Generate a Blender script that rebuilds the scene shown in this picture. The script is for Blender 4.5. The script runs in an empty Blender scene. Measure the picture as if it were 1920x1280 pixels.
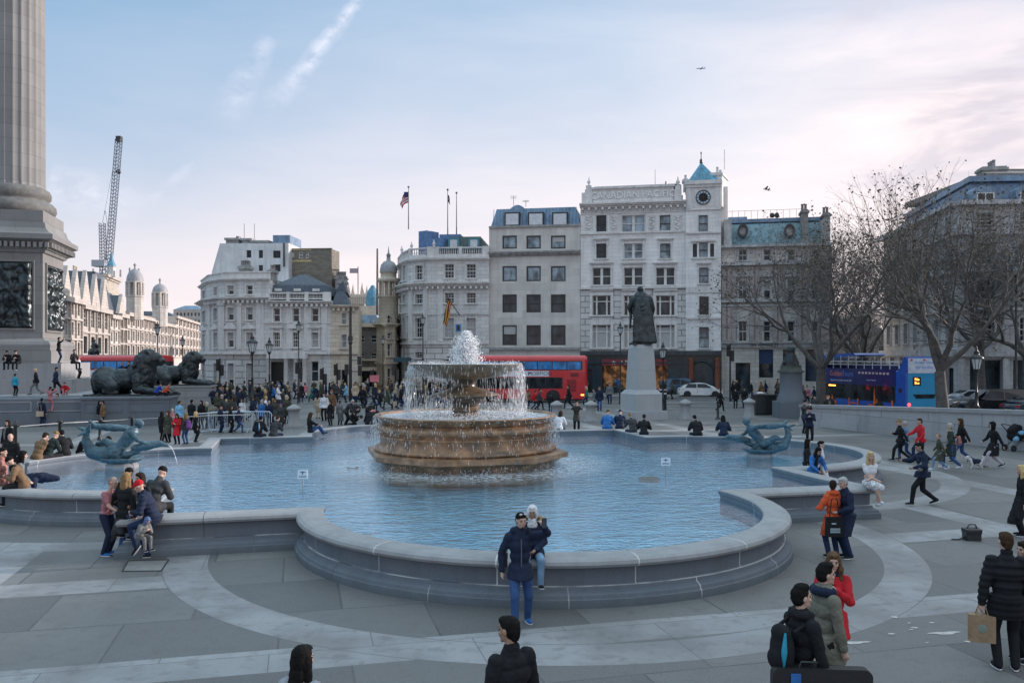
import bpy, bmesh, math, random
import numpy as np
from mathutils import Vector, Matrix, Euler
R = math.radians
rnd = random.Random(7)
C = bpy.context.scene.collection
SC = bpy.context.scene

# ---------------------------------------------------------------- camera
F, CX, HY, H = 1600.0, 960.0, 665.0, 4.2
cd = bpy.data.cameras.new('camera'); cam = bpy.data.objects.new('camera', cd); C.objects.link(cam)
cam.location = (0, 0, H); cam.rotation_euler = (R(90), 0, 0)
cd.sensor_width = 36; cd.lens = 30.0; cd.shift_y = 25.0/1920; cd.clip_start = .1; cd.clip_end = 9000
SC.camera = cam

# ---------------------------------------------------------------- exposure, sun and sky
SC.view_settings.view_transform = 'Standard'; SC.view_settings.look = 'None'
SC.view_settings.exposure = 0.72; SC.view_settings.gamma = 1.0
SUN_EL, SUN_AZ = R(13), R(72)            # azimuth from +y (ahead) towards +x (right)
sd = bpy.data.lights.new('sun', 'SUN'); sd.energy = 3.0; sd.angle = R(.6); sd.color = (1, .86, .79)
so = bpy.data.objects.new('sun', sd); C.objects.link(so)
sv = Vector((math.sin(SUN_AZ)*math.cos(SUN_EL), math.cos(SUN_AZ)*math.cos(SUN_EL), math.sin(SUN_EL)))
so.rotation_euler = sv.to_track_quat('Z', 'Y').to_euler(); so.location = (60, 30, 60)

W = bpy.data.worlds.new('World'); SC.world = W; W.use_nodes = True

class NT:
    """tiny helper that writes shader node trees"""
    def __init__(s, nt):
        s.nt = nt; s.n = nt.nodes; s.l = nt.links
    def node(s, t, **k):
        n = s.n.new(t)
        for a, b in k.items(): setattr(n, a, b)
        return n
    def put(s, sock, v):
        if hasattr(v, 'is_linked') or isinstance(v, bpy.types.NodeSocket): s.l.new(v, sock)
        else: sock.default_value = v
    def m(s, op, a, b=None, c=None, clamp=False):
        n = s.node('ShaderNodeMath', operation=op, use_clamp=clamp)
        s.put(n.inputs[0], a)
        if b is not None: s.put(n.inputs[1], b)
        if c is not None: s.put(n.inputs[2], c)
        return n.outputs[0]
    def mix(s, f, a, b, mode='MIX'):
        n = s.node('ShaderNodeMix', data_type='RGBA', blend_type=mode)
        s.put(n.inputs[0], f); s.put(n.inputs[6], c4(a)); s.put(n.inputs[7], c4(b))
        return n.outputs[2]
    def noise(s, vec, scale, detail=3, rough=.55, dist=0):
        n = s.node('ShaderNodeTexNoise'); s.put(n.inputs['Vector'], vec)
        n.inputs['Scale'].default_value = scale; n.inputs['Detail'].default_value = detail
        n.inputs['Roughness'].default_value = rough; n.inputs['Distortion'].default_value = dist
        return n.outputs['Fac']
    def ramp(s, f, lo, hi, a=0., b=1.):
        n = s.node('ShaderNodeMapRange'); n.clamp = True
        s.put(n.inputs[0], f)
        for i, v in zip((1, 2, 3, 4), (lo, hi, a, b)): n.inputs[i].default_value = v
        return n.outputs[0]
    def xyz(s, v):
        n = s.node('ShaderNodeSeparateXYZ'); s.put(n.inputs[0], v); return n.outputs
    def comb(s, x, y, z=0.):
        n = s.node('ShaderNodeCombineXYZ')
        s.put(n.inputs[0], x); s.put(n.inputs[1], y); s.put(n.inputs[2], z); return n.outputs[0]
def c4(c):
    if isinstance(c, (tuple, list)) and len(c) == 3: return (c[0], c[1], c[2], 1)
    return c

def sky():
    t = NT(W.node_tree); t.n.clear()
    out = t.node('ShaderNodeOutputWorld'); bg = t.node('ShaderNodeBackground')
    bg.inputs[1].default_value = .10
    st = t.node('ShaderNodeTexSky', sky_type='NISHITA'); st.sun_disc = False
    st.sun_elevation = SUN_EL; st.sun_rotation = SUN_AZ; st.altitude = 20; st.air_density = 1.2; st.dust_density = 1.0; st.ozone_density = 2.5
    co = t.node('ShaderNodeTexCoord').outputs['Generated']
    x, y, z = t.xyz(co)
    yy = t.m('MAXIMUM', y, .05)
    X = t.m('DIVIDE', x, yy); Z = t.m('DIVIDE', z, yy)     # tangent-plane direction coordinates
    # thin high veil: strong at the horizon and towards the sun (right), absent overhead on the left
    hor = t.m('POWER', t.m('SUBTRACT', 1., t.ramp(z, 0., .62)), 1.9)
    az = t.ramp(t.m('ADD', x, t.m('MULTIPLY', z, -.45)), -.62, .36)
    cl = t.noise(t.comb(t.m('MULTIPLY', x, .8), t.m('MULTIPLY', y, .8), t.m('MULTIPLY', z, 3.2)), 2.6, 6, .58, .35)
    clm = t.ramp(cl, .36, .72)
    f = t.m('ADD', t.m('MULTIPLY', hor, .84), t.m('MULTIPLY', az, .62))
    f = t.m('ADD', f, t.m('MULTIPLY', t.m('SUBTRACT', clm, .45), t.m('ADD', .10, t.m('MULTIPLY', az, .32))), clamp=True)
    warm = t.m('MAXIMUM', t.ramp(z, .50, .04), t.m('MULTIPLY', t.ramp(x, -.1, .45), .9))
    veil = t.mix(warm, (5.0, 5.6, 6.35), (6.95, 5.95, 5.9))
    base = t.mix(.66, st.outputs[0], (1.25, 2.85, 4.8))
    col = t.mix(f, base, veil)
    # soft grey undersides in the clouds at the right
    n2 = t.noise(t.comb(x, t.m('MULTIPLY', y, .7), t.m('MULTIPLY', z, 4.)), 4.2, 5, .6, .5)
    dk = t.m('MULTIPLY', t.ramp(n2, .54, .66), t.m('MULTIPLY', t.ramp(X, .30, .52), t.ramp(Z, .12, .2)))
    col = t.mix(t.m('MULTIPLY', dk, .7), col, (4.2, 4.0, 4.6))
    lt = t.m('MULTIPLY', t.ramp(n2, .52, .34), t.m('MULTIPLY', t.ramp(X, .22, .5), t.ramp(Z, .42, .3)))
    col = t.mix(t.m('MULTIPLY', lt, .7), col, (7.9, 7.0, 7.0))
    # vapour trails
    def trail(x0, z0, x1, z1, w0, w1, amt, col):
        dx, dz = x1-x0, z1-z0; L = math.hypot(dx, dz); dx /= L; dz /= L
        a = t.m('SUBTRACT', X, x0); b = t.m('SUBTRACT', Z, z0)
        s_ = t.m('DIVIDE', t.m('ADD', t.m('MULTIPLY', a, dx), t.m('MULTIPLY', b, dz)), L)
        p = t.m('ADD', t.m('MULTIPLY', a, -dz), t.m('MULTIPLY', b, dx))
        wob = t.m('MULTIPLY', t.m('SUBTRACT', t.noise(t.comb(X, Z), 9., 5, .7), .5), .03)
        p = t.m('ABSOLUTE', t.m('ADD', p, wob))
        w = t.m('ADD', w0, t.m('MULTIPLY', s_, w1-w0))
        k = t.m('SUBTRACT', 1., t.m('DIVIDE', p, t.m('MAXIMUM', w, .001)), clamp=True)
        ends = t.m('MULTIPLY', t.ramp(s_, -.02, .03), t.ramp(s_, 1.15, .8))
        br = t.ramp(t.noise(t.comb(X, t.m('MULTIPLY', Z, 1.6)), 30., 5, .65), .36, .62)
        k = t.m('MULTIPLY', t.m('MULTIPLY', k, ends), t.m('MULTIPLY', br, amt))
        return t.mix(k, col, (6.6, 6.5, 7.2))
    g = lambda px, py: ((px-CX)/F, (HY-py)/F)
    for (a, b, w0, w1, amt) in (((690, -10), (520, 185), .009, .017, .55), ((508, 70), (425, 215), .012, .03, .26),
                                ((365, 305), (270, 375), .008, .012, .2), ((90, 345), (250, 385), .03, .03, .35)):
        (x0, z0), (x1, z1) = g(*a), g(*b)
        col = trail(x0, z0, x1, z1, w0, w1, amt, col)
    col = t.mix(t.m('MULTIPLY', t.ramp(z, .46, .80), .85), col, (6.9, 8.7, 9.7))      # extra sky brightness overhead, unseen above the frame, added to light the square
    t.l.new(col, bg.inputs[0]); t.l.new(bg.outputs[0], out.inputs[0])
sky()

# ---------------------------------------------------------------- mesh helpers
class MB:
    def __init__(s): s.v = []; s.f = []; s.mi = []; s.sm = []
    def add(s, vs, fs, mi=0, smooth=False):
        o = len(s.v); s.v.extend([tuple(q) for q in vs])
        for f in fs: s.f.append(tuple(i+o for i in f)); s.mi.append(mi); s.sm.append(smooth)
    def quad(s, a, b, c, d, mi=0): s.add([a, b, c, d], [(0, 1, 2, 3)], mi)
    def poly(s, pts, mi=0): s.add(pts, [tuple(range(len(pts)))], mi)
    def box(s, x0, x1, y0, y1, z0, z1, mi=0, M=None):
        vs = [Vector((x, y, z)) for x in (x0, x1) for y in (y0, y1) for z in (z0, z1)]
        if M is not None: vs = [M @ q for q in vs]
        s.add(vs, [(0, 1, 3, 2), (4, 6, 7, 5), (0, 4, 5, 1), (2, 3, 7, 6), (0, 2, 6, 4), (1, 5, 7, 3)], mi)
    def prism(s, pts, z0, z1, mi=0, z1s=None, smooth=False):
        """vertical prism of a ground outline, optional other top outline"""
        n = len(pts); top = z1s or pts
        vs = [(p[0], p[1], z0) for p in pts]+[(p[0], p[1], z1) for p in top]
        s.add(vs, [(i, (i+1) % n, (i+1) % n+n, i+n) for i in range(n)], mi, smooth)
        s.add(vs, [tuple(range(n, 2*n)), tuple(range(n-1, -1, -1))], mi)
    def extr(s, pts, vec, mi=0, smooth=False):
        """extrude a planar 3d polygon along vec"""
        n = len(pts); vec = Vector(vec); a = [Vector(p) for p in pts]; b = [p+vec for p in a]
        s.add(a+b, [(i, (i+1) % n, (i+1) % n+n, i+n) for i in range(n)], mi, smooth)
        s.add(a+b, [tuple(range(n-1, -1, -1)), tuple(range(n, 2*n))], mi)
    def lathe(s, prof, n=32, c=(0, 0), mi=0, smooth=True, a0=0, fn=None):
        vs = []
        for (r, z) in prof:
            for k in range(n):
                a = a0+2*math.pi*k/n; rr = r*(fn(a, z) if fn else 1)
                vs.append((c[0]+rr*math.cos(a), c[1]+rr*math.sin(a), z))
        fs = []
        for i in range(len(prof)-1):
            for k in range(n):
                k2 = (k+1) % n; fs.append((i*n+k, i*n+k2, (i+1)*n+k2, (i+1)*n+k))
        s.add(vs, fs, mi, smooth)
        if prof[0][0] > 1e-4: s.add(vs[:n], [tuple(range(n-1, -1, -1))], mi)
        if prof[-1][0] > 1e-4: s.add(vs[-n:], [tuple(range(n))], mi)
    def tube(s, pts, rads, n=6, mi=0, smooth=True, cap=True):
        pts = [Vector(p) for p in pts]; vs = []; prev = None
        for i, p in enumerate(pts):
            if i == 0: d = pts[1]-pts[0]
            elif i == len(pts)-1: d = pts[-1]-pts[-2]
            else: d = pts[i+1]-pts[i-1]
            if d.length < 1e-9: d = Vector((0, 0, 1))
            d.normalize()
            if prev is None:
                a = d.cross(Vector((0, 0, 1)));
                if a.length < .05: a = d.cross(Vector((0, 1, 0)))
            else: a = prev-d*prev.dot(d)
            a.normalize(); prev = a; b = d.cross(a)
            r = rads[i] if hasattr(rads, '__len__') else rads
            for k in range(n):
                t = 2*math.pi*k/n; vs.append(p+(a*math.cos(t)+b*math.sin(t))*r)
        fs = [(i*n+k, i*n+(k+1) % n, (i+1)*n+(k+1) % n, (i+1)*n+k) for i in range(len(pts)-1) for k in range(n)]
        s.add(vs, fs, mi, smooth)
        if cap: s.add(vs[:n], [tuple(range(n-1, -1, -1))], mi); s.add(vs[-n:], [tuple(range(n))], mi)
    def ball(s, c, r, mi=0, n=10, m=6, M=None, smooth=True):
        if not hasattr(r, '__len__'): r = (r, r, r)
        vs = [];
        for j in range(1, m):
            ph = math.pi*j/m
            for k in range(n):
                t = 2*math.pi*k/n; vs.append(Vector((math.sin(ph)*math.cos(t)*r[0], math.sin(ph)*math.sin(t)*r[1], math.cos(ph)*r[2])))
        vs.append(Vector((0, 0, r[2]))); vs.append(Vector((0, 0, -r[2])))
        if M is not None: vs = [M @ q for q in vs]
        vs = [q+Vector(c) for q in vs]
        fs = [(j*n+k, (j+1)*n+k, (j+1)*n+(k+1) % n, j*n+(k+1) % n) for j in range(m-2) for k in range(n)]
        T, B = len(vs)-2, len(vs)-1
        fs += [(T, k, (k+1) % n) for k in range(n)]+[(B, (m-2)*n+(k+1) % n, (m-2)*n+k) for k in range(n)]
        s.add(vs, fs, mi, smooth)
    def mesh(s, name, mats):
        me = bpy.data.meshes.new(name); me.from_pydata([tuple(q) for q in s.v], [], s.f)
        for m_ in (mats if isinstance(mats, (list, tuple)) else [mats]): me.materials.append(m_)
        me.polygons.foreach_set('material_index', s.mi); me.polygons.foreach_set('use_smooth', s.sm)
        me.update(); return me

def tag(o, label=None, cat=None, group=None, kind=None):
    if label: o['label'] = label
    if cat: o['category'] = cat
    if group: o['group'] = group
    if kind: o['kind'] = kind
    return o
def ob(name, mb, mats, parent=None, loc=None):
    """link one mesh object; under a thing its vertices stay in world coordinates"""
    me = mb.mesh(name, mats) if isinstance(mb, MB) else mb
    o = bpy.data.objects.new(name, me); C.objects.link(o)
    if parent is not None:
        o.parent = parent
        if parent.get('_w', 0): o.matrix_parent_inverse = wm(parent).inverted()
    if loc: o.location = loc
    return o
def wm(o):
    m = Matrix.Translation(o.location) @ o.rotation_euler.to_matrix().to_4x4()
    if o.parent: m = wm(o.parent) @ o.matrix_parent_inverse @ m
    return m
def thing(name, label, cat, loc=(0, 0, 0), group=None, world=False, rz=0):
    o = bpy.data.objects.new(name, None); C.objects.link(o); o.location = loc; o.rotation_euler = (0, 0, rz)
    o.empty_display_size = .2
    if world: o['_w'] = 1
    return tag(o, label, cat, group)
def sub(name, mb, mats, parent, world=False):
    o = ob(name, mb, mats, parent)
    return o
def copy_tree(o, parent=None):
    c = o.copy(); C.objects.link(c); c.parent = parent
    for ch in list(o.children): copy_tree(ch, c)
    return c
def place(o, loc, rz=0, label=None, group=None):
    o.location = loc; o.rotation_euler = (0, 0, rz)
    if label: o['label'] = label
    if group: o['group'] = group
    return o
def text_mesh(s, size, ext=.005, align='CENTER'):
    cu = bpy.data.curves.new('lettering', 'FONT'); cu.body = s; cu.size = size; cu.extrude = ext; cu.align_x = align; cu.align_y = 'CENTER'; cu.resolution_u = 3
    t = bpy.data.objects.new('lettering', cu); C.objects.link(t)
    bpy.context.view_layer.update()
    me = bpy.data.meshes.new_from_object(t.evaluated_get(bpy.context.evaluated_depsgraph_get()))
    bpy.data.objects.remove(t); return me
def lettering(s, size, M, mat, parent, name='lettering', ext=.005, sx=1):
    me = text_mesh(s, size, ext); me.transform(Matrix.Diagonal((sx, 1, 1, 1))); me.transform(M)
    me.materials.clear(); me.materials.append(mat)
    return ob(name, me, mat, parent)

def gp(px, py, z=0.):
    d = (H-z)*F/(py-HY); return Vector(((px-CX)/F*d, d, z))
def P(px, py, d): return Vector(((px-CX)/F*d, d, H-(py-HY)/F*d))

# ---------------------------------------------------------------- materials
MATS = {}
def mk(name, col, rough=.7, metal=0., var=.15, scale=3., bump=0., bscale=30., spec=.5, dirt=None, streak=0., coat=0., det=4):
    """procedural principled material with tone variation, stains and bump"""
    if name in MATS: return MATS[name]
    m = bpy.data.materials.new(name); m.use_nodes = True; MATS[name] = m
    t = NT(m.node_tree); bs = t.n['Principled BSDF']
    co = t.node('ShaderNodeTexCoord').outputs['Object']
    n = t.noise(co, scale, det)
    lo = tuple(c*(1-var) for c in col); hi = tuple(min(1, c*(1+var)) for c in col)
    c = t.mix(t.ramp(n, .3, .7), lo, hi)
    if streak:
        x, y, z = t.xyz(co)
        s_ = t.noise(t.comb(t.m('MULTIPLY', x, 1.), t.m('MULTIPLY', y, 1.), t.m('MULTIPLY', z, .08)), 2.2, 5, .65)
        c = t.mix(t.m('MULTIPLY', t.ramp(s_, .45, .75), streak), c, tuple(q*.45 for q in col))
    if dirt:
        dn = t.noise(co, dirt[1], 5, .65)
        c = t.mix(t.m('MULTIPLY', t.ramp(dn, .5, .72), dirt[2] if len(dirt) > 2 else .7), c, dirt[0])
    t.l.new(c, bs.inputs['Base Color'])
    bs.inputs['Roughness'].default_value = rough; bs.inputs['Metallic'].default_value = metal
    bs.inputs['Specular IOR Level'].default_value = spec; bs.inputs['Coat Weight'].default_value = coat
    if bump:
        b = t.node('ShaderNodeBump'); b.inputs['Strength'].default_value = bump; b.inputs['Distance'].default_value = .02
        t.l.new(t.noise(co, bscale, 4), b.inputs['Height']); t.l.new(b.outputs[0], bs.inputs['Normal'])
    return m
def masonry(name, col, bw=1.1, bh=.42, mortar=.018, var=.10, jd=.55, grime=.5, bump=.5, dirt=(.16, .17, .16), rough=.8, tint=None, axis=0):
    """stone with courses, per-block tone, soot streaks"""
    if name in MATS: return MATS[name]
    m = bpy.data.materials.new(name); m.use_nodes = True; MATS[name] = m
    t = NT(m.node_tree); bs = t.n['Principled BSDF']
    co = t.node('ShaderNodeTexCoord').outputs['Object']; x, y, z = t.xyz(co)
    h = t.m('ADD', x, t.m('MULTIPLY', y, 1. if axis == 0 else .0)) if axis == 0 else t.m('ADD', t.m('MULTIPLY', x, .4), t.m('MULTIPLY', y, .9))
    br = t.node('ShaderNodeTexBrick'); t.l.new(t.comb(h, z), br.inputs['Vector'])
    br.inputs['Scale'].default_value = 1; br.inputs['Brick Width'].default_value = bw; br.inputs['Row Height'].default_value = bh
    br.inputs['Mortar Size'].default_value = mortar; br.inputs['Mortar Smooth'].default_value = .3
    br.inputs['Color1'].default_value = c4(tuple(q*(1-var) for q in col)); br.inputs['Color2'].default_value = c4(tuple(min(1, q*(1+var)) for q in (tint or col)))
    br.inputs['Mortar'].default_value = c4(tuple(q*jd for q in col))
    n = t.noise(co, .55, 5, .6)
    c = t.mix(t.m('MULTIPLY', t.ramp(n, .40, .72), .30), br.outputs['Color'], tuple(q*.55 for q in col))
    s_ = t.noise(t.comb(x, y, t.m('MULTIPLY', z, .10)), 1.6, 6, .7)
    c = t.mix(t.m('MULTIPLY', t.ramp(s_, .48, .74), grime), c, dirt)
    c = t.mix(t.m('MULTIPLY', t.ramp(t.noise(co, 9., 4), .3, .7), .18), c, tuple(q*.6 for q in col))
    t.l.new(c, bs.inputs['Base Color']); bs.inputs['Roughness'].default_value = rough
    b = t.node('ShaderNodeBump'); b.inputs['Strength'].default_value = bump; b.inputs['Distance'].default_value = .03
    hgt = t.m('ADD', t.m('SUBTRACT', 1., br.outputs['Fac']), t.m('MULTIPLY', t.noise(co, 14., 4), .3))
    t.l.new(hgt, b.inputs['Height']); t.l.new(b.outputs[0], bs.inputs['Normal'])
    return m
def emis(name, col, s):
    if name in MATS: return MATS[name]
    m = bpy.data.materials.new(name); m.use_nodes = True; MATS[name] = m
    bs = m.node_tree.nodes['Principled BSDF']; bs.inputs['Base Color'].default_value = c4(col)
    bs.inputs['Emission Color'].default_value = c4(col); bs.inputs['Emission Strength'].default_value = s
    return m
def glass_dark(name, col=(.03, .04, .05), rough=.06, var=.6):
    """window pane: dark room behind a reflecting sheet"""
    if name in MATS: return MATS[name]
    m = bpy.data.materials.new(name); m.use_nodes = True; MATS[name] = m
    t = NT(m.node_tree); bs = t.n['Principled BSDF']
    co = t.node('ShaderNodeTexCoord').outputs['Object']; x, y, z = t.xyz(co)
    n = t.noise(t.comb(x, y, t.m('MULTIPLY', z, .6)), 1.3, 3)
    c = t.mix(t.ramp(n, .35, .65), tuple(q*(1-var) for q in col), tuple(q*(1+var) for q in col))
    t.l.new(c, bs.inputs['Base Color']); bs.inputs['Roughness'].default_value = rough
    bs.inputs['IOR'].default_value = 1.5; bs.inputs['Specular IOR Level'].default_value = .32
    b = t.node('ShaderNodeBump'); b.inputs['Strength'].default_value = .12; b.inputs['Distance'].default_value = .05
    t.l.new(t.noise(co, .9, 2), b.inputs['Height']); t.l.new(b.outputs[0], bs.inputs['Normal'])
    return m

STONE = masonry('portland_stone', (.63, .63, .62))
STONE_W = masonry('pale_portland_stone', (.78, .775, .77), var=.05, grime=.30, jd=.8)
STONE_C = masonry('cream_stone', (.60, .53, .43), grime=.35)
STONE_R = masonry('rusticated_stone', (.60, .59, .58), bw=1.6, bh=.62, mortar=.05, jd=.40, grime=.35, bump=.9)
STONE_B = masonry('buff_stone', (.55, .52, .48), var=.12, grime=.45)
SUNST = masonry('warm_stone', (.52, .475, .44), grime=.40)
BRICK = masonry('brown_brick', (.20, .18, .15), bw=.5, bh=.16, mortar=.012, var=.25)
TRIM = mk('stone_trim', (.62, .61, .60), .8, var=.10, scale=2, streak=.5, bump=.2)
TRIMD = mk('sooty_stone_trim', (.30, .30, .30), .85, var=.25, scale=2.5, streak=.6)
LEAD = mk('blue_lead_roof', (.16, .25, .36), .5, var=.25, scale=1.2, streak=.6)
SLATE = mk('slate_roof', (.07, .09, .12), .6, var=.35, scale=5, streak=.4)
COPPER = mk('green_copper', (.09, .25, .36), .6, var=.35, scale=1.5, streak=.6)
PANE = glass_dark('window_glass'); PANEB = glass_dark('bright_window_glass', (.22, .27, .31), .05)
CURT = mk('net_curtain', (.40, .40, .40), .8, var=.3, scale=12)
FRW = mk('white_window_frame', (.62, .62, .60), .5); FRD = mk('black_window_frame', (.02, .022, .025), .4)
BLACKM = mk('black_iron', (.015, .018, .02), .35, var=.3, scale=8, spec=.6)
DARKSTONE = mk('polished_dark_stone', (.018, .036, .046), .25, var=.35, scale=2)
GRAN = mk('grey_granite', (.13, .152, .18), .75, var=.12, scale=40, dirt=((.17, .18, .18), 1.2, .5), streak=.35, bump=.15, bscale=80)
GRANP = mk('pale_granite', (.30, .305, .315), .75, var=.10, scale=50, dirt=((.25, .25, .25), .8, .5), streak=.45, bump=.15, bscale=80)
BRONZE = mk('dark_bronze', (.030, .038, .042), .34, metal=.55, var=.5, scale=3, dirt=((.07, .11, .12), 2.0, .6), bump=.25, bscale=9, spec=.6)
VERD = mk('verdigris_bronze', (.065, .125, .16), .45, metal=.25, var=.35, scale=4, dirt=((.04, .07, .09), 3.0, .8), streak=.5, bump=.2, bscale=14)
# ================================================================ ground
U = Vector((.9703, .2419, 0)); V = Vector((-.2419, .9703, 0)); PC = Vector((-1.55, 28.5, 0)); HS = 8.75; HL = 9.2; LR = 5.15
def pf(u, v, z=0.): return PC+U*u+V*v+Vector((0, 0, z))
def plaza_mat():
    m = bpy.data.materials.new('york_stone_paving'); m.use_nodes = True
    t = NT(m.node_tree); bs = t.n['Principled BSDF']
    g = t.node('ShaderNodeNewGeometry').outputs['Position']; x, y, z = t.xyz(g)
    dx = t.m('SUBTRACT', x, PC.x); dy = t.m('SUBTRACT', y, PC.y)
    u = t.m('ADD', t.m('MULTIPLY', dx, U.x), t.m('MULTIPLY', dy, U.y)); v = t.m('ADD', t.m('MULTIPLY', dx, V.x), t.m('MULTIPLY', dy, V.y))
    au, av = t.m('ABSOLUTE', u), t.m('ABSOLUTE', v)
    def band(a, lo, hi): return t.m('MULTIPLY', t.m('GREATER_THAN', a, lo), t.m('LESS_THAN', a, hi))
    # distance to the nearest lobe centre (four-fold symmetry)
    mx, mn = t.m('MAXIMUM', au, av), t.m('MINIMUM', au, av)
    r = t.m('SQRT', t.m('ADD', t.m('POWER', t.m('SUBTRACT', mx, HL), 2.), t.m('POWER', mn, 2.)))
    out = t.m('GREATER_THAN', r, 7.2); ring = t.m('MULTIPLY', out, t.m('LESS_THAN', r, 8.05))
    inner = t.m('MULTIPLY', t.m('MAXIMUM', band(au, 10.7, 11.6), band(av, 10.7, 11.6)), out)
    outer = t.m('MAXIMUM', band(au, 15.4, 16.3), band(av, 15.4, 16.3))
    bd = t.m('MAXIMUM', t.m('MAXIMUM', ring, inner), outer)
    # joints
    br = t.node('ShaderNodeTexBrick'); t.l.new(t.comb(u, v), br.inputs['Vector']); br.inputs['Scale'].default_value = 1
    br.inputs['Brick Width'].default_value = 2.35; br.inputs['Row Height'].default_value = 1.95; br.inputs['Mortar Size'].default_value = .019; br.inputs['Mortar Smooth'].default_value = .2
    br.offset = .42
    br.inputs['Color1'].default_value = (.075, .077, .078, 1); br.inputs['Color2'].default_value = (.155, .154, .15, 1); br.inputs['Mortar'].default_value = (.05, .05, .05, 1)
    br2 = t.node('ShaderNodeTexBrick'); t.l.new(t.comb(u, v), br2.inputs['Vector']); br2.inputs['Scale'].default_value = 1
    br2.inputs['Brick Width'].default_value = 2.9; br2.inputs['Row Height'].default_value = 2.6; br2.inputs['Mortar Size'].default_value = .009
    br2.inputs['Color1'].default_value = (.255, .26, .27, 1); br2.inputs['Color2'].default_value = (.305, .31, .32, 1); br2.inputs['Mortar'].default_value = (.13, .13, .13, 1)
    c = t.mix(bd, br.outputs['Color'], br2.outputs['Color'])
    edge = None
    for (a, w_) in ((t.m('SUBTRACT', r, 7.2), .02), (t.m('SUBTRACT', r, 8.05), .02)):
        e = t.m('LESS_THAN', t.m('ABSOLUTE', a), .011); edge = e if edge is None else t.m('MAXIMUM', edge, e)
    c = t.mix(t.m('MULTIPLY', edge, .7), c, (.07, .07, .07))
    n1 = t.noise(g, .45, 6, .62); n2 = t.noise(g, 3.5, 5, .6); n3 = t.noise(g, 90., 3)
    c = t.mix(t.m('MULTIPLY', t.ramp(n1, .42, .62), .6), c, (.10, .095, .09))
    c = t.mix(t.m('MULTIPLY', t.ramp(n2, .52, .66), .42), c, (.085, .08, .075))
    c = t.mix(t.m('MULTIPLY', t.ramp(n3, .40, .65), .22), c, (.36, .36, .37))
    # gum spots and stains
    vo = t.node('ShaderNodeTexVoronoi'); t.l.new(g, vo.inputs['Vector']); vo.inputs['Scale'].default_value = 1.7
    c = t.mix(t.m('MULTIPLY', t.m('LESS_THAN', vo.outputs['Distance'], .05), .5), c, (.07, .07, .07))
    vo2 = t.node('ShaderNodeTexVoronoi'); t.l.new(g, vo2.inputs['Vector']); vo2.inputs['Scale'].default_value = .31
    c = t.mix(t.m('MULTIPLY', t.ramp(vo2.outputs['Distance'], .28, .12), .35), c, (.06, .055, .05))
    t.l.new(c, bs.inputs['Base Color'])
    t.l.new(t.ramp(n1, .3, .7, .75, .5), bs.inputs['Roughness'])
    b = t.node('ShaderNodeBump'); b.inputs['Strength'].default_value = .35; b.inputs['Distance'].default_value = .01
    t.l.new(t.m('ADD', t.m('MULTIPLY', n3, .5), t.m('SUBTRACT', n2, br.outputs['Fac'])), b.inputs['Height']); t.l.new(b.outputs[0], bs.inputs['Normal'])
    return m
PLAZA = plaza_mat()
ASPH = mk('asphalt', (.10, .105, .11), .85, var=.25, scale=.6, dirt=((.15, .15, .15), .15, .6), bump=.2, bscale=60)
PAVE = masonry('kerbside_paving', (.24, .235, .23), bw=1, bh=1, grime=.2)
PAINT = mk('road_paint', (.6, .6, .58), .7, var=.2, scale=6)
# street frame: the far terrace of buildings runs along FU
FU = Vector((.986, -.167, 0)); FV = Vector((.167, .986, 0))
g = MB(); S = 3500
# ring of ground with a hole where the pool is
hole = [(-13, 14), (12.5, 14), (17, 41), (-20, 41)]
outer_ = [(-S, -60), (S, -60), (S, S), (-S, S)]
gm = MB(); gm.poly([(-S, -60, 0), (S, -60, 0), (S, S, 0), (-S, S, 0)])
tag(ob('ground', gm, ASPH), kind='structure')
pz = MB()
pz.poly([(-95, -50, .004), (95, -50, .004), (75, 52, .004), (22, 66.5, .004), (-22, 73.5, .004), (-60, 78, .004), (-95, 60, .004)])
tag(ob('plaza_paving', pz, PLAZA), kind='structure')
# kerb edge of the plaza and the far pavement
def strip(a, b, w, z0, z1, name, mat):
    a = Vector((a[0], a[1], 0)); b = Vector((b[0], b[1], 0)); d = (b-a).normalized(); n = Vector((-d.y, d.x, 0))*w
    m = MB(); m.prism([a, b, b+n, a+n], z0, z1); return tag(ob(name, m, mat), kind='structure')
strip((-22, 73.5), (22, 66.5), .3, 0, .13, 'kerb', GRANP)
strip((22, 66.5), (75, 52), .3, 0, .13, 'kerb', GRANP)
strip((-50, 86.6), (26, 82.6), 12, 0, .13, 'pavement', PAVE)
strip((26, 82.6), (60, 76.5), 12, 0, .13, 'pavement', PAVE)
strip((-27, 80.5), (22, 75.0), .12, .004, .008, 'road_marking', PAINT)
for k in range(9):
    a = Vector((-30+k*7, 78.2-k*.55, 0)); strip(a, a+FU*3, .12, .004, .008, 'road_marking', PAINT)

# manhole cover near the left wall of the pool
mh = thing('manhole_cover', 'stone filled square access cover set in the paving near the pool wall', 'manhole cover', gp(272, 1062), world=True)
m = MB(); a, b_, c_, d_ = gp(229, 1071, .006), gp(240, 1051, .006), gp(316, 1049, .006), gp(302, 1070, .006)
m.poly([a, b_, c_, d_]); ob('cover_plate', m, mk('cover_stone', (.21, .21, .2), .8), mh)
m = MB()
for p, q in ((a, b_), (b_, c_), (c_, d_), (d_, a)): m.tube([p, q], .018, 4)
ob('cover_rim', m, mk('cover_joint', (.04, .04, .04), .8), mh)

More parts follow.
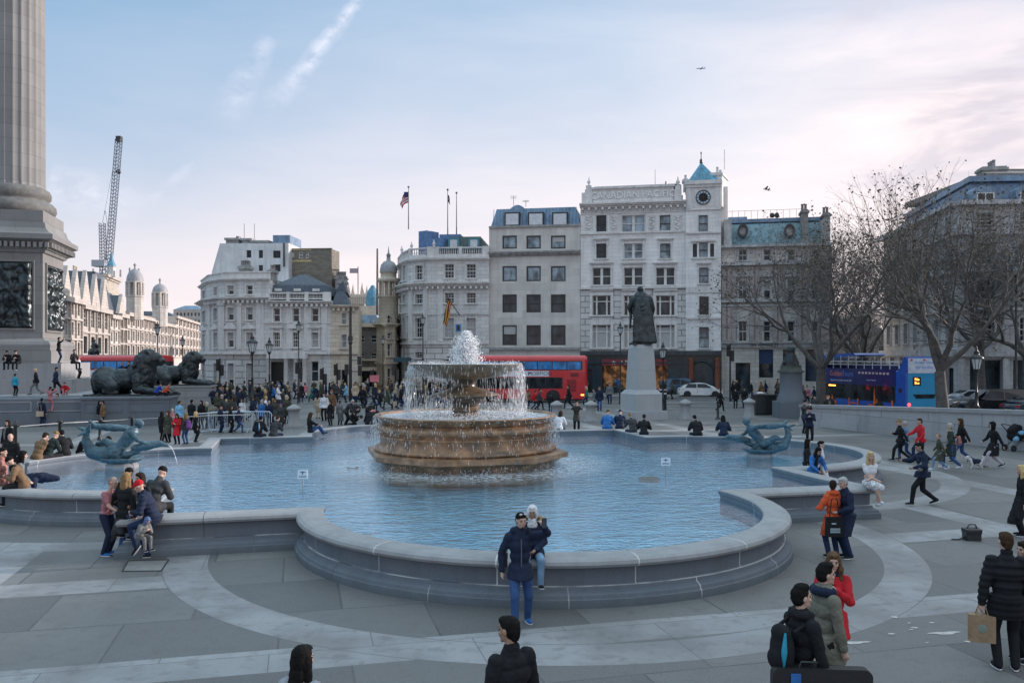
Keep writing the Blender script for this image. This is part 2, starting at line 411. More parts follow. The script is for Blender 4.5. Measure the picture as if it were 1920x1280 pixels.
# ================================================================ pool
def arc(c, r, a0, a1, n): return [Vector((c.x+r*math.cos(a0+(a1-a0)*i/n), c.y+r*math.sin(a0+(a1-a0)*i/n), 0)) for i in range(n+1)]
def outline(hs, lr, n=40):
    """quatrefoil: square with a semicircle on each side, counter clockwise, in world coordinates"""
    pts = []; base = math.atan2(U.y, U.x)
    for k in range(4):                          # side k has outward normal -V, U, V, -U
        n_ = [-V, U, V, -U][k]; t_ = [U, V, -U, -V][k]
        c = PC+n_*hs if True else PC
        a = math.atan2(n_.y, n_.x)
        pts.append(PC+n_*hs-t_*hs)
        lc = PC+n_*HL
        off = hs-HL
        # semicircle from -t to +t bulging along n, clipped at the side line
        th = math.asin(max(-1, min(1, off/lr)))
        for i in range(n+1):
            w = -math.pi/2+th+(math.pi-2*th)*i/n
            pts.append(lc+n_*(lr*math.cos(w))+t_*(lr*math.sin(w)))
    return pts
def joint_mat(name, base, jn):
    m = base.copy(); m.name = name
    t = NT(m.node_tree); bs = t.n['Principled BSDF']; src = bs.inputs['Base Color'].links[0].from_socket
    g = t.node('ShaderNodeNewGeometry').outputs['Position']; x, y, z = t.xyz(g)
    dx = t.m('SUBTRACT', x, PC.x); dy = t.m('SUBTRACT', y, PC.y)
    u = t.m('ADD', t.m('MULTIPLY', dx, U.x), t.m('MULTIPLY', dy, U.y)); v = t.m('ADD', t.m('MULTIPLY', dx, V.x), t.m('MULTIPLY', dy, V.y))
    au, av = t.m('ABSOLUTE', u), t.m('ABSOLUTE', v); mx, mn = t.m('MAXIMUM', au, av), t.m('MINIMUM', au, av)
    sg = t.m('GREATER_THAN', au, av); sn = t.m('ADD', t.m('MULTIPLY', sg, v), t.m('MULTIPLY', t.m('SUBTRACT', 1., sg), u))
    ang = t.m('MULTIPLY', t.m('ARCTAN2', t.m('SUBTRACT', mx, HS-.4), sn), 5.3)
    inl = t.m('LESS_THAN', mn, 5.7); s_ = t.m('ADD', t.m('MULTIPLY', inl, ang), t.m('MULTIPLY', t.m('SUBTRACT', 1., inl), t.m('ADD', sn, 1.2)))
    low = t.m('LESS_THAN', z, .33); s2 = t.m('ADD', t.m('DIVIDE', s_, 2.05), t.m('MULTIPLY', low, .5))
    fr = t.m('ABSOLUTE', t.m('SUBTRACT', t.m('FRACT', s2), .5))
    vj = t.m('GREATER_THAN', fr, .4955)
    hj = t.m('LESS_THAN', t.m('ABSOLUTE', t.m('SUBTRACT', z, .335)), .007)
    n = t.noise(g, .8, 3)
    jc = t.mix(t.ramp(n, .42, .56), (.05, .055, .06), (.60, .60, .58))
    c = t.mix(t.m('MULTIPLY', t.m('MAXIMUM', vj, t.m('MULTIPLY', hj, .8)), .85), src, jc)
    # damp dark stain towards the foot, broken up by noise
    st = t.m('MULTIPLY', t.ramp(t.m('ADD', z, t.m('MULTIPLY', t.noise(g, 2.5, 5), .25)), .30, .10), .55)
    c = t.mix(st, c, (.07, .10, .10))
    t.l.new(c, bs.inputs['Base Color']); return m
PGRAN = joint_mat('pool_granite', GRAN, 1)
# cross-section of the wall, offset outwards (+) from the rim centre line, then height
prof = [(-.24, .18), (-.24, .66), (-.27, .72), (-.27, .79), (-.24, .815), (.10, .82), (.22, .805), (.29, .765), (.31, .71), (.28, .66), (.20, .63), (.15, .625), (.14, .36),
        (.17, .34), (.19, .33), (.20, .27), (.24, .25), (.27, .235), (.30, .21), (.31, .155), (.34, .14), (.34, -.02)]
wall_ = MB(); rings = []
base = outline(HS, LR)
for (o, z) in prof:
    rings.append([Vector((q.x, q.y, z)) for q in outline(HS+o, LR+o)])
N = len(rings[0]); vs = [q for r_ in rings for q in r_]
fs = [(i*N+k, i*N+(k+1) % N, (i+1)*N+(k+1) % N, (i+1)*N+k) for i in range(len(rings)-1) for k in range(N)]
wall_.add(vs, [q for i, q in enumerate(fs) if not 3*N <= i < 9*N])
cop_ = MB(); cop_.add(vs, fs[3*N:9*N])
pool = thing('fountain_pool', 'four-lobed granite fountain pool with rounded coping around the central fountain', 'pool', PC, world=True)
pw = ob('pool_wall', wall_, PGRAN, pool)
ob('coping', cop_, joint_mat('coping_granite', GRANP, 1), pool)
fl = MB(); fl.poly([Vector((q.x, q.y, .19)) for q in outline(HS-.2, LR-.2)][::1])
def poolfloor():
    m = bpy.data.materials.new('blue_pool_floor'); m.use_nodes = True; t = NT(m.node_tree); bs = t.n['Principled BSDF']
    g = t.node('ShaderNodeNewGeometry').outputs['Position']; x, y, z = t.xyz(g)
    br = t.node('ShaderNodeTexBrick'); t.l.new(t.comb(t.m('ADD', t.m('MULTIPLY', x, .766), t.m('MULTIPLY', y, .643)), t.m('ADD', t.m('MULTIPLY', x, -.643), t.m('MULTIPLY', y, .766))), br.inputs['Vector'])
    br.inputs['Scale'].default_value = 1; br.inputs['Brick Width'].default_value = 6.5; br.inputs['Row Height'].default_value = .62; br.inputs['Mortar Size'].default_value = .012
    br.inputs['Color1'].default_value = (.27, .62, .82, 1); br.inputs['Color2'].default_value = (.35, .71, .88, 1); br.inputs['Mortar'].default_value = (.02, .08, .13, 1)
    n = t.noise(g, .6, 5, .6)
    c = t.mix(t.m('MULTIPLY', t.ramp(n, .45, .7), .55), br.outputs['Color'], (.16, .42, .52))
    c = t.mix(t.m('MULTIPLY', t.ramp(t.noise(g, 2.2, 4), .52, .7), .35), c, (.07, .15, .15))
    t.l.new(c, bs.inputs['Base Color']); bs.inputs['Roughness'].default_value = .6; return m
ob('pool_floor', fl, poolfloor(), pool)
def water_mat(name, tint, k=1., sc=1., ref=1.):
    m = bpy.data.materials.new(name); m.use_nodes = True; t = NT(m.node_tree); t.n.clear()
    o = t.node('ShaderNodeOutputMaterial'); g = t.node('ShaderNodeNewGeometry').outputs['Position']; x, y, z = t.xyz(g)
    dx = t.m('SUBTRACT', x, PC.x); dy = t.m('SUBTRACT', y, PC.y); rr = t.m('SQRT', t.m('ADD', t.m('POWER', dx, 2.), t.m('POWER', dy, 2.)))
    w1 = t.node('ShaderNodeTexWave', wave_type='RINGS', rings_direction='SPHERICAL'); t.l.new(t.comb(dx, dy, 0.), w1.inputs['Vector'])
    w1.inputs['Scale'].default_value = .55*sc; w1.inputs['Distortion'].default_value = 6; w1.inputs['Detail'].default_value = 3; w1.inputs['Detail Scale'].default_value = 1.5
    n0 = t.noise(t.comb(t.m('MULTIPLY', x, .8), t.m('MULTIPLY', y, 2.), 0.), 1.5*sc, 2, .5, .6); n1 = t.noise(t.comb(x, t.m('MULTIPLY', y, 1.7), 0.), 4.5*sc, 3, .55, .4); n2 = t.noise(g, 13.*sc, 3, .6); n3 = t.noise(g, 22.*sc, 2, .6)
    h = t.m('ADD', t.m('ADD', t.m('MULTIPLY', n0, .9), t.m('MULTIPLY', w1.outputs['Fac'], .10)), t.m('ADD', t.m('MULTIPLY', n1, 1.0), t.m('ADD', t.m('MULTIPLY', n2, .40), t.m('MULTIPLY', n3, .10))))
    b = t.node('ShaderNodeBump'); b.inputs['Distance'].default_value = .034
    t.l.new(t.ramp(rr, 4., 14., 1.0*k, .85*k), b.inputs['Strength']); t.l.new(h, b.inputs['Height'])
    gl = t.node('ShaderNodeBsdfGlossy'); gl.inputs['Roughness'].default_value = .03; gl.inputs['Color'].default_value = (.93, .96, 1, 1); t.l.new(b.outputs[0], gl.inputs['Normal'])
    tr = t.node('ShaderNodeBsdfTransparent'); tr.inputs['Color'].default_value = c4(tint)
    # white foam broken up by noise, strongest where the falling water lands
    fo = t.m('MULTIPLY', t.ramp(rr, 5.2, 3.0), t.ramp(t.noise(g, 7., 5, .65), .40, .62))
    df = t.node('ShaderNodeBsdfDiffuse'); df.inputs['Color'].default_value = (.75, .80, .85, 1)
    fr = t.node('ShaderNodeFresnel'); fr.inputs['IOR'].default_value = 1.33; t.l.new(b.outputs[0], fr.inputs['Normal'])
    mx = t.node('ShaderNodeMixShader'); t.l.new(t.m('MULTIPLY', fr.outputs[0], ref, clamp=True), mx.inputs[0]); t.l.new(tr.outputs[0], mx.inputs[1]); t.l.new(gl.outputs[0], mx.inputs[2])
    m2 = t.node('ShaderNodeMixShader'); t.l.new(t.m('MULTIPLY', fo, .8), m2.inputs[0]); t.l.new(mx.outputs[0], m2.inputs[1]); t.l.new(df.outputs[0], m2.inputs[2])
    t.l.new(m2.outputs[0], o.inputs[0]); return m
WATER = water_mat('pool_water', (.84, .96, 1.), 1.0, 1., 2.1)
wt = MB(); wt.poly([Vector((q.x, q.y, .60)) for q in outline(HS-.2, LR-.2)])
tag(ob('water', wt, WATER), kind='structure')

# ---------------------------------------------------------------- central fountain
FS = mk('ochre_stained_granite', (.31, .175, .095), .4, var=.55, scale=2.6, dirt=((.085, .085, .075), 1.8, .9), streak=.9, bump=.25, bscale=22)
FD = mk('wet_dark_granite', (.13, .11, .09), .3, var=.4, scale=4, dirt=((.03, .04, .035), 3., .8), streak=.7, bump=.3, bscale=20)
FO = mk('rust_stained_bowl', (.22, .155, .10), .4, var=.45, scale=4, dirt=((.09, .09, .08), 2.5, .7), streak=.6, bump=.25, bscale=16)
ft = thing('central_fountain', 'tiered granite fountain with wide basin, saucer and top bowl in the middle of the pool', 'fountain', PC, world=True)
c2 = (PC.x, PC.y); a0 = math.atan2(U.y, U.x)
pl = MB()   # octagonal plinth with four long and four short sides
def octo(r, k=.50):
    out = []
    for (a, b) in ((1, k), (k, 1), (-k, 1), (-1, k), (-1, -k), (-k, -1), (k, -1), (1, -k)):
        q = PC+U*(r*a*.98)+V*(r*b*.98); out.append((q.x, q.y))
    return out
lv = [(2.72, .19), (2.72, .62), (2.80, .76), (2.98, .86), (3.16, .90), (3.16, 1.05), (3.06, 1.08)]
for (ra, za), (rb, zb) in zip(lv[:-1], lv[1:]): pl.prism(octo(ra), za, zb, 0, z1s=octo(rb))
ob('plinth', pl, FS, ft)
bs_ = MB()
bs_.lathe([(2.86, 1.06), (2.99, 1.10), (3.03, 1.15), (3.0, 1.20), (2.90, 1.225), (2.89, 1.25), (2.84, 1.27), (2.82, 1.32), (2.82, 1.50), (2.88, 1.56), (2.90, 1.59), (2.84, 1.61), (2.78, 1.62), (2.76, 1.67), (2.84, 1.70), (2.92, 1.76), (2.94, 1.83), (2.90, 1.90), (2.78, 1.96), (2.71, 2.02), (2.70, 2.08), (2.78, 2.14), (2.92, 2.175), (2.99, 2.185), (3.02, 2.21), (3.0, 2.235), (2.90, 2.24), (2.86, 2.20), (2.80, 2.0), (1.0, 1.8), (0.01, 1.8)], 128, c2)
for (i, q) in enumerate(bs_.v): pass
ob('basin', bs_, FS, ft)
pd = MB(); pd.lathe([(.46, 1.8), (.42, 2.22), (.40, 2.30), (.46, 2.34), (.48, 2.40), (.44, 2.44), (.42, 2.48)], 8, c2, smooth=False, a0=a0); ob('pedestal_foot', pd, FO, ft)
ur = MB(); ur.lathe([(.36, 2.46), (.42, 2.50), (.40, 2.55), (.52, 2.62), (.60, 2.72), (.62, 2.84)], 40, c2, fn=lambda a, z: 1+.03*math.cos(20*a)); ob('urn', ur, FD, ft)
sa = MB(); sa.lathe([(.60, 2.80), (.95, 2.83), (1.13, 2.86), (1.14, 2.885), (1.08, 2.91), (.85, 2.97), (.60, 3.05), (.38, 3.13)], 64, c2); ob('saucer', sa, FO, ft)
st = MB(); st.lathe([(.38, 3.11), (.33, 3.16), (.34, 3.28), (.42, 3.38), (.48, 3.42)], 40, c2); ob('stem', st, FD, ft)
bo = MB()
def shell(a, z): return 1+(.012*math.cos(16*a) if z < 3.7 else 0)
bo.lathe([(.40, 3.42), (.62, 3.40), (1.0, 3.45), (1.32, 3.55), (1.58, 3.68), (1.76, 3.80), (1.87, 3.865), (1.90, 3.885), (1.89, 3.90), (1.84, 3.90), (1.6, 3.84), (.9, 3.80), (.01, 3.80)], 96, c2, fn=shell); ob('top_bowl', bo, FO, ft)
bw = MB(); bw.lathe([(2.86, 2.17), (0.01, 2.185)], 96, c2); w2 = water_mat('basin_water', (.8, .9, .95), 1.3, 2., 1.2)
tag(ob('basin_water', bw, w2), 'rippling water filling the wide lower basin of the fountain', 'water', kind='stuff')
bw = MB(); bw.lathe([(1.84, 3.885), (0.01, 3.89)], 64, c2)
tag(ob('bowl_water', bw, w2), 'thin sheet of water in the top bowl of the fountain', 'water', kind='stuff')

# falling water: thousands of thin drops and threads
def spray_mat():
    m = bpy.data.materials.new('white_water'); m.use_nodes = True; t = NT(m.node_tree); bs = t.n['Principled BSDF']
    bs.inputs['Base Color'].default_value = (.86, .90, .95, 1); bs.inputs['Roughness'].default_value = .15; bs.inputs['Specular IOR Level'].default_value = .7
    bs.inputs['Subsurface Weight'].default_value = 0; bs.inputs['Base Color'].default_value = (.95, .96, .98, 1)
    return m
SPR = spray_mat()
def drop(mb, p, ln, w, dirv=None, n=3):
    d = (dirv or Vector((0, 0, -1))).normalized()
    a = d.cross(Vector((rnd.random()-.5, rnd.random()-.5, .1))); a.normalize(); b = d.cross(a)
    q = [p+(a*math.cos(t)+b*math.sin(t))*w for t in (0, 2.1, 4.2)]
    mb.add([p+d*ln*.5]+q+[p-d*ln*.5], [(0, 1, 2), (0, 2, 3), (0, 3, 1), (4, 2, 1), (4, 3, 2), (4, 1, 3)], 0, True)
def curtain(c, r0, z0, z1, n, vr, wet, lo=.03, hi=.16, w=(.006, .013)):
    mb = MB()
    for i in range(n):
        while True:
            a = rnd.uniform(0, 2*math.pi)
            if rnd.random() < wet(a): break
        t = rnd.random()**.8; T = math.sqrt(2*(z0-z1)/9.81); tt = t*T
        vv = vr*rnd.uniform(.6, 1.25); z = z0-4.9*tt*tt; r = r0+vv*tt+rnd.gauss(0, .02+.05*t)
        vz = -9.81*tt-.3
        d = Vector((math.cos(a)*vv, math.sin(a)*vv, vz))
        drop(mb, Vector((c.x+r*math.cos(a), c.y+r*math.sin(a), max(z, z1))), rnd.uniform(lo, hi)*(0.5+t), rnd.uniform(*w), d)
    return mb
def wet(a):
    k = .035+.12*math.sin(3*a+1)**2+.55*max(0, math.cos(a-.05))**4+.55*max(0, math.cos(a-math.pi+.05))**6+.15*max(0,math.sin(a))
    return min(1, k*(.55+.45*math.sin(17*a)**2*math.sin(5.3*a+2)**2+.25*(math.sin(41*a) > .3)))
tag(ob('falling_water', curtain(PC, 1.86, 3.88, 2.2, 2300, .22, wet, lo=.08, hi=.36, w=(.003, .0065)), SPR), 'curtain of drops falling from the rim of the top bowl', 'falling water', kind='stuff')
tag(ob('falling_water', curtain(PC, 1.13, 2.87, 2.2, 260, .15, lambda a: .8), SPR), 'thin drops trickling off the middle saucer of the fountain', 'falling water', kind='stuff')
tag(ob('falling_water', curtain(PC, 3.0, 2.2, .62, 2100, .12, lambda a: .22+.5*max(0, math.cos(a-3.0))**8+.4*max(0, math.cos(a+.1))**10+.35*(math.sin(23*a) > .6), w=(.004, .010)), SPR), 'threads of water spilling over the wide basin edge', 'falling water', kind='stuff')
mb = MB()
for i in range(9000):           # central plume: white core thinning outwards with falling lace
    t = rnd.random(); core = rnd.random() < .62
    ang = rnd.uniform(0, 6.283)
    if core: z = 3.9+1.08*t**1.0; rr = abs(rnd.gauss(0, 1))*(.26-.19*t)
    else:
        v0 = rnd.uniform(2.0, 4.2); T2 = 2*v0/9.81; tt = rnd.uniform(.25, 1.)*T2; z = 3.92+v0*tt-4.9*tt*tt; rr = .06+rnd.uniform(.2, .72)*tt*1.15*(1 if v0 > 2.6 else .7)
    drop(mb, Vector((PC.x+rr*math.cos(ang)+.02, PC.y+rr*math.sin(ang), z)), rnd.uniform(.03, .12), rnd.uniform(.006, .015), Vector((rnd.gauss(0, .3), rnd.gauss(0, .3), 1)))
for k in range(46):
    t = rnd.random()**1.2; z = 3.92+.92*t; a = rnd.uniform(0, 6.283); rr = rnd.random()*(.20-.16*t); mb.ball((PC.x+rr*math.cos(a), PC.y+rr*math.sin(a), z), (rnd.uniform(.03, .075), rnd.uniform(.03, .075), rnd.uniform(.05, .15)), n=7, m=5)
tag(ob('fountain_jet', mb, SPR), 'white bubbling water jet rising from the top bowl', 'water jet', kind='stuff')
mb = MB()
for (r0, zz, n, sp) in ((1.95, 2.2, 1700, .22), (1.2, 2.2, 400, .12), (3.0, .61, 1300, .25), (1.6, 3.9, 500, .10)):
    for i in range(n):
        a = rnd.uniform(0, 6.283); r_ = r0+rnd.gauss(0, .14+.25*(zz < 1)); z = zz+abs(rnd.gauss(0, sp*.5))
        drop(mb, Vector((PC.x+r_*math.cos(a), PC.y+r_*math.sin(a), z)), rnd.uniform(.015, .05), rnd.uniform(.005, .014), Vector((rnd.gauss(0, .5), rnd.gauss(0, .5), 1)))
tag(ob('splash', mb, SPR), 'splashing drops where the fountain water lands', 'splash', kind='stuff')

# small signs and fittings in the pool
def pool_sign(px, py, label, hw=.14):
    b_ = gp(px, py, .6); s_ = thing('warning_sign', label, 'sign', (b_.x, b_.y, .2))
    m = MB(); m.tube([(0, 0, 0), (0, 0, .75)], .018, 8); ob('post', m, GRANP, s_)
    m = MB(); m.box(-hw, hw, -.03, -.008, .62, .86); o = ob('sign_board', m, mk('white_plastic', (.62, .66, .70), .4), s_)
    m = MB(); m.tube([(-.075, -.036, .80), (.075, -.036, .80)], .012, 5); m.tube([(0, -.036, .83), (0, -.036, .74)], .014, 5); ob('symbol', m, mk('sign_blue', (.03, .09, .2), .5), o)
    m = MB()
    for k in range(2): m.box(-hw*.75, hw*.75, -.034, -.031, .66+k*.035, .675+k*.035)
    ob('small_print', m, MATS['sign_blue'], o)
pool_sign(568, 912, 'small white notice on a post in the left part of the pool')
pool_sign(1248, 886, 'small white notice on a post in the right part of the pool')
def grate(px, py, r, label, cat='drain', kind=0):
    p = gp(px, py, .6); s_ = thing('pool_outlet' if kind == 0 else 'floating_lamp', label, cat, (p.x, p.y, .2))
    m = MB(); m.lathe([(r, .30), (r, .395), (r*.95, .405), (r*.85, .408), (.01, .415)], 28); ob('dome' if kind == 0 else 'housing', m, FD if kind == 0 else mk('white_plastic', (.6, .6, .6)), s_)
    m = MB(); m.lathe([(r*1.03, .36), (r*1.03, .40), (r*.9, .41)], 28); ob('rim', m, mk('outlet_rim', (.10, .11, .11), .5), s_)
grate(1217, 896, .30, 'low dark domed outlet in the right part of the pool')
grate(784, 905, .28, 'low dark domed outlet in front of the central fountain')
grate(661, 876, .19, 'round pale rimmed float left of the central fountain', 'float', 1)
# ================================================================ buildings
class Fac:
    """a vertical facade plane through two ground points given by direction and distance"""
    def __init__(s, xa, da, xb, db):
        s.a = Vector(((xa-CX)/F*da, da, 0)); s.b = Vector(((xb-CX)/F*db, db, 0)); s.w = (s.b-s.a).length
        s.u = (s.b-s.a).normalized(); s.n = Vector((s.u.y, -s.u.x, 0))     # outwards = towards the camera side
    def uv(s, px, py):
        d = Vector(((px-CX)/F, 1, 0)); k = s.a.dot(s.n)/d.dot(s.n)
        q = d*k; return (q-s.a).dot(s.u), H-(py-HY)/F*k
    def p(s, t, z, o=0.): q = s.a+s.u*t+s.n*o; return Vector((q.x, q.y, z))
    def box(s, mb, t0, t1, z0, z1, o0, o1, mi=0):
        vs = [s.p(t, z, o) for t in (t0, t1) for o in (o0, o1) for z in (z0, z1)]
        mb.add(vs, [(0, 1, 3, 2), (4, 6, 7, 5), (0, 4, 5, 1), (2, 3, 7, 6), (0, 2, 6, 4), (1, 5, 7, 3)], mi)
    def pbox(s, mb, x0, x1, y0, y1, o0, o1, mi=0):
        t0, z1 = s.uv(x0, y0); t1, z0 = s.uv(x1, y1); s.box(mb, t0, t1, z0, z1, o0, o1, mi)
    def z(s, px, py): return s.uv(px, py)[1]
def wall(mb, f, t0, t1, z0, z1, ops, rev=.28, mi=0):
    """wall sheet with real openings and reveals; ops = (ta,tb,za,zb)"""
    ops = [(max(t0, a), min(t1, b), max(z0, c), min(z1, d)) for a, b, c, d in ops if b > t0 and a < t1 and d > z0 and c < z1]
    ts = sorted(set([t0, t1]+[round(q, 4) for o in ops for q in o[:2]])); zs = sorted(set([z0, z1]+[round(q, 4) for o in ops for q in o[2:]]))
    for i in range(len(ts)-1):
        run = None
        for j in range(len(zs)-1):
            tm, zm = (ts[i]+ts[i+1])/2, (zs[j]+zs[j+1])/2
            hole = any(a < tm < b and c < zm < d for a, b, c, d in ops)
            if not hole: mb.quad(f.p(ts[i], zs[j]), f.p(ts[i+1], zs[j]), f.p(ts[i+1], zs[j+1]), f.p(ts[i], zs[j+1]), mi)
    for a, b, c, d in ops:
        mb.quad(f.p(a, c), f.p(a, d), f.p(a, d, -rev), f.p(a, c, -rev), mi); mb.quad(f.p(b, c), f.p(b, c, -rev), f.p(b, d, -rev), f.p(b, d), mi)
        mb.quad(f.p(a, c), f.p(a, c, -rev), f.p(b, c, -rev), f.p(b, c), mi); mb.quad(f.p(a, d), f.p(b, d), f.p(b, d, -rev), f.p(a, d, -rev), mi)
def window(f, par, t0, t1, z0, z1, rev=.28, fm=None, pm=None, style='sash', fw=.07, curtain=None, name='window'):
    """frame with bars (part) and pane (sub-part)"""
    fm = fm or FRW; pm = pm or PANE; m = MB(); w = t1-t0; h = z1-z0; o0, o1 = -rev-.02, -rev+.06
    f.box(m, t0, t0+fw, z0, z1, o0, o1); f.box(m, t1-fw, t1, z0, z1, o0, o1); f.box(m, t0+fw, t1-fw, z1-fw, z1, o0, o1); f.box(m, t0+fw, t1-fw, z0, z0+fw, o0, o1)
    if style in ('sash', 'multi', 'bar'):
        f.box(m, t0+fw, t1-fw, z0+h*.5-.04, z0+h*.5+.04, o0, o1+.01)
    if style == 'multi':
        for k in (1, 2): f.box(m, t0+w*k/3-.018, t0+w*k/3+.018, z0+fw, z1-fw, o0, o1-.02)
        for k in (.25, .75): f.box(m, t0+fw, t1-fw, z0+h*k-.018, z0+h*k+.018, o0, o1-.02)
    if style == 'sash' and w > .8: f.box(m, t0+w/2-.02, t0+w/2+.02, z0+fw, z1-fw, o0, o1-.02)
    if style == 'tripart':
        for k in (.22, .78): f.box(m, t0+w*k-.08, t0+w*k+.08, z0+fw, z1-fw, o0, o1+.03)
        f.box(m, t0+fw, t1-fw, z0+h*.70-.05, z0+h*.70+.05, o0, o1+.02)
    if style == 'double': f.box(m, t0+w/2-.14, t0+w/2+.14, z0, z1, o0, rev*-1+.12)
    if style == 'double': f.box(m, t0+fw, t1-fw, z0+h*.5-.04, z0+h*.5+.04, o0, o1)
    fo = ob(name, m, fm, par)
    m = MB(); f.box(m, t0+.02, t1-.02, z0+.02, z1-.02, -rev-.05, -rev-.015); po = ob('pane', m, pm, fo)
    if curtain:
        m = MB(); k0, k1 = curtain
        f.box(m, t0+fw, t1-fw, z0+h*k0, z0+h*k1, -rev-.013, -rev-.008); ob('blind', m, CURT, fo)
    return fo
def surround(mb, f, t0, t1, z0, z1, w=.16, o=.07, head=None, sill=True):
    f.box(mb, t0-w, t0, z0, z1, 0, o); f.box(mb, t1, t1+w, z0, z1, 0, o); f.box(mb, t0-w, t1+w, z1, z1+w, 0, o+.003)
    if sill: f.box(mb, t0-w-.08, t1+w+.08, z0-.13, z0, 0, o+.12)
    if head == 'cornice':
        f.box(mb, t0-w-.05, t1+w+.05, z1+w+.18, z1+w+.30, 0, .18); f.box(mb, t0-w-.16, t1+w+.16, z1+w+.30, z1+w+.40, 0, .30)
        for q in (t0-w-.05, t1+.0): f.box(mb, q, q+w+.05, z1-.25, z1+w+.18, 0, .14)
    if head in ('tri', 'seg'):
        a, b = t0-w-.22, t1+w+.22; zz = z1+w+.22; f.box(mb, a, b, zz, zz+.12, 0, .32)
        n = 10; pts = [f.p(a, zz+.123, 0)]
        for k in range(n+1):
            s_ = k/n; hh = (1-abs(2*s_-1)) if head == 'tri' else math.sin(math.pi*s_)**.8
            pts.append(f.p(a+(b-a)*s_, zz+.125+hh*.50, 0))
        pts.append(f.p(b, zz+.123, 0)); mb.extr(pts, f.n*.30)
def cornice(mb, f, t0, t1, z, h=.45, o=.5, brk=0):
    for k, (a, b, c) in enumerate(((0, .3, .35), (.3, .65, .7), (.65, 1, 1.))): f.box(mb, t0-o*c*.0, t1, z+h*a+(.002 if k else 0), z+h*b, -.05, o*c)
    if brk:
        t = t0+.2
        while t < t1-.2: f.box(mb, t, t+.22, z-.28, z, 0, o*.75); t += brk
def balusters(mb, f, t0, t1, z0, z1, n, o=-.12):
    f.box(mb, t0, t1, z0, z0+.12, o-.14, o+.14); f.box(mb, t0, t1, z1-.14, z1, o-.16, o+.16)
    for k in range(n):
        t = t0+(t1-t0)*(k+.5)/n; q = f.p(t, 0, o); w = (t1-t0)/n*.30
        mb.lathe([(w*.6, z0+.12), (w, z0+.12+(z1-z0-.26)*.35), (w*.45, z0+.12+(z1-z0-.26)*.7), (w*.7, z1-.14)], 6, (q.x, q.y))
def urn_(mb, q, z, s=1.):
    mb.lathe([(.30*s, z), (.30*s, z+.15*s), (.14*s, z+.25*s), (.36*s, z+.6*s), (.34*s, z+.8*s), (.16*s, z+1.05*s), (.12*s, z+1.3*s), (.02*s, z+1.7*s)], 10, (q.x, q.y))
def shell_box(mb, f, z1, depth, z0=0, t0=0, t1=None, mi=0):
    """sides, back and top of the building block behind the facade"""
    t1 = f.w if t1 is None else t1; A, B, D, E = [f.p(t, 0, o) for t, o in ((t0, 0), (t1, 0), (t1, -depth), (t0, -depth))]
    for p, q in ((B, D), (D, E), (E, A)): mb.quad(Vector((p.x, p.y, z0)), Vector((q.x, q.y, z0)), Vector((q.x, q.y, z1)), Vector((p.x, p.y, z1)), mi)
    mb.poly([Vector((p.x, p.y, z1)) for p in (A, B, D, E)], mi)
def mansard(mb, f, t0, t1, z0, z1, inset, depth, topin=None, mi=0, o=-.25):
    """sloping roof over a rectangle; inset at the front and ends"""
    lo = [f.p(t0, z0, o), f.p(t1, z0, o), f.p(t1, z0, -depth), f.p(t0, z0, -depth)]
    i2 = inset if topin is None else topin
    hi = [f.p(t0+i2, z1, o-inset), f.p(t1-i2, z1, o-inset), f.p(t1-i2, z1, -depth+inset), f.p(t0+i2, z1, -depth+inset)]
    mb.add(lo+hi, [(0, 1, 5, 4), (1, 2, 6, 5), (2, 3, 7, 6), (3, 0, 4, 7), (4, 5, 6, 7)], mi)
def pipe(mb, f, t, z0, z1, r=.06, o=.1): mb.tube([f.p(t, z0, o), f.p(t, z1, o)], r, 5)
def wr(f, x0, x1, y0, y1, add=()):
    t0, z1 = f.uv(x0, y0); t1, z0 = f.uv(x1, y1); return (t0, t1, z0, z1)
def bld(name, label, cat='building', f=None): return thing(name, label, cat, (f.a+f.b)/2 if f else (0, 0, 0), world=True)
def pots(mb, f, x0, x1, y0, y1, n, o, thick=1.0, ph=.8):
    """chimney stack with pots"""
    t0, z1 = f.uv(x0, y0); t1, z0 = f.uv(x1, y1)
    f.box(mb, t0, t1, z0, z1, o-thick, o); f.box(mb, t0-.12, t1+.12, z1-.35, z1-.12, o-thick-.12, o+.12)
    for k in range(n):
        q = f.p(t0+(t1-t0)*(k+.5)/n, 0, o-thick/2); mb.lathe([(.16, z1), (.13, z1+ph*.8), (.17, z1+ph*.85), (.15, z1+ph)], 8, (q.x, q.y))
def mass(f, spec, par, mat, rev=.28): pass

# ---- building with large plain windows, blue metal mansard
f4 = Fac(917, 94.0, 1088, 92.2)
b4 = bld('office_building', 'pale flat stone building with dark framed square windows and a blue metal roof', f=f4)
cols = [(942, 969), (987, 1014), (1033, 1060.5)]; rows = [(442, 466), (499, 527), (552, 585.5), (609.5, 647)]
ops = [wr(f4, a, b, c, d) for (a, b) in cols for (c, d) in rows]
zt = f4.z(1000, 424); zg = f4.z(1000, 653)
m = MB(); wall(m, f4, 0, f4.w, zg, zt, ops); shell_box(m, f4, zt, 14, z0=0)
wall(m, f4, 0, f4.w, 0, zg, [(1.2+k*2.75, 3.3+k*2.75, .6, zg-1.3) for k in range(3)]); b4w = ob('wall', m, masonry('flat_pale_stone', (.60, .58, .55), bw=1.5, bh=.75, mortar=.008, jd=.85, grime=.30), b4)
m = MB(); cornice(m, f4, -.02, f4.w+.02, f4.z(1000, 480), f4.z(1000, 471)-f4.z(1000, 480), .55); f4.box(m, 0, f4.w, zg-.15, zg+.12, 0, .35); f4.box(m, 0, f4.w, zt-.12, zt+.1, -.3, .2); ob('cornice', m, TRIMD, b4)
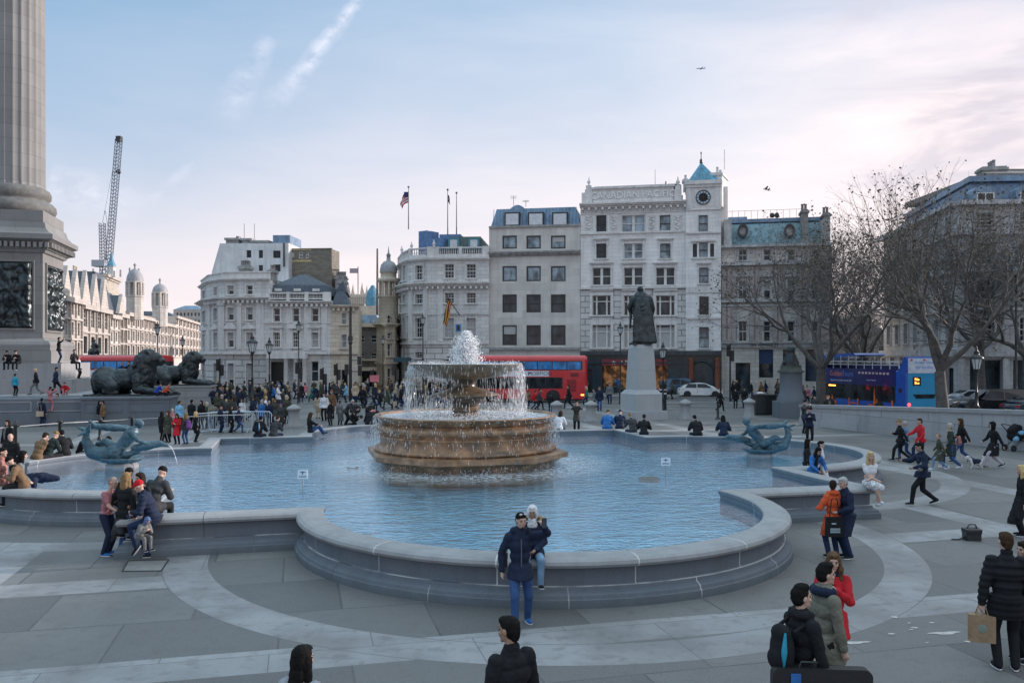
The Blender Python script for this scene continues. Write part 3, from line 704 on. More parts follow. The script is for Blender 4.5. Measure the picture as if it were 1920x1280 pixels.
for i, o_ in enumerate(ops): window(f4, b4, *o_, rev=.12, fm=FRD, pm=PANEB if (i % 4) in (0, 1) else PANE, style='bar' if i % 4 > 1 else 'none', fw=.14, curtain=(.55, .95) if i % 5 == 3 else None)
for k in range(3): window(f4, b4, 1.2+k*2.75, 3.3+k*2.75, .6, zg-1.3, fm=FRD, style='none')
m = MB(); mansard(m, f4, .15, f4.w-.05, zt+.1, f4.z(1000, 388), .55, 13)
t_, z_ = f4.uv(955, 388)
for k in range(26):
    tt = .4+k*(f4.w-.9)/25; m.tube([f4.p(tt, zt+.12, -.22), f4.p(tt, f4.z(1000, 388), -.79)], .03, 4)
ta, _ = f4.uv(949, 388); tb, _ = f4.uv(982, 388)
pts = [f4.p(ta+(tb-ta)*k/10, f4.z(960, 389)+(.55*math.sin(math.pi*k/10)), -1.6) for k in range(11)]; m.extr(pts, -f4.n*4)
rf = ob('roof', m, LEAD, b4)
for (a, b) in ((948.5, 972), (992.5, 1017), (1038, 1062)):
    t0, t1, z0, z1 = wr(f4, a, b, 401, 421); m = MB(); f4.box(m, t0-.16, t1+.16, z0-.16, z1+.16, -.9, .02); ob('dormer', m, FRD, b4)
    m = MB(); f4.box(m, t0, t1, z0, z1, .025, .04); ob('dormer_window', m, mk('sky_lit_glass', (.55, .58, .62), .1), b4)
m = MB()
for px, py, s in ((963, 372, 1.), (986, 375, .6)):
    q = P(px, 388, f4.a.y+1.5); m.tube([q, q+Vector((0, 0, s*1.2))], .03, 4)
    for k in range(3): m.tube([q+Vector((-.35, 0, s*(1.2-k*.12))), q+Vector((.35, 0, s*(1.2-k*.12)))], .018, 3)
ob('aerial', m, BLACKM, b4)

# ---- Canadian building with the clock tower
f5 = Fac(1088.5, 92.2, 1286, 90.0); f5t = Fac(1286, 89.6, 1352, 88.9)
b5 = bld('clock_tower_building', 'white stone building with carved name on the parapet and a square clock tower', f=f5)
zc = f5.z(1180, 388); zg = f5.z(1180, 655)
R5 = [((1118, 1137, 404, 434), 'bar'), ((1166, 1209, 404, 434), 'double'), ((1237, 1257, 404, 434), 'bar'),
      ((1118, 1137, 457, 484), 'bar'), ((1170, 1205, 457, 484), 'double'), ((1238, 1257, 457, 484), 'bar')]
for c in ((1111, 1145), (1170, 1205), (1230, 1265)):
    R5 += [((c[0], c[1], 502, 534), 'double'), ((c[0], c[1], 554, 591), 'tripart'), ((c[0], c[1], 609, 652), 'tripart')]
ops = [wr(f5, *r_) for r_, s in R5]
m = MB(); wall(m, f5, 0, f5.w, f5.z(1180, 540), zc, ops); shell_box(m, f5, zc, 16, z0=0); b5w = ob('wall', m, STONE_W, b5)
zgrd = zg-.5
m = MB(); wall(m, f5, 0, f5.w, zgrd, f5.z(1180, 540), ops); ob('rusticated_wall', m, STONE_R, b5)
m = MB()
for (r_, s), o_ in zip(R5, ops):
    y0 = r_[2]
    if y0 in (457, 502): surround(m, f5, *o_, head='cornice')
    elif y0 == 404: surround(m, f5, *o_, w=.12, o=.05, sill=False)
    else: surround(m, f5, *o_, w=.30, o=.10, sill=True)
for x0, x1 in ((1107, 1150), (1166, 1210), (1226, 1270)):
    f5.pbox(m, x0, x1, 541, 545, 0, .18)
    f5.pbox(m, x0+2, x1-2, 595, 604, 0, .06)
f5.box(m, 0, f5.w, f5.z(1180, 438), f5.z(1180, 434.5), 0, .22); f5.box(m, 0, f5.w, f5.z(1180, 541.5), f5.z(1180, 538), 0, .28)
for x0, x1 in ((1097, 1111), (1143, 1159), (1215, 1231), (1263, 1279)):        # carved panels
    f5.pbox(m, x0, x1, 403, 432, 0, .06)
    t0, t1, z0, z1 = wr(f5, x0+2, x1-2, 405, 430)
    for k in range(5):
        q = f5.p((t0+t1)/2+.12*math.sin(k*2.3), z0+(z1-z0)*(k+.5)/5, .06); m.ball(q, (.26, .10, .16), n=8, m=5)
        for sx in (-1, 1): q = f5.p((t0+t1)/2+sx*.26, z0+(z1-z0)*(k+.5)/5+.1, .06); m.ball(q, (.10, .08, .12), n=6, m=4)
cornice(m, f5, -.05, f5.w, zc, f5.z(1180, 380)-zc, .75, brk=.72)
f5.box(m, 0, f5.w, f5.z(1180, 400), f5.z(1180, 391), 0, .10)
t = 0
while t < f5.w-.1: f5.box(m, t, t+.10, f5.z(1180, 397), f5.z(1180, 393), .10, .17); t += .2
zp0, zp1 = f5.z(1180, 379), f5.z(1180, 353)
ta, tb = f5.uv(1111, 360)[0], f5.uv(1263, 360)[0]
f5.box(m, .1, f5.w-.3, zp0-.02, f5.z(1180, 369), -1.5, -.15); f5.box(m, ta, tb, zp0, zp1, -1.5, .05); f5.box(m, ta-.1, tb+.1, zp1, zp1+.22, -1.6, .25); f5.box(m, ta+.05, tb-.05, zp0, zp0+.3, .05, .2)
for xa, xb in ((1097, 1111), (1264, 1278)):
    t0, z1 = f5.uv(xa, 348); t1, _ = f5.uv(xb, 348); f5.box(m, t0, t1, zp0, f5.z(xa, 356), -1.2, .18); f5.box(m, t0+.1, t1-.1, f5.z(xa, 356), z1, -1.0, .1)
    urn_(m, f5.p((t0+t1)/2, 0, -.4), z1, .62)
t0, _ = f5.uv(1089, 369); t1, _ = f5.uv(1097, 369); f5.box(m, t0+.1, t1+.1, zp0, f5.z(1090, 362), -1.2, .1)
ob('stone_trim', m, TRIM, b5)
m = MB(); mansard(m, f5, ta-.2, tb+.8, zp1+.2, f5.z(1180, 345.5), .4, 14); ob('roof', m, SLATE, b5)
TRIM2 = mk('raised_letter_stone', (.74, .73, .72), .8, var=.05)
def on_fac(f, t, z, o, sc=1.):
    M_ = Matrix.Identity(4); q = f.p(t, z, o)
    for i in range(3): M_[i][0] = f.u[i]*sc; M_[i][1] = (0, 0, 1)[i]*sc; M_[i][2] = f.n[i]*sc; M_[i][3] = q[i]
    return M_
lettering('CANADIAN PACIFIC', 1.02, on_fac(f5, (ta+tb)/2, f5.z(1180, 366), .10), TRIM2, b5, ext=.07, sx=.97)
for i, ((r_, s), o_) in enumerate(zip(R5, ops)):
    window(f5, b5, *o_, rev=.30, fm=FRD if s in ('bar',) else FRW, style=s, fw=.06, pm=PANEB if r_[2] < 540 and i % 3 else PANE, curtain=((.0, .9) if r_[2] > 600 else None))
# ground floor shopfront of dark polished stone
m = MB(); sh = wr(f5, 1129, 1180, 686, 728); sh2 = wr(f5, 1222, 1252, 686, 728); dr = wr(f5, 1098, 1110, 692, 740)
wall(m, f5, 0, f5.w, 0, zgrd, [sh, sh2, dr], rev=.5); f5.box(m, 0, f5.w, zgrd-.1, zgrd+.35, 0, .45); f5.box(m, 0, f5.w, zgrd-1.0, zgrd-.85, 0, .2); ob('shopfront', m, DARKSTONE, b5)
def shopglow(name, col, s, b=0):
    m_ = mk(name, tuple(q*.5 for q in col), .6, var=.5, scale=1.6); bs = m_.node_tree.nodes['Principled BSDF']; t = NT(m_.node_tree)
    co = t.node('ShaderNodeTexCoord').outputs['Object']; n = t.noise(co, 1.8, 4); t.l.new(t.mix(t.ramp(n, .45, .68), tuple(q*.05 for q in col), col), bs.inputs['Emission Color']); bs.inputs['Emission Strength'].default_value = s; return m_
SHOP = shopglow('warm_lit_interior', (.50, .24, .10), .28)
for o_ in (sh, sh2):
    m = MB(); f5.box(m, o_[0], o_[1], o_[2], o_[3], -1.6, -1.5); f5.box(m, o_[0]+.2, o_[1]-.2, o_[2], o_[2]+1.0, -1.3, -1.0); ob('shop_interior', m, SHOP, b5)
    window(f5, b5, *o_, rev=.35, fm=FRD, style='none', pm=mk('clear_glass', (.02, .02, .02), .05)) if False else None
RED = mk('dark_red_fascia', (.22, .03, .035), .5, var=.1)
m = MB(); f5.pbox(m, 1129, 1250, 673, 685.5, .02, .14); fa = ob('shop_sign', m, RED, b5)
tt, zz = f5.uv(1164, 679.5); WHT = mk('white_lettering', (.75, .75, .75), .5)
star = MB(); pts = []
for k in range(10): a = math.pi/2+k*math.pi/5; r_ = .26 if k % 2 == 0 else .10; pts.append((math.cos(a)*r_-.75, math.sin(a)*r_, .0))
star.extr(pts, (0, 0, .02)); me = star.mesh('star', WHT); me.transform(on_fac(f5, tt, zz, .145)); ob('star_mark', me, WHT, fa)
lettering('P', .62, on_fac(f5, tt+.02, zz, .15), WHT, fa)
lettering('RET', .62, on_fac(f5, tt+.95, zz, .15), WHT, fa)
m = MB(); f5.box(m, dr[0], dr[1], dr[2], dr[3], -.5, -.4); ob('door', m, FRD, b5)
# tower
zt = f5t.z(1318, 345)
T5 = [((1310, 1327, 404, 434), 'bar'), ((1299, 1307, 457, 482), 'bar'), ((1311, 1327, 455, 482), 'bar'), ((1331.5, 1339, 457, 482), 'bar'), ((1311, 1328.5, 502, 531), 'bar'), ((1311, 1329, 556, 590), 'bar'), ((1311, 1329, 613, 652), 'bar')]
opt = [wr(f5t, *r_) for r_, s in T5]
tw = MB(); wall(tw, f5t, 0, f5t.w, zgrd, zt, opt); shell_box(tw, f5t, zt, 4.0, z0=0); f5t.box(tw, -.001, f5t.w, zgrd-.01, zgrd, -.2, 0)
ob('clock_tower', tw, STONE_W, b5)
m = MB(); wall(m, f5t, 0, f5t.w, 0, zgrd, [], rev=.5)
f5t.box(m, 0, f5t.w, zgrd-.1, zgrd+.35, 0, .46)
arcpts = []
ta_, za_ = f5t.uv(1316, 700)
for k in range(13): a = math.pi*k/12; arcpts.append(f5t.p(ta_+1.3*math.cos(a), za_+1.3*math.sin(a), 0))
m.tube([q+f5t.n*.05 for q in arcpts], .14, 6); m.tube([arcpts[0]+Vector((0, 0, -2.3)), arcpts[0]], .14, 6); m.tube([arcpts[-1]+Vector((0, 0, -2.3)), arcpts[-1]], .14, 6)
ob('shopfront', m, DARKSTONE, b5)
REDG = mk('red_granite', (.20, .075, .05), .3, var=.3, scale=6)
m = MB()
for px in (1296, 1345):
    q = f5t.uv(px, 700)[0]; p_ = f5t.p(q, 0, .35); m.lathe([(.34, .2), (.30, .5), (.30, 3.6), (.36, 3.75), (.36, 3.9)], 14, (p_.x, p_.y))
ob('red_column', m, REDG, b5)
m = MB()
f5t.box(m, -.1, f5t.w+.1, zt-.05, zt+.35, -4.1, .35); f5t.box(m, -.05, f5t.w+.05, zt-.35, zt-.05, -4.05, .2)
f5t.box(m, 0, f5t.w, f5t.z(1318, 438), f5t.z(1318, 434.5), 0, .22); f5t.box(m, 0, f5t.w, f5t.z(1318, 394), f5t.z(1318, 391.5), 0, .15)
f5t.box(m, 0, f5t.w, f5t.z(1318, 549), f5t.z(1318, 538), 0, .08); f5t.box(m, 0, f5t.w, f5t.z(1318, 598), f5t.z(1318, 594), 0, .2)
for px in (1291, 1345): t0 = f5t.uv(px, 360)[0]; f5t.box(m, t0-.22, t0+.22, f5t.z(1318, 391), zt-.35, 0, .12)
f5t.box(m, opt[1][0]-.15, opt[3][1]+.15, opt[1][3]+.2, opt[1][3]+.38, 0, .25); f5t.box(m, opt[1][0]-.15, opt[3][1]+.15, opt[1][2]-.2, opt[1][2]-.02, 0, .2)
for o_ in (opt[0], opt[4], opt[5], opt[6]): surround(m, f5t, *o_, w=.13, o=.06, head='cornice' if o_ == opt[4] else None)
ck = f5t.uv(1318.4, 370.2)
f5t.box(m, ck[0]-1.05, ck[0]+1.05, ck[1]-1.05, ck[1]+1.05, 0, .04)
ob('stone_trim', m, TRIM, b5)
m = MB()
lo = [f5t.p(t, zt+.36, o) for t, o in ((-.05, .3), (f5t.w+.05, .3), (f5t.w+.05, -4), (-.05, -4))]; ap = f5t.p(f5t.uv(1315.4, 298)[0], f5t.z(1315, 297), -1.85)
lo2 = [f5t.p(t, f5t.z(1315, 339), o) for t, o in ((.22, .0), (f5t.w-.22, .0), (f5t.w-.22, -3.75), (.22, -3.75))]
m.add([*lo2, ap], [(0, 1, 4), (1, 2, 4), (2, 3, 4), (3, 0, 4)])
for k in range(7):
    s_ = (k+.5)/7; a = lo2[0].lerp(lo2[1], s_); m.tube([a, a.lerp(ap, 1-abs(2*s_-1)*.9)], .035, 4)
ob('spire_roof', m, COPPER, b5)
m = MB(); m.lathe([(.2, ap.z-.1), (.12, ap.z+.1), (.2, ap.z+.2), (.05, ap.z+.35), (.04, ap.z+.9), (.1, ap.z+.95), (.01, ap.z+1.15)], 8, (ap.x, ap.y)); ob('finial', m, BLACKM, b5)
def clock_face(par, M_, r):
    m = MB(); m.lathe([(r, -.02), (r, .03), (r*.9, .035), (.01, .035)], 40); me = m.mesh('clock_face', mk('clock_dial', (.42, .52, .62), .4)); me.transform(M_); cf = ob('clock_face', me, MATS['clock_dial'], par)
    m = MB(); vs = []
    m.lathe([(r*1.02, .0), (r*1.02, .09), (r*.90, .09), (r*.90, .0)], 40)
    for k in range(12):
        a = k*math.pi/6; c_, s_ = math.cos(a), math.sin(a)
        m.tube([(c_*r*.66, s_*r*.66, .05), (c_*r*.88, s_*r*.88, .05)], .03, 4)
    m.lathe([(r*.63, .037), (r*.63, .06), (r*.60, .06), (r*.60, .037)], 32)
    me = m.mesh('clock_ring', BLACKM); me.transform(M_); ob('clock_ring', me, BLACKM, cf)
    m = MB(); m.tube([(0, 0, .08), (0, -r*.55, .08)], .06, 4); m.tube([(0, 0, .09), (r*.72, -r*.30, .09)], .045, 4); m.tube([(0, 0, .08), (0, r*.5, .08)], .05, 4)
    me = m.mesh('clock_hands', BLACKM); me.transform(M_); ob('clock_hands', me, BLACKM, cf)
clock_face(b5, on_fac(f5t, ck[0], ck[1], .06), .75)
for i, ((r_, s), o_) in enumerate(zip(T5, opt)): window(f5t, b5, *o_, rev=.30, fm=FRD, style=s, fw=.05, pm=PANE if i % 2 else PANEB)
m = MB(); fs_ = Fac(1352, 88.9, 1365, 92.5)
pots(m, fs_, 1353.5, 1364, 322, 395, 2, 0, 1.2, .7); pots(m, f5t, 1281, 1291, 322, 345, 1, -3.6, 1.2, .5); f5t.box(m, f5t.w-.1, f5t.w+.75, 0, f5t.z(1352, 345), -3.5, -1.5)
ob('chimney', m, TRIM, b5)
m = MB(); q = P(1358.5, 318, 90); m.tube([q, q+Vector((0, 0, 2.1))], .03, 4); q = P(1228.5, 346, 96); m.tube([q, q+Vector((0, 0, 1.7))], .03, 4); q = P(1249, 346, 96); m.tube([q, q+Vector((0, 0, .35))], .1, 5)
ob('lightning_rod', m, BLACKM, b5)

# ---- green-roofed building behind the plane trees
f6 = Fac(1353, 89.3, 1558, 87.0)
b6 = bld('pilastered_building', 'ornate grey building with blue green curved roof and red pilasters behind the bare trees', f=f6)
zt = f6.z(1450, 462); cols = [(1385, 1401), (1432, 1445), (1477, 1490), (1522, 1534)]; rows6 = [(468, 488), (527, 560), (602, 640)]
ops = [wr(f6, a, b, c, d) for (a, b) in cols for (c, d) in rows6]; gops = [wr(f6, 1379, 1407, 680, 742), wr(f6, 1423, 1450, 655, 708), wr(f6, 1468, 1488, 655, 708), wr(f6, 1510, 1535, 655, 715)]
m = MB(); wall(m, f6, 0, f6.w, 0, zt, ops+gops, rev=.4); shell_box(m, f6, zt, 14); ob('wall', m, STONE_B, b6)
m = MB()
for y0, y1, o in ((463, 458, .5), (497, 491, .6), (566, 561, .5), (574, 570, .25), (651, 643, .3), (643, 641, .55)): f6.box(m, -.05, f6.w+.1, f6.z(1450, y0), f6.z(1450, y1), 0, o)
for o_ in ops: surround(m, f6, *o_, w=.2, o=.12, head='tri' if o_[3] < f6.z(1450, 500) and o_[3] > f6.z(1450, 590) else None)
for x0 in (1357, 1540):
    t0 = f6.uv(x0, 430)[0]; f6.box(m, t0, t0+.8, zt, f6.z(x0, 412), -1.2, .1); 
ob('stone_trim', m, mk('weathered_trim', (.40, .40, .40), .85, var=.3, scale=1.5, streak=.8), b6)
m = MB()
for px in (1357, 1368, 1376, 1409, 1420, 1453, 1463, 1498, 1509, 1543, 1551):
    t0 = f6.uv(px, 500)[0]
    for y0, y1 in ((556, 500), (640, 575)): f6.box(m, t0-.2, t0+.2, f6.z(1450, y0), f6.z(1450, y1), 0, .22)
ob('pilaster', m, REDG if False else mk('brown_red_stone', (.33, .28, .27), .6, var=.25), b6)
for i, o_ in enumerate(ops): window(f6, b6, *o_, rev=.35, fm=FRW, style='sash', curtain=(.5, .95) if i % 3 == 1 else None)
window(f6, b6, *gops[0], rev=.4, fm=FRD, style='none', name='doorway'); [window(f6, b6, *g_, rev=.4, fm=FRD, style='none', name='shop_window', pm=PANE) for g_ in gops[1:]]
m = MB()
zz0, zz1 = zt+.1, f6.z(1450, 411); n = 7                       # curved mansard
ra = f6.uv(1371, 430)[0]
prev = None
for k in range(n+1):
    s_ = k/n; o = -.3-1.5*(1-math.sqrt(max(0, 1-s_*s_)))-.4*s_; z = zz0+(zz1-zz0)*s_; cur = (f6.p(ra, z, o), f6.p(f6.w-.9, z, o))
    if prev: m.add([prev[0], prev[1], cur[1], cur[0]], [(0, 1, 2, 3)], 0, True)
    prev = cur
f6.box(m, ra, f6.w-.9, zz1-.1, zz1, -12, o+.0); f6.box(m, ra, ra+.1, zz0, zz1, -12, o); f6.box(m, f6.w-1, f6.w-.9, zz0, zz1, -12, o)
ob('roof', m, mk('patinated_roof', (.13, .23, .28), .6, var=.55, scale=3.5, streak=.8, dirt=((.32, .34, .26), 6, .5)), b6)
m = MB(); f6.box(m, ra-.3, f6.w-.5, zz1, f6.z(1450, 404), -12, o+.35)
t0 = f6.uv(1368, 400)[0]; t1 = f6.uv(1405, 400)[0]; f6.box(m, t0, t1, f6.z(1400, 404), f6.z(1400, 395), -8, -4)
ob('flat_roof', m, LEAD, b6)
for px in (1393, 1481):
    m = MB(); t0, z0 = f6.uv(px, 432); q = f6.p(t0, z0, -.35); M_ = on_fac(f6, t0, z0, -.55)
    l = MB(); l.lathe([(.62, 0), (.62, .5), (.42, .5), (.42, .2)], 24, smooth=False); vs = [M_ @ Vector((v[0]*.85, v[1]*1.15, v[2])) for v in l.v]; m.add(vs, l.f); ob('oval_dormer', m, BLACKM, b6)
for px in (1393, 1481):
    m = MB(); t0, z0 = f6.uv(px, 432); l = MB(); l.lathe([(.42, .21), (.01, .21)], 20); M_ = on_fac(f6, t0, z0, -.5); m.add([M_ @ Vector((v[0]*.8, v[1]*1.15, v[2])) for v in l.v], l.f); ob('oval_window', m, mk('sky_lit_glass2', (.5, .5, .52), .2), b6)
for (x0, x1, y0) in ((1504, 1516, 392), (1545, 1557, 398)):
    m = MB(); pots(m, f6, x0, x1, y0, 470, 2, -.2, 2.0, .7); ob('chimney', m, mk('sooty_chimney', (.22, .21, .20), .9, var=.3), b6)
m = MB(); zr = f6.z(1450, 404)
for k in range(13): t = .5+k*(f6.w-3)/12; m.tube([f6.p(t, zr, -2), f6.p(t, zr+.9, -2)], .02, 3)
m.tube([f6.p(.5, zr+.9, -2), f6.p(f6.w-2.5, zr+.9, -2)], .02, 3)
for px in (1451, 1460): t0, z0 = f6.uv(px, 398); m.ball(f6.p(t0, z0, -2), (.28, .08, .28))
ob('roof_railing', m, BLACKM, b6)
nm = wr(f6, 1400, 1465, 643, 652); lettering('THE ADMIRALTY', .38, on_fac(f6, (nm[0]+nm[1])/2, f6.z(1430, 646.8), .32), FRD, b6, ext=.02, sx=1.0)
AW = mk('navy_blind', (.015, .04, .10), .7)
m = MB(); t0, t1, z0, z1 = wr(f6, 1423, 1450, 655, 682); f6.box(m, t0, t1, z0, z1, -.33, -.25); ob('window_blind', m, AW, b6)

# ---- curved corner building left of the big-windowed one, with flags
segs = [(746, 104.5, 754, 98.6), (754, 98.6, 768, 95.6), (768, 95.6, 800, 94.2), (800, 94.2, 917, 93.6)]
F3 = [Fac(*s) for s in segs]
b3 = bld('curved_corner_building', 'grey stone corner building with rounded left end, balustrade and dark green mansard', f=F3[3])
W3 = {0: [(751, 753.5)], 1: [(755.5, 761)], 2: [(779, 793)], 3: [(834, 851), (875, 892)]}
rows3 = [(497, 523), (551, 568), (596, 632), (655, 671)]
yb = {0: (3, 2), 1: (2, 1), 2: (1, 1), 3: (-2, 0)}
m = MB(); tr = MB(); bl = MB(); allw = []
for i, f in enumerate(F3):
    xm = (segs[i][0]+segs[i][2])/2
    oo = [wr(f, a, b, c+yb[i][0] if c < 560 else c, d+yb[i][0] if d < 560 else d) for (a, b) in W3[i] for (c, d) in rows3]
    ztop = F3[3].z(850, 482); wall(m, f, 0, f.w, F3[3].z(850, 651), ztop, oo); allw += [(f, q) for q in oo]
    for q in oo: surround(tr, f, *q, w=.14, o=.07, head='cornice' if (5.5 < q[2] < 8.5) else None)
    Z = F3[3].z
    cornice(tr, f, -.1, f.w+.1, Z(850, 489), Z(850, 484)-Z(850, 489), .4); cornice(tr, f, -.15, f.w+.15, Z(850, 537), Z(850, 529)-Z(850, 537), .75, brk=.6)
    f.box(tr, 0, f.w, Z(850, 645), Z(850, 641), 0, .2); f.box(tr, 0, f.w, Z(850, 590), Z(850, 587), 0, .12)
    f.box(tr, 0, f.w, Z(850, 482.5), Z(850, 478), -.4, .05)
    if i == 3:
        for (a, b) in ((823, 860), (866, 904)): t0 = f.uv(a, 470)[0]; t1 = f.uv(b, 470)[0]; b_2 = MB(); balusters(b_2, f, t0, t1, Z(850, 478), Z(850, 463), 9); ob('balustrade', b_2, TRIM, b3)
        for (a, b) in ((800, 823), (860, 866), (904, 917)): t0 = f.uv(a, 470)[0]; t1 = f.uv(b, 470)[0]; f.box(tr, t0, t1, Z(850, 478), Z(850, 462), -.35, .04)
    else: balusters(bl, f, .15, f.w-.15, Z(850, 478), Z(850, 463), max(2, int(f.w/.34))); f.box(tr, -.15, .15, Z(850, 478), Z(850, 462), -.3, .03)
    for px in ([771, 798] if i == 2 else [] if i < 2 else [826]): t0 = f.uv(px, 600)[0]; f.box(tr, t0-.3, t0+.3, Z(850, 640), Z(850, 537), 0, .14)
Z = F3[3].z; zlow = Z(850, 651)
poly = [F3[0].a, F3[1].a, F3[2].a, F3[3].a, F3[3].b, F3[3].b-F3[3].n*12, F3[0].a-F3[3].n*4]
m.poly([Vector((q.x, q.y, Z(850, 481))) for q in poly])
for p, q in ((F3[3].b, poly[5]), (poly[5], poly[6]), (poly[6], F3[0].a)): m.quad(*[Vector((a.x, a.y, z)) for a, z in ((p, 0), (q, 0), (q, ztop), (p, ztop))])
ob('wall', m, STONE, b3)
m = MB()
for i, f in enumerate(F3): wall(m, f, 0, f.w, 0, zlow, [wr(f, 836, 850, 668, 742), wr(f, 874, 893, 684, 742)] if i == 3 else ([wr(f, 778, 794, 660, 672)] if i == 2 else []), rev=.4)
ob('rusticated_wall', m, STONE_R, b3)
ob('stone_trim', tr, TRIM, b3); ob('balustrade', bl, TRIM, b3)
for i, (f, q) in enumerate(allw): window(f, b3, *q, fm=FRW, style='multi' if q[1]-q[0] > .75 else 'none', fw=.05, pm=PANE, curtain=(.05, .95) if i % 4 == 2 and f is F3[3] else None)
m = MB(); f = F3[3]; mansard(m, f, f.uv(820, 450)[0], f.w-.05, Z(850, 470), Z(850, 440), 1.1, 11, o=-.6); ob('roof', m, mk('dark_green_roof', (.05, .075, .075), .6, var=.4, scale=2, streak=.6), b3)
for a in (842, 880):
    t0, t1, z0, z1 = wr(f, a, a+13.5, 448, 462); m = MB(); f.box(m, t0-.22, t1+.22, z0-.2, z1+.22, -2.0, -.7); d_ = ob('dormer', m, mk('teal_paint', (.06, .20, .26), .6), b3)
    m = MB(); f.box(m, t0, t1, z0, z1, -.698, -.68); ob('dormer_window', m, mk('pale_glass', (.50, .53, .56), .2), d_)
BLUEM = mk('blue_metal_cladding', (.10, .19, .36), .6, var=.25, streak=.5)
m = MB(); f2_ = F3[2]
f2_.box(m, f2_.uv(773, 450)[0], f2_.w+1.2, Z(850, 470), f2_.z(785, 446), -5, -1.2); f2_.box(m, f2_.uv(763, 440)[0], f2_.uv(780, 440)[0], Z(850, 470), f2_.z(770, 429), -4, -2)
f.box(m, f.uv(815, 440)[0], f.uv(856, 440)[0], Z(850, 460), f.z(840, 432), -7, -3); ob('roof_plant_room', m, BLUEM, b3)
m = MB(); 
for (px, s) in ((751, 1.), (770, .9), (812, .9)):
    ff = F3[1] if px < 760 else F3[2]; t0 = ff.uv(px, 470)[0]; urn_(m, ff.p(t0, 0, -.15), Z(850, 463), .5)
ob('urn_ornament', m, TRIM, b3)
BLS = mk('blue_sign_board', (.05, .20, .42), .5)
m = MB(); t0, t1, z0, z1 = wr(f, 857, 867, 608, 622); f.box(m, t0, t1, z0, z1, 1.0, 1.08); f.box(m, (t0+t1)/2-.03, (t0+t1)/2+.03, z0, z0+.1, 0, 1.0); hs = ob('hanging_sign', m, BLS, b3)
m = MB(); f.box(m, (t0+t1)/2-.16, (t0+t1)/2+.16, z0+.15, z0+.5, 1.082, 1.09); m.ball(f.p((t0+t1)/2, z0+.58, 1.09), (.13, .02, .13)); ob('sign_emblem', m, FRD, hs)
m = MB(); ff = F3[0]; f.box(m, f.uv(742, 660)[0], f.uv(766, 660)[0], Z(850, 678), Z(850, 670), -2.2, 1.2)
sgn = ob('shop_sign', m, mk('dark_teal_fascia', (.02, .07, .10), .5), b3)
# flags and poles
def flagpole(px, y0, y1, d, label, cols_, wx, wy, flip=-1, r=.07):
    a = P(px, y0, d); b = P(px, y1, d); t_ = thing('flagpole', label, 'flagpole', (b.x, b.y, b.z)); L = a.z-b.z
    m = MB(); m.tube([(0, 0, 0), (0, 0, L)], [r, r*.55], 8); m.ball((0, 0, L+.08), .13); ob('pole', m, mk('grey_pole', (.10, .11, .13), .4), t_)
    if cols_:
        m = MB(); nx, nz = 12, len(cols_)
        for j in range(nz):
            for i in range(nx):
                def q(ii, jj):
                    s = ii/nx; droop = .55*s*s*wy; return (flip*(s*wx)*(.75+.1*math.sin(4*s+jj)), .14*math.sin(9*s+jj*.7)*s+.02, L-.5-jj/nz*wy-droop-(.3 if False else 0))
                m.add([q(i, j), q(i+1, j), q(i+1, j+1), q(i, j+1)], [(0, 1, 2, 3)], j if not callable(cols_[j]) else 0, True)
        mats = [mk('cloth_%02d%02d%02d' % tuple(int(99*q) for q in c), c, .8, var=.08) for c in cols_]
        fl_ = ob('flag', m, mats, t_)
        return t_, fl_, L
    return t_, None, L
RD, WH_ = (.45, .03, .05), (.6, .6, .62)
t_, fl_, L = flagpole(766, 352, 430, 99, 'tall flagpole flying a red and white striped flag with a blue corner', [RD, WH_]*3+[RD], 1.15, 1.25)
m = MB(); m.add([(-.55, -.03, L-.6), (-.02, -.03, L-.5), (-.02, -.03, L-1.05), (-.55, -.03, L-1.2)], [(0, 1, 2, 3)]); 
m = MB(); m.box(-.52, -.03, -.06, -.035, L-1.1, L-.5); ob('flag_canton', m, mk('navy_cloth', (.02, .03, .12), .8), fl_)
flagpole(839.5, 357, 442, 98, 'grey flagpole with a small dark limp flag at its top', [(.05, .05, .06), (.2, .2, .2), (.05, .05, .06)], .35, .8, flip=1)
flagpole(856, 363, 442, 98.5, 'bare flagpole right of the one with a small limp flag', None, 0, 0)
# slanted flag on the facade
a = F3[3].p(F3[3].uv(862, 591)[0], F3[3].z(862, 591), 0); b = P(840, 559, a.y-2.4)
t_ = thing('wall_flag', 'slanting wall flagpole with hanging flag striped black, yellow and red', 'flag', a)
m = MB(); m.tube([(0, 0, 0), b-a], [.05, .035], 6); m.ball(b-a, .1); ob('pole', m, FRD, t_)
d = (b-a); m = MB(); cs = [(.02, .02, .02), (.62, .42, .06), (.45, .03, .03), (.02, .02, .02), (.62, .42, .06), (.45, .03, .03)]
for j in range(6):
    for i in range(8):
        def q(ii, jj): s = ii/8; return d+(-d.normalized())*(.1+jj/6*.95)*(.75 if ii else 1)+Vector((-.35*s-.12*math.sin(5*s+jj*.5)*s-.3*(1-jj/6)*s, .1*math.sin(7*s+jj), -2.6*s))
        m.add([q(i, j), q(i+1, j), q(i+1, j+1), q(i, j+1)], [(0, 1, 2, 3)], j, True)
ob('flag', m, [mk('flagcloth%d' % k, c, .8) for k, c in enumerate(cs)], t_)
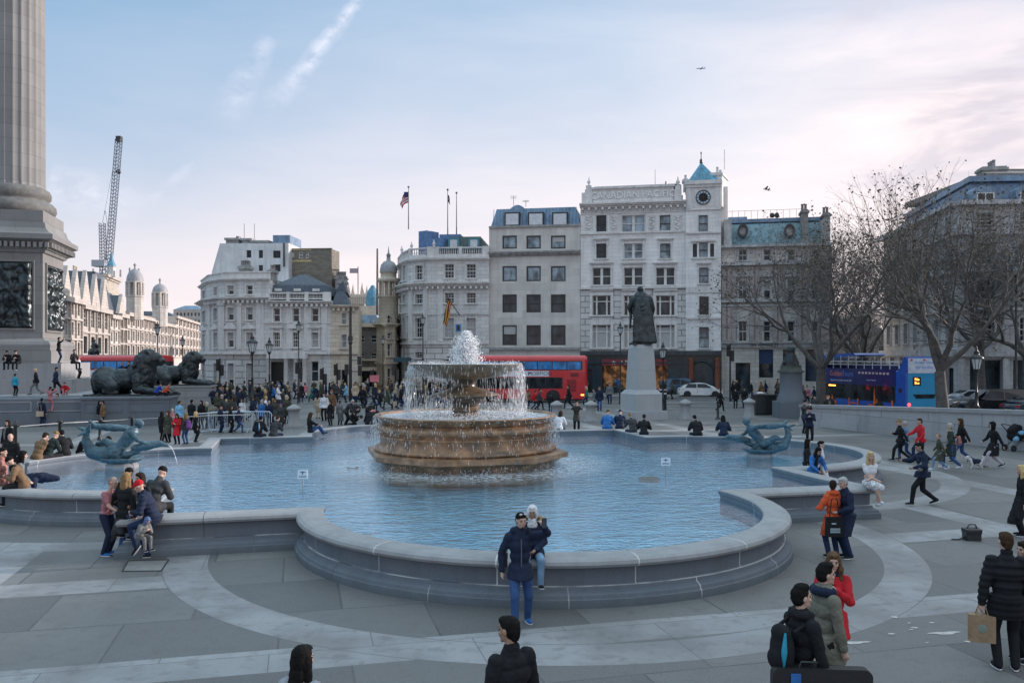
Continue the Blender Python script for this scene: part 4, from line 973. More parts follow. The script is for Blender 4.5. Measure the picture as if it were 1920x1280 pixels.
# ================================================================ left corner buildings
Zb = lambda f, y: f.z((f.a.x/f.a.y+f.b.x/f.b.y)/2*F+CX, y)
sB1 = [(376, 97, 390, 90), (390, 90, 420, 86.8), (420, 86.8, 505, 86.3)]
FB = [Fac(*s) for s in sB1]; fm_ = FB[2]; z1 = lambda y: Zb(fm_, y)
b1 = bld('pedimented_corner_building', 'blue grey stone corner building with pedimented windows and a curved left end, chimneys behind', f=fm_)
WB = {0: [(380, 385)], 1: [(401, 408)], 2: [(427, 438.5), (462, 474)]}
rw = [(535, 552), (576, 600), (623, 651), (681, 741)]
m = MB(); ms = MB(); tr = MB(); al = []
for i, f in enumerate(FB):
    def q4(a, b, c, d): t0 = f.uv(a, 600)[0]; t1 = f.uv(b, 600)[0]; return (t0, t1, z1(d), z1(c))
    oo = [q4(a, b, c, d) for a, b in WB[i] for c, d in rw]; al += [(f, q) for q in oo]
    wall(m, f, 0, f.w, z1(660), z1(524), oo); wall(ms, f, 0, f.w, 0, z1(660), oo)
    for k, q in enumerate(oo): surround(tr, f, *q, w=.12, o=.07, head=(None, None, 'seg' if (f is fm_ and k < 4) else 'tri', None)[k % 4])
    cornice(tr, f, -.1, f.w+.1, z1(527), z1(522)-z1(527), .35); cornice(tr, f, -.12, f.w+.12, z1(563), z1(557)-z1(563), .7, brk=.5 if i > 0 else 0)
    f.box(tr, 0, f.w, z1(524), z1(511), -.35, -.05); f.box(tr, -.05, f.w+.05, z1(511), z1(509), -.4, .05)
    f.box(tr, 0, f.w, z1(664), z1(659), 0, .45); f.box(tr, 0, f.w, z1(606), z1(604), 0, .12)
    for px in ((449, 416.5) if i == 2 else (413, 394) if i == 1 else ()):
        t0 = f.uv(px, 600)[0]; f.box(tr, t0-.25, t0+.25, z1(655), z1(568), 0, .16); f.box(tr, t0-.36, t0+.36, z1(572), z1(567), .0, .28)
t0 = fm_.uv(486, 600)[0]; fm_.box(tr, t0-.3, t0+.5, z1(655), z1(568), 0, .1)
top = [FB[0].a, FB[1].a, FB[2].a, FB[2].b, FB[2].b-fm_.n*12, FB[0].a-fm_.n*3]
m.poly([Vector((q.x, q.y, z1(523))) for q in top])
for p, q in ((top[3], top[4]), (top[4], top[5]), (top[5], top[0])): m.quad(*[Vector((a.x, a.y, z)) for a, z in ((p, 0), (q, 0), (q, z1(524)), (p, z1(524)))])
ob('wall', m, STONE, b1); ob('rusticated_wall', ms, STONE_R, b1); ob('stone_trim', tr, TRIM, b1)
for f, q in al: window(f, b1, *q, style='sash', pm=PANE, curtain=(.5, .95) if rnd.random() < .4 else None)
m = MB(); pots(m, fm_, 432, 450, 494, 512, 4, -2, 1.2, .6); ob('chimney', m, TRIMD, b1)
m = MB(); pots(m, fm_, 496, 505, 503, 530, 2, -1, 1.2, .5); ob('chimney', m, TRIMD, b1)
# middle block with porch
f2 = Fac(505, 86.3, 620, 86.6); z2 = lambda y: Zb(f2, y)
b2 = bld('porched_stone_building', 'pale stone building with balustrade, dark slate mansard and a columned porch', f=f2)
oo = [(f2.uv(a, 600)[0], f2.uv(b, 600)[0], z2(d), z2(c)) for (a, b) in ((513, 525), (549, 561), (584.5, 597)) for (c, d) in ((578, 603), (623, 651))]
og = [(f2.uv(504, 600)[0]+.15, f2.uv(538, 600)[0], 0, z2(678)), (f2.uv(562, 600)[0], f2.uv(571, 600)[0], 0, z2(678)), (f2.uv(583, 600)[0], f2.uv(597, 600)[0], z2(715), z2(677))]
m = MB(); wall(m, f2, 0, f2.w, z2(660), z2(564), oo); wall(m, f2, 0, f2.w, 0, z2(660), og, rev=.6); shell_box(m, f2, z2(564), 12); ob('wall', m, STONE, b2)
tr = MB(); cornice(tr, f2, 0, f2.w+.2, z2(570), z2(564)-z2(570), .6, brk=.5); f2.box(tr, 0, f2.w, z2(664), z2(659), 0, .35); f2.box(tr, 0, f2.w, z2(606), z2(604), 0, .12)
for k, q in enumerate(oo): surround(tr, f2, *q, w=.16, o=.1, head='seg' if k == 3 else 'cornice' if k % 2 else None)
for a, b in ((505, 506), (537, 543), (571, 578), (605, 620)): f2.box(tr, f2.uv(a, 600)[0], f2.uv(b, 600)[0], z2(564), z2(547), -.35, .02)
for px in (543, 576, 608): t0 = f2.uv(px, 600)[0]; f2.box(tr, t0-.3, t0+.3, z2(657), z2(572), 0, .07)
f2.box(tr, f2.uv(506, 600)[0], f2.uv(578, 600)[0], z2(672), z2(661), 0, 1.5)
for px in (509, 541, 559, 575):
    q = f2.p(f2.uv(px, 600)[0], 0, 1.2); tr.lathe([(.30, 0), (.24, .4), (.22, z2(674)), (.32, z2(672))], 12, (q.x, q.y))
ob('stone_trim', tr, TRIM, b2)
for a, b in ((506, 537), (543, 571), (578, 605)): bl = MB(); balusters(bl, f2, f2.uv(a, 600)[0], f2.uv(b, 600)[0], z2(561), z2(548), 10); ob('balustrade', bl, TRIM, b2)
bl = MB()
balusters(bl, f2, f2.uv(512, 600)[0], f2.uv(575, 600)[0], z2(660), z2(651), 18, o=1.2); ob('balustrade', bl, TRIM, b2)
for i, q in enumerate(oo): window(f2, b2, *q, style='multi' if i == 1 or i == 3 else 'sash', curtain=(.05, .9) if i == 5 else None)
window(f2, b2, *og[2], style='bar'); m = MB()
for q in og[:2]: f2.box(m, q[0], q[1], 0, q[3], -.6, -.5)
ob('doorway', m, FRD, b2)
m = MB(); mansard(m, f2, 0, f2.w-.2, z2(552), z2(533), .3, 11, topin=.3, o=-.6); mansard(m, f2, .2, f2.w-.5, z2(533), z2(510), 1.8, 11, topin=2.4, o=-.9); ob('roof', m, SLATE, b2)
for a in (519, 555, 590.5): m = MB(); f2.box(m, f2.uv(a-6.5, 600)[0], f2.uv(a+6.5, 600)[0], z2(545), z2(540), -1.2, -.55); ob('dormer_window', m, TRIM, b2)
# cream end block
f2b = Fac(620, 86.6, 672, 87.0); z3 = lambda y: Zb(f2b, y)
b2b = bld('cream_stone_building', 'narrow cream stone building with gabled slate roof beside the dark street opening', f=f2b)
oo = [(f2b.uv(640.5, 600)[0], f2b.uv(650, 600)[0], z3(d), z3(c)) for (c, d) in ((587, 608), (627, 652))]+[(f2b.uv(640.5, 600)[0], f2b.uv(652, 600)[0], .2, z3(693))]
m = MB(); wall(m, f2b, 0, f2b.w, 0, z3(573), oo); shell_box(m, f2b, z3(573), 12); ob('wall', m, STONE_C, b2b)
tr = MB(); cornice(tr, f2b, 0, f2b.w+.1, z3(578), z3(572)-z3(578), .5, brk=.5); f2b.box(tr, 0, f2b.w, z3(664), z3(659), 0, .3); f2b.box(tr, f2b.w-.9, f2b.w, z3(740), z3(665), 0, .12)
for q in oo: surround(tr, f2b, *q, w=.15, o=.08)
ob('stone_trim', tr, mk('cream_trim', (.52, .47, .40), .8, var=.15, streak=.5), b2b)
for q in oo[:2]: window(f2b, b2b, *q, style='bar', pm=PANEB)
window(f2b, b2b, *oo[2], fm=FRD, style='bar', name='door')
m = MB(); mansard(m, f2b, 0, f2b.w-.9, z3(573), z3(545), .7, 11, topin=.5, o=-.6)
pts = [f2b.p(.3, z3(546), -1.3), f2b.p(f2b.w-1.2, z3(546), -1.3), f2b.p(f2b.w*.42, z3(524), -1.3)]; m.extr(pts, -f2b.n*8); ob('roof', m, SLATE, b2b)
m = MB(); pots(m, f2b, 628, 645, 516, 548, 4, -6, 1.4, .5); ob('chimney', m, TRIMD, b2b)
# rear white rendered block and brick block
fr = Fac(397, 99, 541, 98.6); zr = lambda y: Zb(fr, y)
br_ = bld('white_rendered_building', 'tall white rendered rear building with small dark windows above the corner roofs', f=fr)
oo = [(fr.uv(a, 500)[0], fr.uv(b, 500)[0], zr(d), zr(c)) for a, b, c, d in ((462, 471, 469, 483), (485, 493, 469, 484), (512, 526, 470, 484), (462, 471, 498, 508), (485, 493, 497, 508), (512, 526, 496, 509))]
m = MB(); tl = fr.uv(413, 500)[0]; wall(m, fr, tl, fr.w, 0, zr(456), oo); shell_box(m, fr, zr(456), 12, t0=tl)
m.poly([fr.p(0, 0), fr.p(tl, 0), fr.p(tl, zr(454)), fr.p(0, zr(510))]); ob('wall', m, mk('white_render', (.58, .60, .62), .85, var=.10, scale=.5, streak=.5, dirt=((.35, .36, .36), .6, .5)), br_)
for q in oo: window(fr, br_, *q, style='multi' if q[1]-q[0] > .7 else 'sash', fm=FRD)
for a, b, y, n in ((421, 445, 446, 0), (451, 469, 447, 0), (470, 501, 451, 0)):
    m = MB(); fr.box(m, fr.uv(a, 500)[0], fr.uv(b, 500)[0], zr(456), zr(y+3), -2, -.4); fr.box(m, fr.uv(a-2, 500)[0], fr.uv(b+2, 500)[0], zr(y+3), zr(y-1), -2.2, -.2)
    if a == 421: fr.box(m, fr.uv(439, 500)[0], fr.uv(444, 500)[0], zr(445), zr(441), -1.5, -.6)
    ob('chimney', m, TRIMD, br_)
m = MB(); fr.box(m, fr.uv(509, 500)[0], fr.uv(541, 500)[0], zr(456), zr(440), -5, -.5); ob('roof_plant_room', m, LEAD, br_)
m = MB()
for px in (458, 477): q = P(px, 448, 100); m.tube([q, q+Vector((0, 0, 1.8))], .03, 4)
pipe(m, fr, fr.w-.5, zr(500), zr(456), .1); ob('roof_mast', m, BLACKM, br_)
fq = Fac(541, 100, 622, 99.5); zq = lambda y: Zb(fq, y)
bq = bld('brown_brick_building', 'brown brick rear building with stained yellow patch and small windows', f=fq)
oo = [(fq.uv(a, 500)[0], fq.uv(b, 500)[0], zq(d), zq(c)) for a, b, c, d in ((547, 552, 472, 482), (560, 567, 472, 484), (573, 579, 472, 484))]
m = MB(); wall(m, fq, 0, fq.w, 0, zq(467), oo, rev=.15); shell_box(m, fq, zq(467), 3); fq.box(m, 0, fq.w, zq(467), zq(465.5), -.3, .1)
ob('wall', m, BRICK, bq); m = MB(); fq.box(m, .1, fq.uv(584, 500)[0], zq(491), zq(487), 0, .05); fq.box(m, .1, fq.uv(584, 500)[0], zq(469), zq(466), 0, .05); ob('yellow_brick_band', m, mk('yellow_brick', (.42, .34, .18), .9, var=.25), bq)
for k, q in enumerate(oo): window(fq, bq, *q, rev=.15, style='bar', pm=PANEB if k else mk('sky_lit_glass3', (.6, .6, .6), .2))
m = MB(); fs2 = Fac(622, 99, 648, 99); pots(m, fs2, 627, 645, 517, 560, 4, -.5, 1.5, .6); ob('chimney', m, TRIMD, bq)
# dark block across the side street and cream curved block with tower
fd = Fac(668, 112, 712, 112); zd = lambda y: Zb(fd, y)
bd_ = bld('dark_blue_roofed_building', 'shadowed dark building with blue slate roof closing the side street', f=fd)
oo = [(fd.uv(a, 600)[0], fd.uv(b, 600)[0], zd(d), zd(c)) for a, b, c, d in ((672, 683, 628, 642), (695, 706, 628, 642), (673, 684, 662, 672), (695, 706, 662, 672), (676, 704, 690, 740))]
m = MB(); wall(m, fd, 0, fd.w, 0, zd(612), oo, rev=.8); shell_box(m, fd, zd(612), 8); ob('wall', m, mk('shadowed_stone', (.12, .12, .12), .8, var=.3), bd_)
for q in oo[:4]: window(fd, bd_, *q, style='bar', pm=PANE)
window(fd, bd_, *oo[4], style='none', fm=FRD, name='shopfront', rev=.7)
m = MB(); fd.box(m, -.2, fd.w+.2, zd(613), zd(606), -1, .6); fd.box(m, 0, fd.w, zd(695), zd(688), 0, .7); fd.box(m, 0, fd.w, zd(676), zd(673), 0, .5); ob('ledge', m, STONE_C, bd_)
m = MB(); mansard(m, fd, 0, fd.w, zd(607), zd(590), .6, 8); ob('roof', m, LEAD, bd_)
m = MB()
for a in (678, 697): fd.box(m, fd.uv(a-3, 600)[0], fd.uv(a+3, 600)[0], zd(605), zd(599), -1, -.1)
ob('dormer', m, PANEB, bd_)
fc = [Fac(706, 99, 722, 96), Fac(722, 96, 741, 97.5), Fac(741, 97.5, 749, 103)]; zc_ = lambda y: Zb(fc[1], y)
bc = bld('domed_turret_building', 'cream stone street corner building carrying a tall turret with grey dome', f=fc[1])
m = MB(); al = []; tr = MB()
for i, f in enumerate(fc):
    oo = [(f.uv(a, 600)[0], f.uv(b, 600)[0], zc_(d), zc_(c)) for a, b in ([], [(725.5, 735)], [(743, 747)])[i] for c, d in ((624, 635), (644, 668), (590, 606), (690, 725))]; al += [(f, q) for q in oo]
    wall(m, f, 0, f.w, 0, zc_(594), oo); cornice(tr, f, -.1, f.w+.1, zc_(612), zc_(606)-zc_(612), .5); f.box(tr, 0, f.w, zc_(682), zc_(678), 0, .25)
    for q in oo: surround(tr, f, *q, w=.12, o=.06)
pl_ = [fc[0].a, fc[1].a, fc[2].a, fc[2].b, fc[2].b+Vector((0, 9, 0)), fc[0].a+Vector((0, 12, 0))]
m.poly([Vector((q.x, q.y, zc_(594))) for q in pl_])
for p, q in ((pl_[3], pl_[4]), (pl_[4], pl_[5]), (pl_[5], pl_[0])): m.quad(*[Vector((a.x, a.y, z)) for a, z in ((p, 0), (q, 0), (q, zc_(594)), (p, zc_(594)))])
tc = P(728.5, 600, 101); zt_ = lambda y: H-(y-HY)/F*101
ob('wall', m, STONE_C, bc)
for f, q in al: window(f, bc, *q, style='sash')
tr.lathe([(1.15, zt_(596)), (1.15, zt_(560)), (1.35, zt_(558)), (1.35, zt_(555))], 20, (tc.x, tc.y)); tr.lathe([(1.2, zt_(529)), (1.35, zt_(527)), (1.3, zt_(522)), (.95, zt_(521)), (.95, zt_(512)), (1.1, zt_(511))], 20, (tc.x, tc.y))
for k in range(8): a = k*math.pi/4+.2; tr.tube([(tc.x+1.0*math.cos(a), tc.y+1.0*math.sin(a), zt_(556)), (tc.x+1.0*math.cos(a), tc.y+1.0*math.sin(a), zt_(528))], .15, 8)
tr.lathe([(.5, zt_(556)), (.5, zt_(528))], 12, (tc.x, tc.y)); ob('turret', tr, STONE_C, bc)
m = MB(); m.lathe([(1.05, zt_(511)), (1.03, zt_(505)), (.9, zt_(497)), (.6, zt_(491)), (.25, zt_(488.5)), (.22, zt_(480)), (.3, zt_(479)), (.1, zt_(474)), (.03, zt_(462))], 20, (tc.x, tc.y)); ob('dome', m, mk('grey_lead_dome', (.28, .29, .31), .6, var=.2), bc)
# far away: palace towers, green dome
fp = thing('palace_towers', 'far pale gothic towers with many pinnacles rising over the side street', 'tower', P(671, 600, 420), world=True)
m = MB()
def pinn(mb, px, y0, y1, d, w):
    a = P(px, y0, d); b = P(px, y1, d); mb.lathe([(w, b.z), (w, b.z+(a.z-b.z)*.55), (w*1.3, b.z+(a.z-b.z)*.57), (.01, a.z)], 6, (a.x, a.y), smooth=False)
a = P(659, 552, 420); b = P(684, 640, 425); m.box(a.x, b.x, 420, 428, 0, a.z)
a = P(655, 565, 415); b = P(690, 640, 425); m.box(a.x, b.x, 415, 419.9, 0, a.z)
for px, y0 in ((653.5, 528), (662, 531), (679, 528), (688, 534)): pinn(m, px, y0, 600, 419, 1.1)
for px in range(656, 690, 4): pinn(m, px, 548, 570, 414, .5)
ob('tower_body', m, mk('far_warm_stone', (.50, .44, .38), .9, var=.15), fp)
m = MB(); q = P(671.5, 500, 424); r_ = P(671.5, 552, 424); m.tube([r_, q], .3, 5); m.box(q.x-4.2, q.x, 424, 424.2, q.z-3.2, q.z-.8); ob('flagstaff', m, mk('far_grey', (.35, .3, .33), .8), fp)
gd = thing('green_domed_hall', 'distant building with a green copper dome behind the turret', 'building', P(699, 600, 200), world=True)
dd = 200; q = P(699, 600, dd); zg_ = lambda y: H-(y-HY)/F*dd
m = MB(); m.box(q.x-2.4, q.x+2.4, dd-2, dd+4, 0, zg_(574)); ob('wall', m, STONE_C, gd)
m = MB(); m.lathe([(1.7, zg_(574)), (1.72, zg_(567)), (1.6, zg_(556)), (1.2, zg_(545)), (.6, zg_(539)), (.5, zg_(536)), (.01, zg_(534))], 20, (q.x, q.y)); ob('dome', m, COPPER, gd)
tm = thing('roof_mast', 'tall thin mast on the skyline left of the domed turret', 'mast', P(707.5, 590, 130), world=True); m = MB(); m.tube([P(707.5, 590, 130), P(707.5, 466, 130)], [.2, .13], 6); ob('mast_pole', m, BLACKM, tm)

# ================================================================ the receding street on the left
LA, LB = Vector((-53.5, 102, 0)), Vector((-92, 255, 0))
def fline(pa, pb, off=0.):
    u = (LB-LA).normalized(); n = Vector((u.y, -u.x, 0)); A = LA-n*off
    def hit(px): kx = (px-CX)/F; t = (A.x-kx*A.y)/(kx*u.y-u.x); return A+u*t
    a, b = hit(pa), hit(pb); f = Fac(pa, a.y, pb, b.y); return f
def street_block(name, label, px0, px1, ytop, floors, nb, mat, gables=0, roof=SLATE, off=0., roofh=2.2, gh=3.2, lowd=3.6, wf=.5, depth=14):
    f = fline(px0, px1, off); pm_ = (px0+px1)/2; zt = f.z(pm_, ytop); t_ = bld(name, label, f=f); oo = []
    fh = (zt-lowd)/floors
    for i in range(nb):
        c = f.w*(i+.5)/nb; w = f.w/nb*wf
        for k in range(floors): oo.append((c-w/2, c+w/2, lowd+fh*k+fh*.22, lowd+fh*(k+1)-fh*.14))
    m = MB(); wall(m, f, 0, f.w, 0, zt, oo, rev=.35); shell_box(m, f, zt, depth)
    ob('wall', m, mat, t_); tr = MB()
    for k in range(floors): f.box(tr, 0, f.w, lowd+fh*k-.1, lowd+fh*k+.15, 0, .3)
    f.box(tr, -.05, f.w+.05, zt-.5, zt+.1, -.1, .6)
    for i in range(nb+1): f.box(tr, max(0, f.w*i/nb-.22), min(f.w, f.w*i/nb+.22), lowd, zt-.5, 0, .25)
    if gables:
        for g_ in range(gables):
            a = f.w*g_/gables+.2; b = f.w*(g_+1)/gables-.2; tr.extr([f.p(a, zt+.1, .05), f.p(b, zt+.1, .05), f.p((a+b)/2, zt+gh+.1, .05)], -f.n*.5)
    ob('stone_trim', tr, SUNST, t_)
    m = MB(); mansard(m, f, 0, f.w, zt+.1, zt+roofh, 1.4, depth-.5, topin=.6, o=-.6)
    if gables:
        for g_ in range(gables):
            a = f.w*g_/gables+.2; b = f.w*(g_+1)/gables-.2; m.extr([f.p(a, zt+.1, -.46), f.p(b, zt+.1, -.46), f.p((a+b)/2, zt+gh-.1, -.46)], -f.n*5)
    ob('roof', m, roof, t_)
    for q in oo: window(f, t_, *q, rev=.3, style='multi' if wf > .5 else 'bar', fm=FRW if q[2] > 5 else FRD)
    return f, t_, zt
street_block('gabled_street_building', 'sunlit stone building with big gable just right of the tall column pedestal', 117, 152, 560, 3, 3, SUNST, gables=2, gh=3.8, roofh=3.6)
f_, t_, zt = street_block('mullioned_street_building', 'sunlit building with three pointed gables and large mullioned windows', 152, 204, 577, 2, 4, masonry('warm_pale_stone', (.50, .46, .42), grime=.6), gables=3, gh=4.6, wf=.62, roofh=4.2)
m = MB(); pots(m, fline(160, 170, 3), 161, 168, 508, 560, 3, -.5, 2.4, .8); ob('chimney', m, STONE_C, t_)
ft2, tt2, zt = street_block('block_tower_building', 'plain beige tower block with a small copper pointed turret near the crane', 197, 223, 519, 1, 1, masonry('beige_render', (.46, .42, .37), grime=.2), off=9, roofh=.3, lowd=19, wf=.2)
q = P(209, 519, ft2.a.y+4); sc_ = q.y/F
m = MB(); m.lathe([(8*sc_, q.z), (8*sc_, q.z+18*sc_), (9.5*sc_, q.z+20*sc_)], 8, (q.x, q.y), smooth=False); ob('turret', m, STONE, tt2)
m = MB(); m.lathe([(9*sc_, q.z+20*sc_), (4.5*sc_, q.z+30*sc_), (.2, q.z+44*sc_)], 8, (q.x, q.y), smooth=False); ob('turret_roof', m, COPPER, tt2)
m = MB()
for k in range(9): a = q+Vector((-9+k*1.8, 0, 0)); m.lathe([(.22, a.z), (.18, a.z+rnd.uniform(.9, 1.8))], 6, (a.x, a.y))
ob('chimney_pots', m, TRIMD, tt2)
street_block('low_terrace_building', 'low white fronted street building with steep dark mansard roof', 204, 222, 592, 3, 2, masonry('white_stucco', (.62, .60, .57), grime=.2), roofh=6.4)
street_block('brick_terrace_building', 'narrow brown and white street building between the mansard and the first dome', 222, 236, 590, 3, 2, BRICK, roofh=3.5, gables=1)
def domed(name, label, px0, px1, ytop, floors, nb, cpx, yd0, yd1, ylant, w, mat):
    f, t_, zt = street_block(name, label, px0, px1, ytop, floors, nb, mat, roofh=.5, roof=STONE_C)
    d = f.a.y+5; q = P(cpx, 600, d); zz = lambda y: H-(y-HY)/F*d; s_ = d/F; m = MB(); r_ = w*s_
    c_ = (q.x, q.y); m.lathe([(r_, zt-1), (r_, zz(yd1+30)), (r_*1.1, zz(yd1+28)), (r_*1.1, zz(yd1+26)), (r_*.6, zz(yd1+25)), (r_*.6, zz(yd1+3)), (r_*1.1, zz(yd1+2)), (r_*1.1, zz(yd1))], 8, c_, smooth=False, a0=.4)
    for k in range(8): a = .4+k*math.pi/4; m.tube([(q.x+r_*.92*math.cos(a), q.y+r_*.92*math.sin(a), zz(yd1+26)), (q.x+r_*.92*math.cos(a), q.y+r_*.92*math.sin(a), zz(yd1+2))], r_*.2, 6)
    ob('turret', m, mat, t_)
    m = MB(); hd = zz(yd0)-zz(yd1); m.lathe([(r_*math.cos(a)*1.0+.02, zz(yd1)+hd*math.sin(a)) for a in [k*math.pi/2/8 for k in range(8)]]+[(.12*r_, zz(yd0)), (.1*r_, zz(yd0-5)), (.2*r_, zz(yd0-7)), (.02, zz(ylant))], 20, c_); ob('dome', m, mk('grey_lead_dome', (.28, .29, .31), .6, var=.2), t_)
domed('domed_stone_building', 'sunlit ornate building with a tall grey dome, nearer of the two domed ones', 236, 286, 592, 3, 6, 253, 504, 528, 493, 15, masonry('pale_warm_stone2', (.56, .52, .485), grime=.55))
domed('small_domed_building', 'sunlit ornate building with a lower grey dome farther down the street', 286, 328, 606, 3, 6, 300, 532, 548, 521, 13.5, masonry('pale_warm_stone3', (.55, .52, .50), grime=.5))
street_block('far_pale_building', 'far pale pinkish building closing the row of the receding street', 328, 378, 600, 4, 8, masonry('pale_warm_stone4', (.62, .56, .52), grime=.15), roofh=1)
fz = Fac(325, 262, 378, 262); t_ = bld('distant_flat_building', 'distant pale flat-roofed building with blue grey roof at the end of the street', f=fz); m = MB(); zt = Zb(fz, 580)
oo = [(1+k*1.1, 1.5+k*1.1, zt-2-j*2.2, zt-1-j*2.2) for k in range(7) for j in range(3)]
wall(m, fz, 0, fz.w, 0, zt, oo); shell_box(m, fz, zt, 8); ob('wall', m, SUNST, t_); m = MB(); mansard(m, fz, 0, fz.w, zt, Zb(fz, 572), 2.5, 8); ob('roof', m, LEAD, t_)
m = MB(); [fz.box(m, a, b, c, d, -.3, -.2) for a, b, c, d in oo]; ob('window_row', m, PANE, t_)

# ---- crane
cr = thing('tower_crane', 'tall lattice luffing crane with its jib raised, standing behind the left street', 'crane', P(200, 640, 330), world=True)
def lattice(mb, a, b, w, n, r=.16):
    a, b = Vector(a), Vector(b); d = (b-a); u = d.cross(Vector((0, 1, 0))).normalized()*w; v = d.cross(u).normalized()*w
    cs = [a+u+v, a+u-v, a-u-v, a-u+v]
    for c in cs: mb.tube([c, c+d], r, 4)
    for k in range(n):
        for i in range(4): p = cs[i]+d*(k/n); q = cs[(i+1) % 4]+d*((k+1)/n); mb.tube([p, q], r*.6, 3); mb.tube([cs[i]+d*(k/n), cs[(i+1) % 4]+d*(k/n)], r*.5, 3)
CRM = mk('blue_grey_crane_paint', (.10, .14, .20), .5, var=.2)
m = MB(); lattice(m, P(196, 700, 330), P(195, 497, 330), 1.1, 22, .2); ob('mast', m, CRM, cr)
m = MB(); lattice(m, P(204, 492, 330), P(223, 262, 330), .95, 34, .15); ob('jib', m, CRM, cr)
m = MB(); lattice(m, P(193.5, 488, 330), P(192, 418, 330), .9, 12, .14); m.tube([P(192, 418, 330), P(222, 262, 330)], .06, 3); m.tube([P(192, 418, 330), P(197, 395, 330), P(205, 440, 330)], .1, 3); ob('a_frame', m, CRM, cr)
m = MB(); a = P(176, 488, 330); b = P(200, 500, 330); m.box(a.x, b.x, 328, 332, b.z, a.z); a = P(178, 492, 330); ob('counterweight', m, mk('pale_crane_box', (.35, .38, .42), .6), cr)
m = MB(); a = P(219, 256, 330); b = P(228, 266, 330); m.box(a.x, b.x, 329, 331, b.z, a.z); m.ball(P(222, 322, 330), 1.0); m.tube([P(224, 262, 330), P(222, 322, 330)], .08, 3); ob('hook_block', m, BLACKM, cr)

# ================================================================ right-hand building
fs1 = Fac(1657, 93, 1795, 70.5); fs2_ = Fac(1795, 70.5, 2350, 68.5)
bR = bld('mansard_corner_building', 'large stone building with blue slate mansard and arched dormers on the right behind the trees', f=fs2_)
zz = lambda y: H-(y-HY)/F*70.5
m = MB(); tr = MB(); mr = MB()
oo1 = [(1.6+k*3.1, 2.9+k*3.1, zz(y1), zz(y0)) for k in range(7) for (y0, y1) in ((400, 428), (455, 495), (525, 570), (595, 640))]
g1 = [(1.2+k*3.1, 3.3+k*3.1, .3, zz(690)) for k in range(7)]
oo2 = [(1.5+k*3.4, 2.9+k*3.4, zz(y1), zz(y0)) for k in range(7) for (y0, y1) in ((400, 428), (455, 495), (525, 570), (595, 640))]
g2 = [(1.0+k*3.4, 3.5+k*3.4, .2, zz(675)) for k in range(7)]
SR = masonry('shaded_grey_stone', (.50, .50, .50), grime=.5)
wall(m, fs1, 0, fs1.w, 0, zz(382), oo1+g1, rev=.4); wall(m, fs2_, 0, fs2_.w, 0, zz(382), oo2+g2, rev=.4)
pR = [fs1.a, fs1.b, fs2_.b, fs2_.b+Vector((2, 22, 0)), fs1.a+Vector((22, 3, 0))]
for p, q in ((pR[2], pR[3]), (pR[3], pR[4]), (pR[4], pR[0])): m.quad(*[Vector((a.x, a.y, z)) for a, z in ((p, 0), (q, 0), (q, zz(382)), (p, zz(382)))])
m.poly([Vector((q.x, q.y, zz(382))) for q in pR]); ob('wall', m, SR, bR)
for f, go in ((fs1, oo1), (fs2_, oo2)):
    for y0, y1, o in ((386, 378, .7), (441, 436, .4), (510, 505, .4), (582, 577, .3), (668, 655, .5), (672, 668, .2)): f.box(tr, -.1, f.w+.1, zz(y0), zz(y1)+(.003 if y0 == 668 else 0), 0, o)
    for q in go: surround(tr, f, *q, w=.18, o=.1, head='cornice' if q[2] > zz(500) else None)
    k = 0
    while k*3.4 < f.w: f.box(tr, k*3.4-.05+.1, k*3.4+.5, 0, zz(672), 0, .35); k += 1
ob('stone_trim', tr, mk('grey_trim', (.46, .46, .47), .85, var=.2, streak=.6), bR)
inner = [fs1.a+Vector((2.0, -1, 0)), fs1.b+Vector((2.2, 2.0, 0)), fs2_.b+Vector((-1, 2.0, 0)), pR[3]+Vector((-2, -2, 0)), pR[4]+Vector((-2, -2, 0))]
lo_ = [fs1.a+Vector((.4, -.3, 0)), fs1.b+Vector((.4, .4, 0)), fs2_.b+Vector((0, .4, 0)), pR[3], pR[4]]
mr.prism([(q.x, q.y) for q in lo_], zz(381), zz(333), z1s=[(q.x, q.y) for q in inner]); ob('roof', mr, mk('blue_slate', (.07, .11, .18), .6, var=.3, scale=3, streak=.4), bR)
m = MB(); m.prism([(q.x, q.y) for q in [fs1.a+Vector((1.7, -1.2, 0)), fs1.b+Vector((1.9, 1.7, 0)), fs2_.b+Vector((0, 1.7, 0)), pR[3], pR[4]]], zz(333)+.01, zz(322)); ob('roof_edge', m, LEAD, bR)
c_ = P(1950, 320, 80); m = MB(); hw = 9
lo2 = [(c_.x-hw, 73.5), (c_.x+hw, 73.5), (c_.x+hw, 88), (c_.x-hw, 88)]; hi2 = [(c_.x-hw+3.2, 76.5), (c_.x+hw-3, 76.5), (c_.x+hw-3, 85), (c_.x-hw+3.2, 85)]
m.prism(lo2, zz(321), zz(310)); m.prism(lo2, zz(310)+.003, zz(291), z1s=hi2); m.prism([(q[0]-.3, q[1]) for q in hi2], zz(291)+.003, zz(287)); ob('roof_pavilion', m, mk('brown_copper_roof', (.17, .16, .15), .6, var=.3), bR)
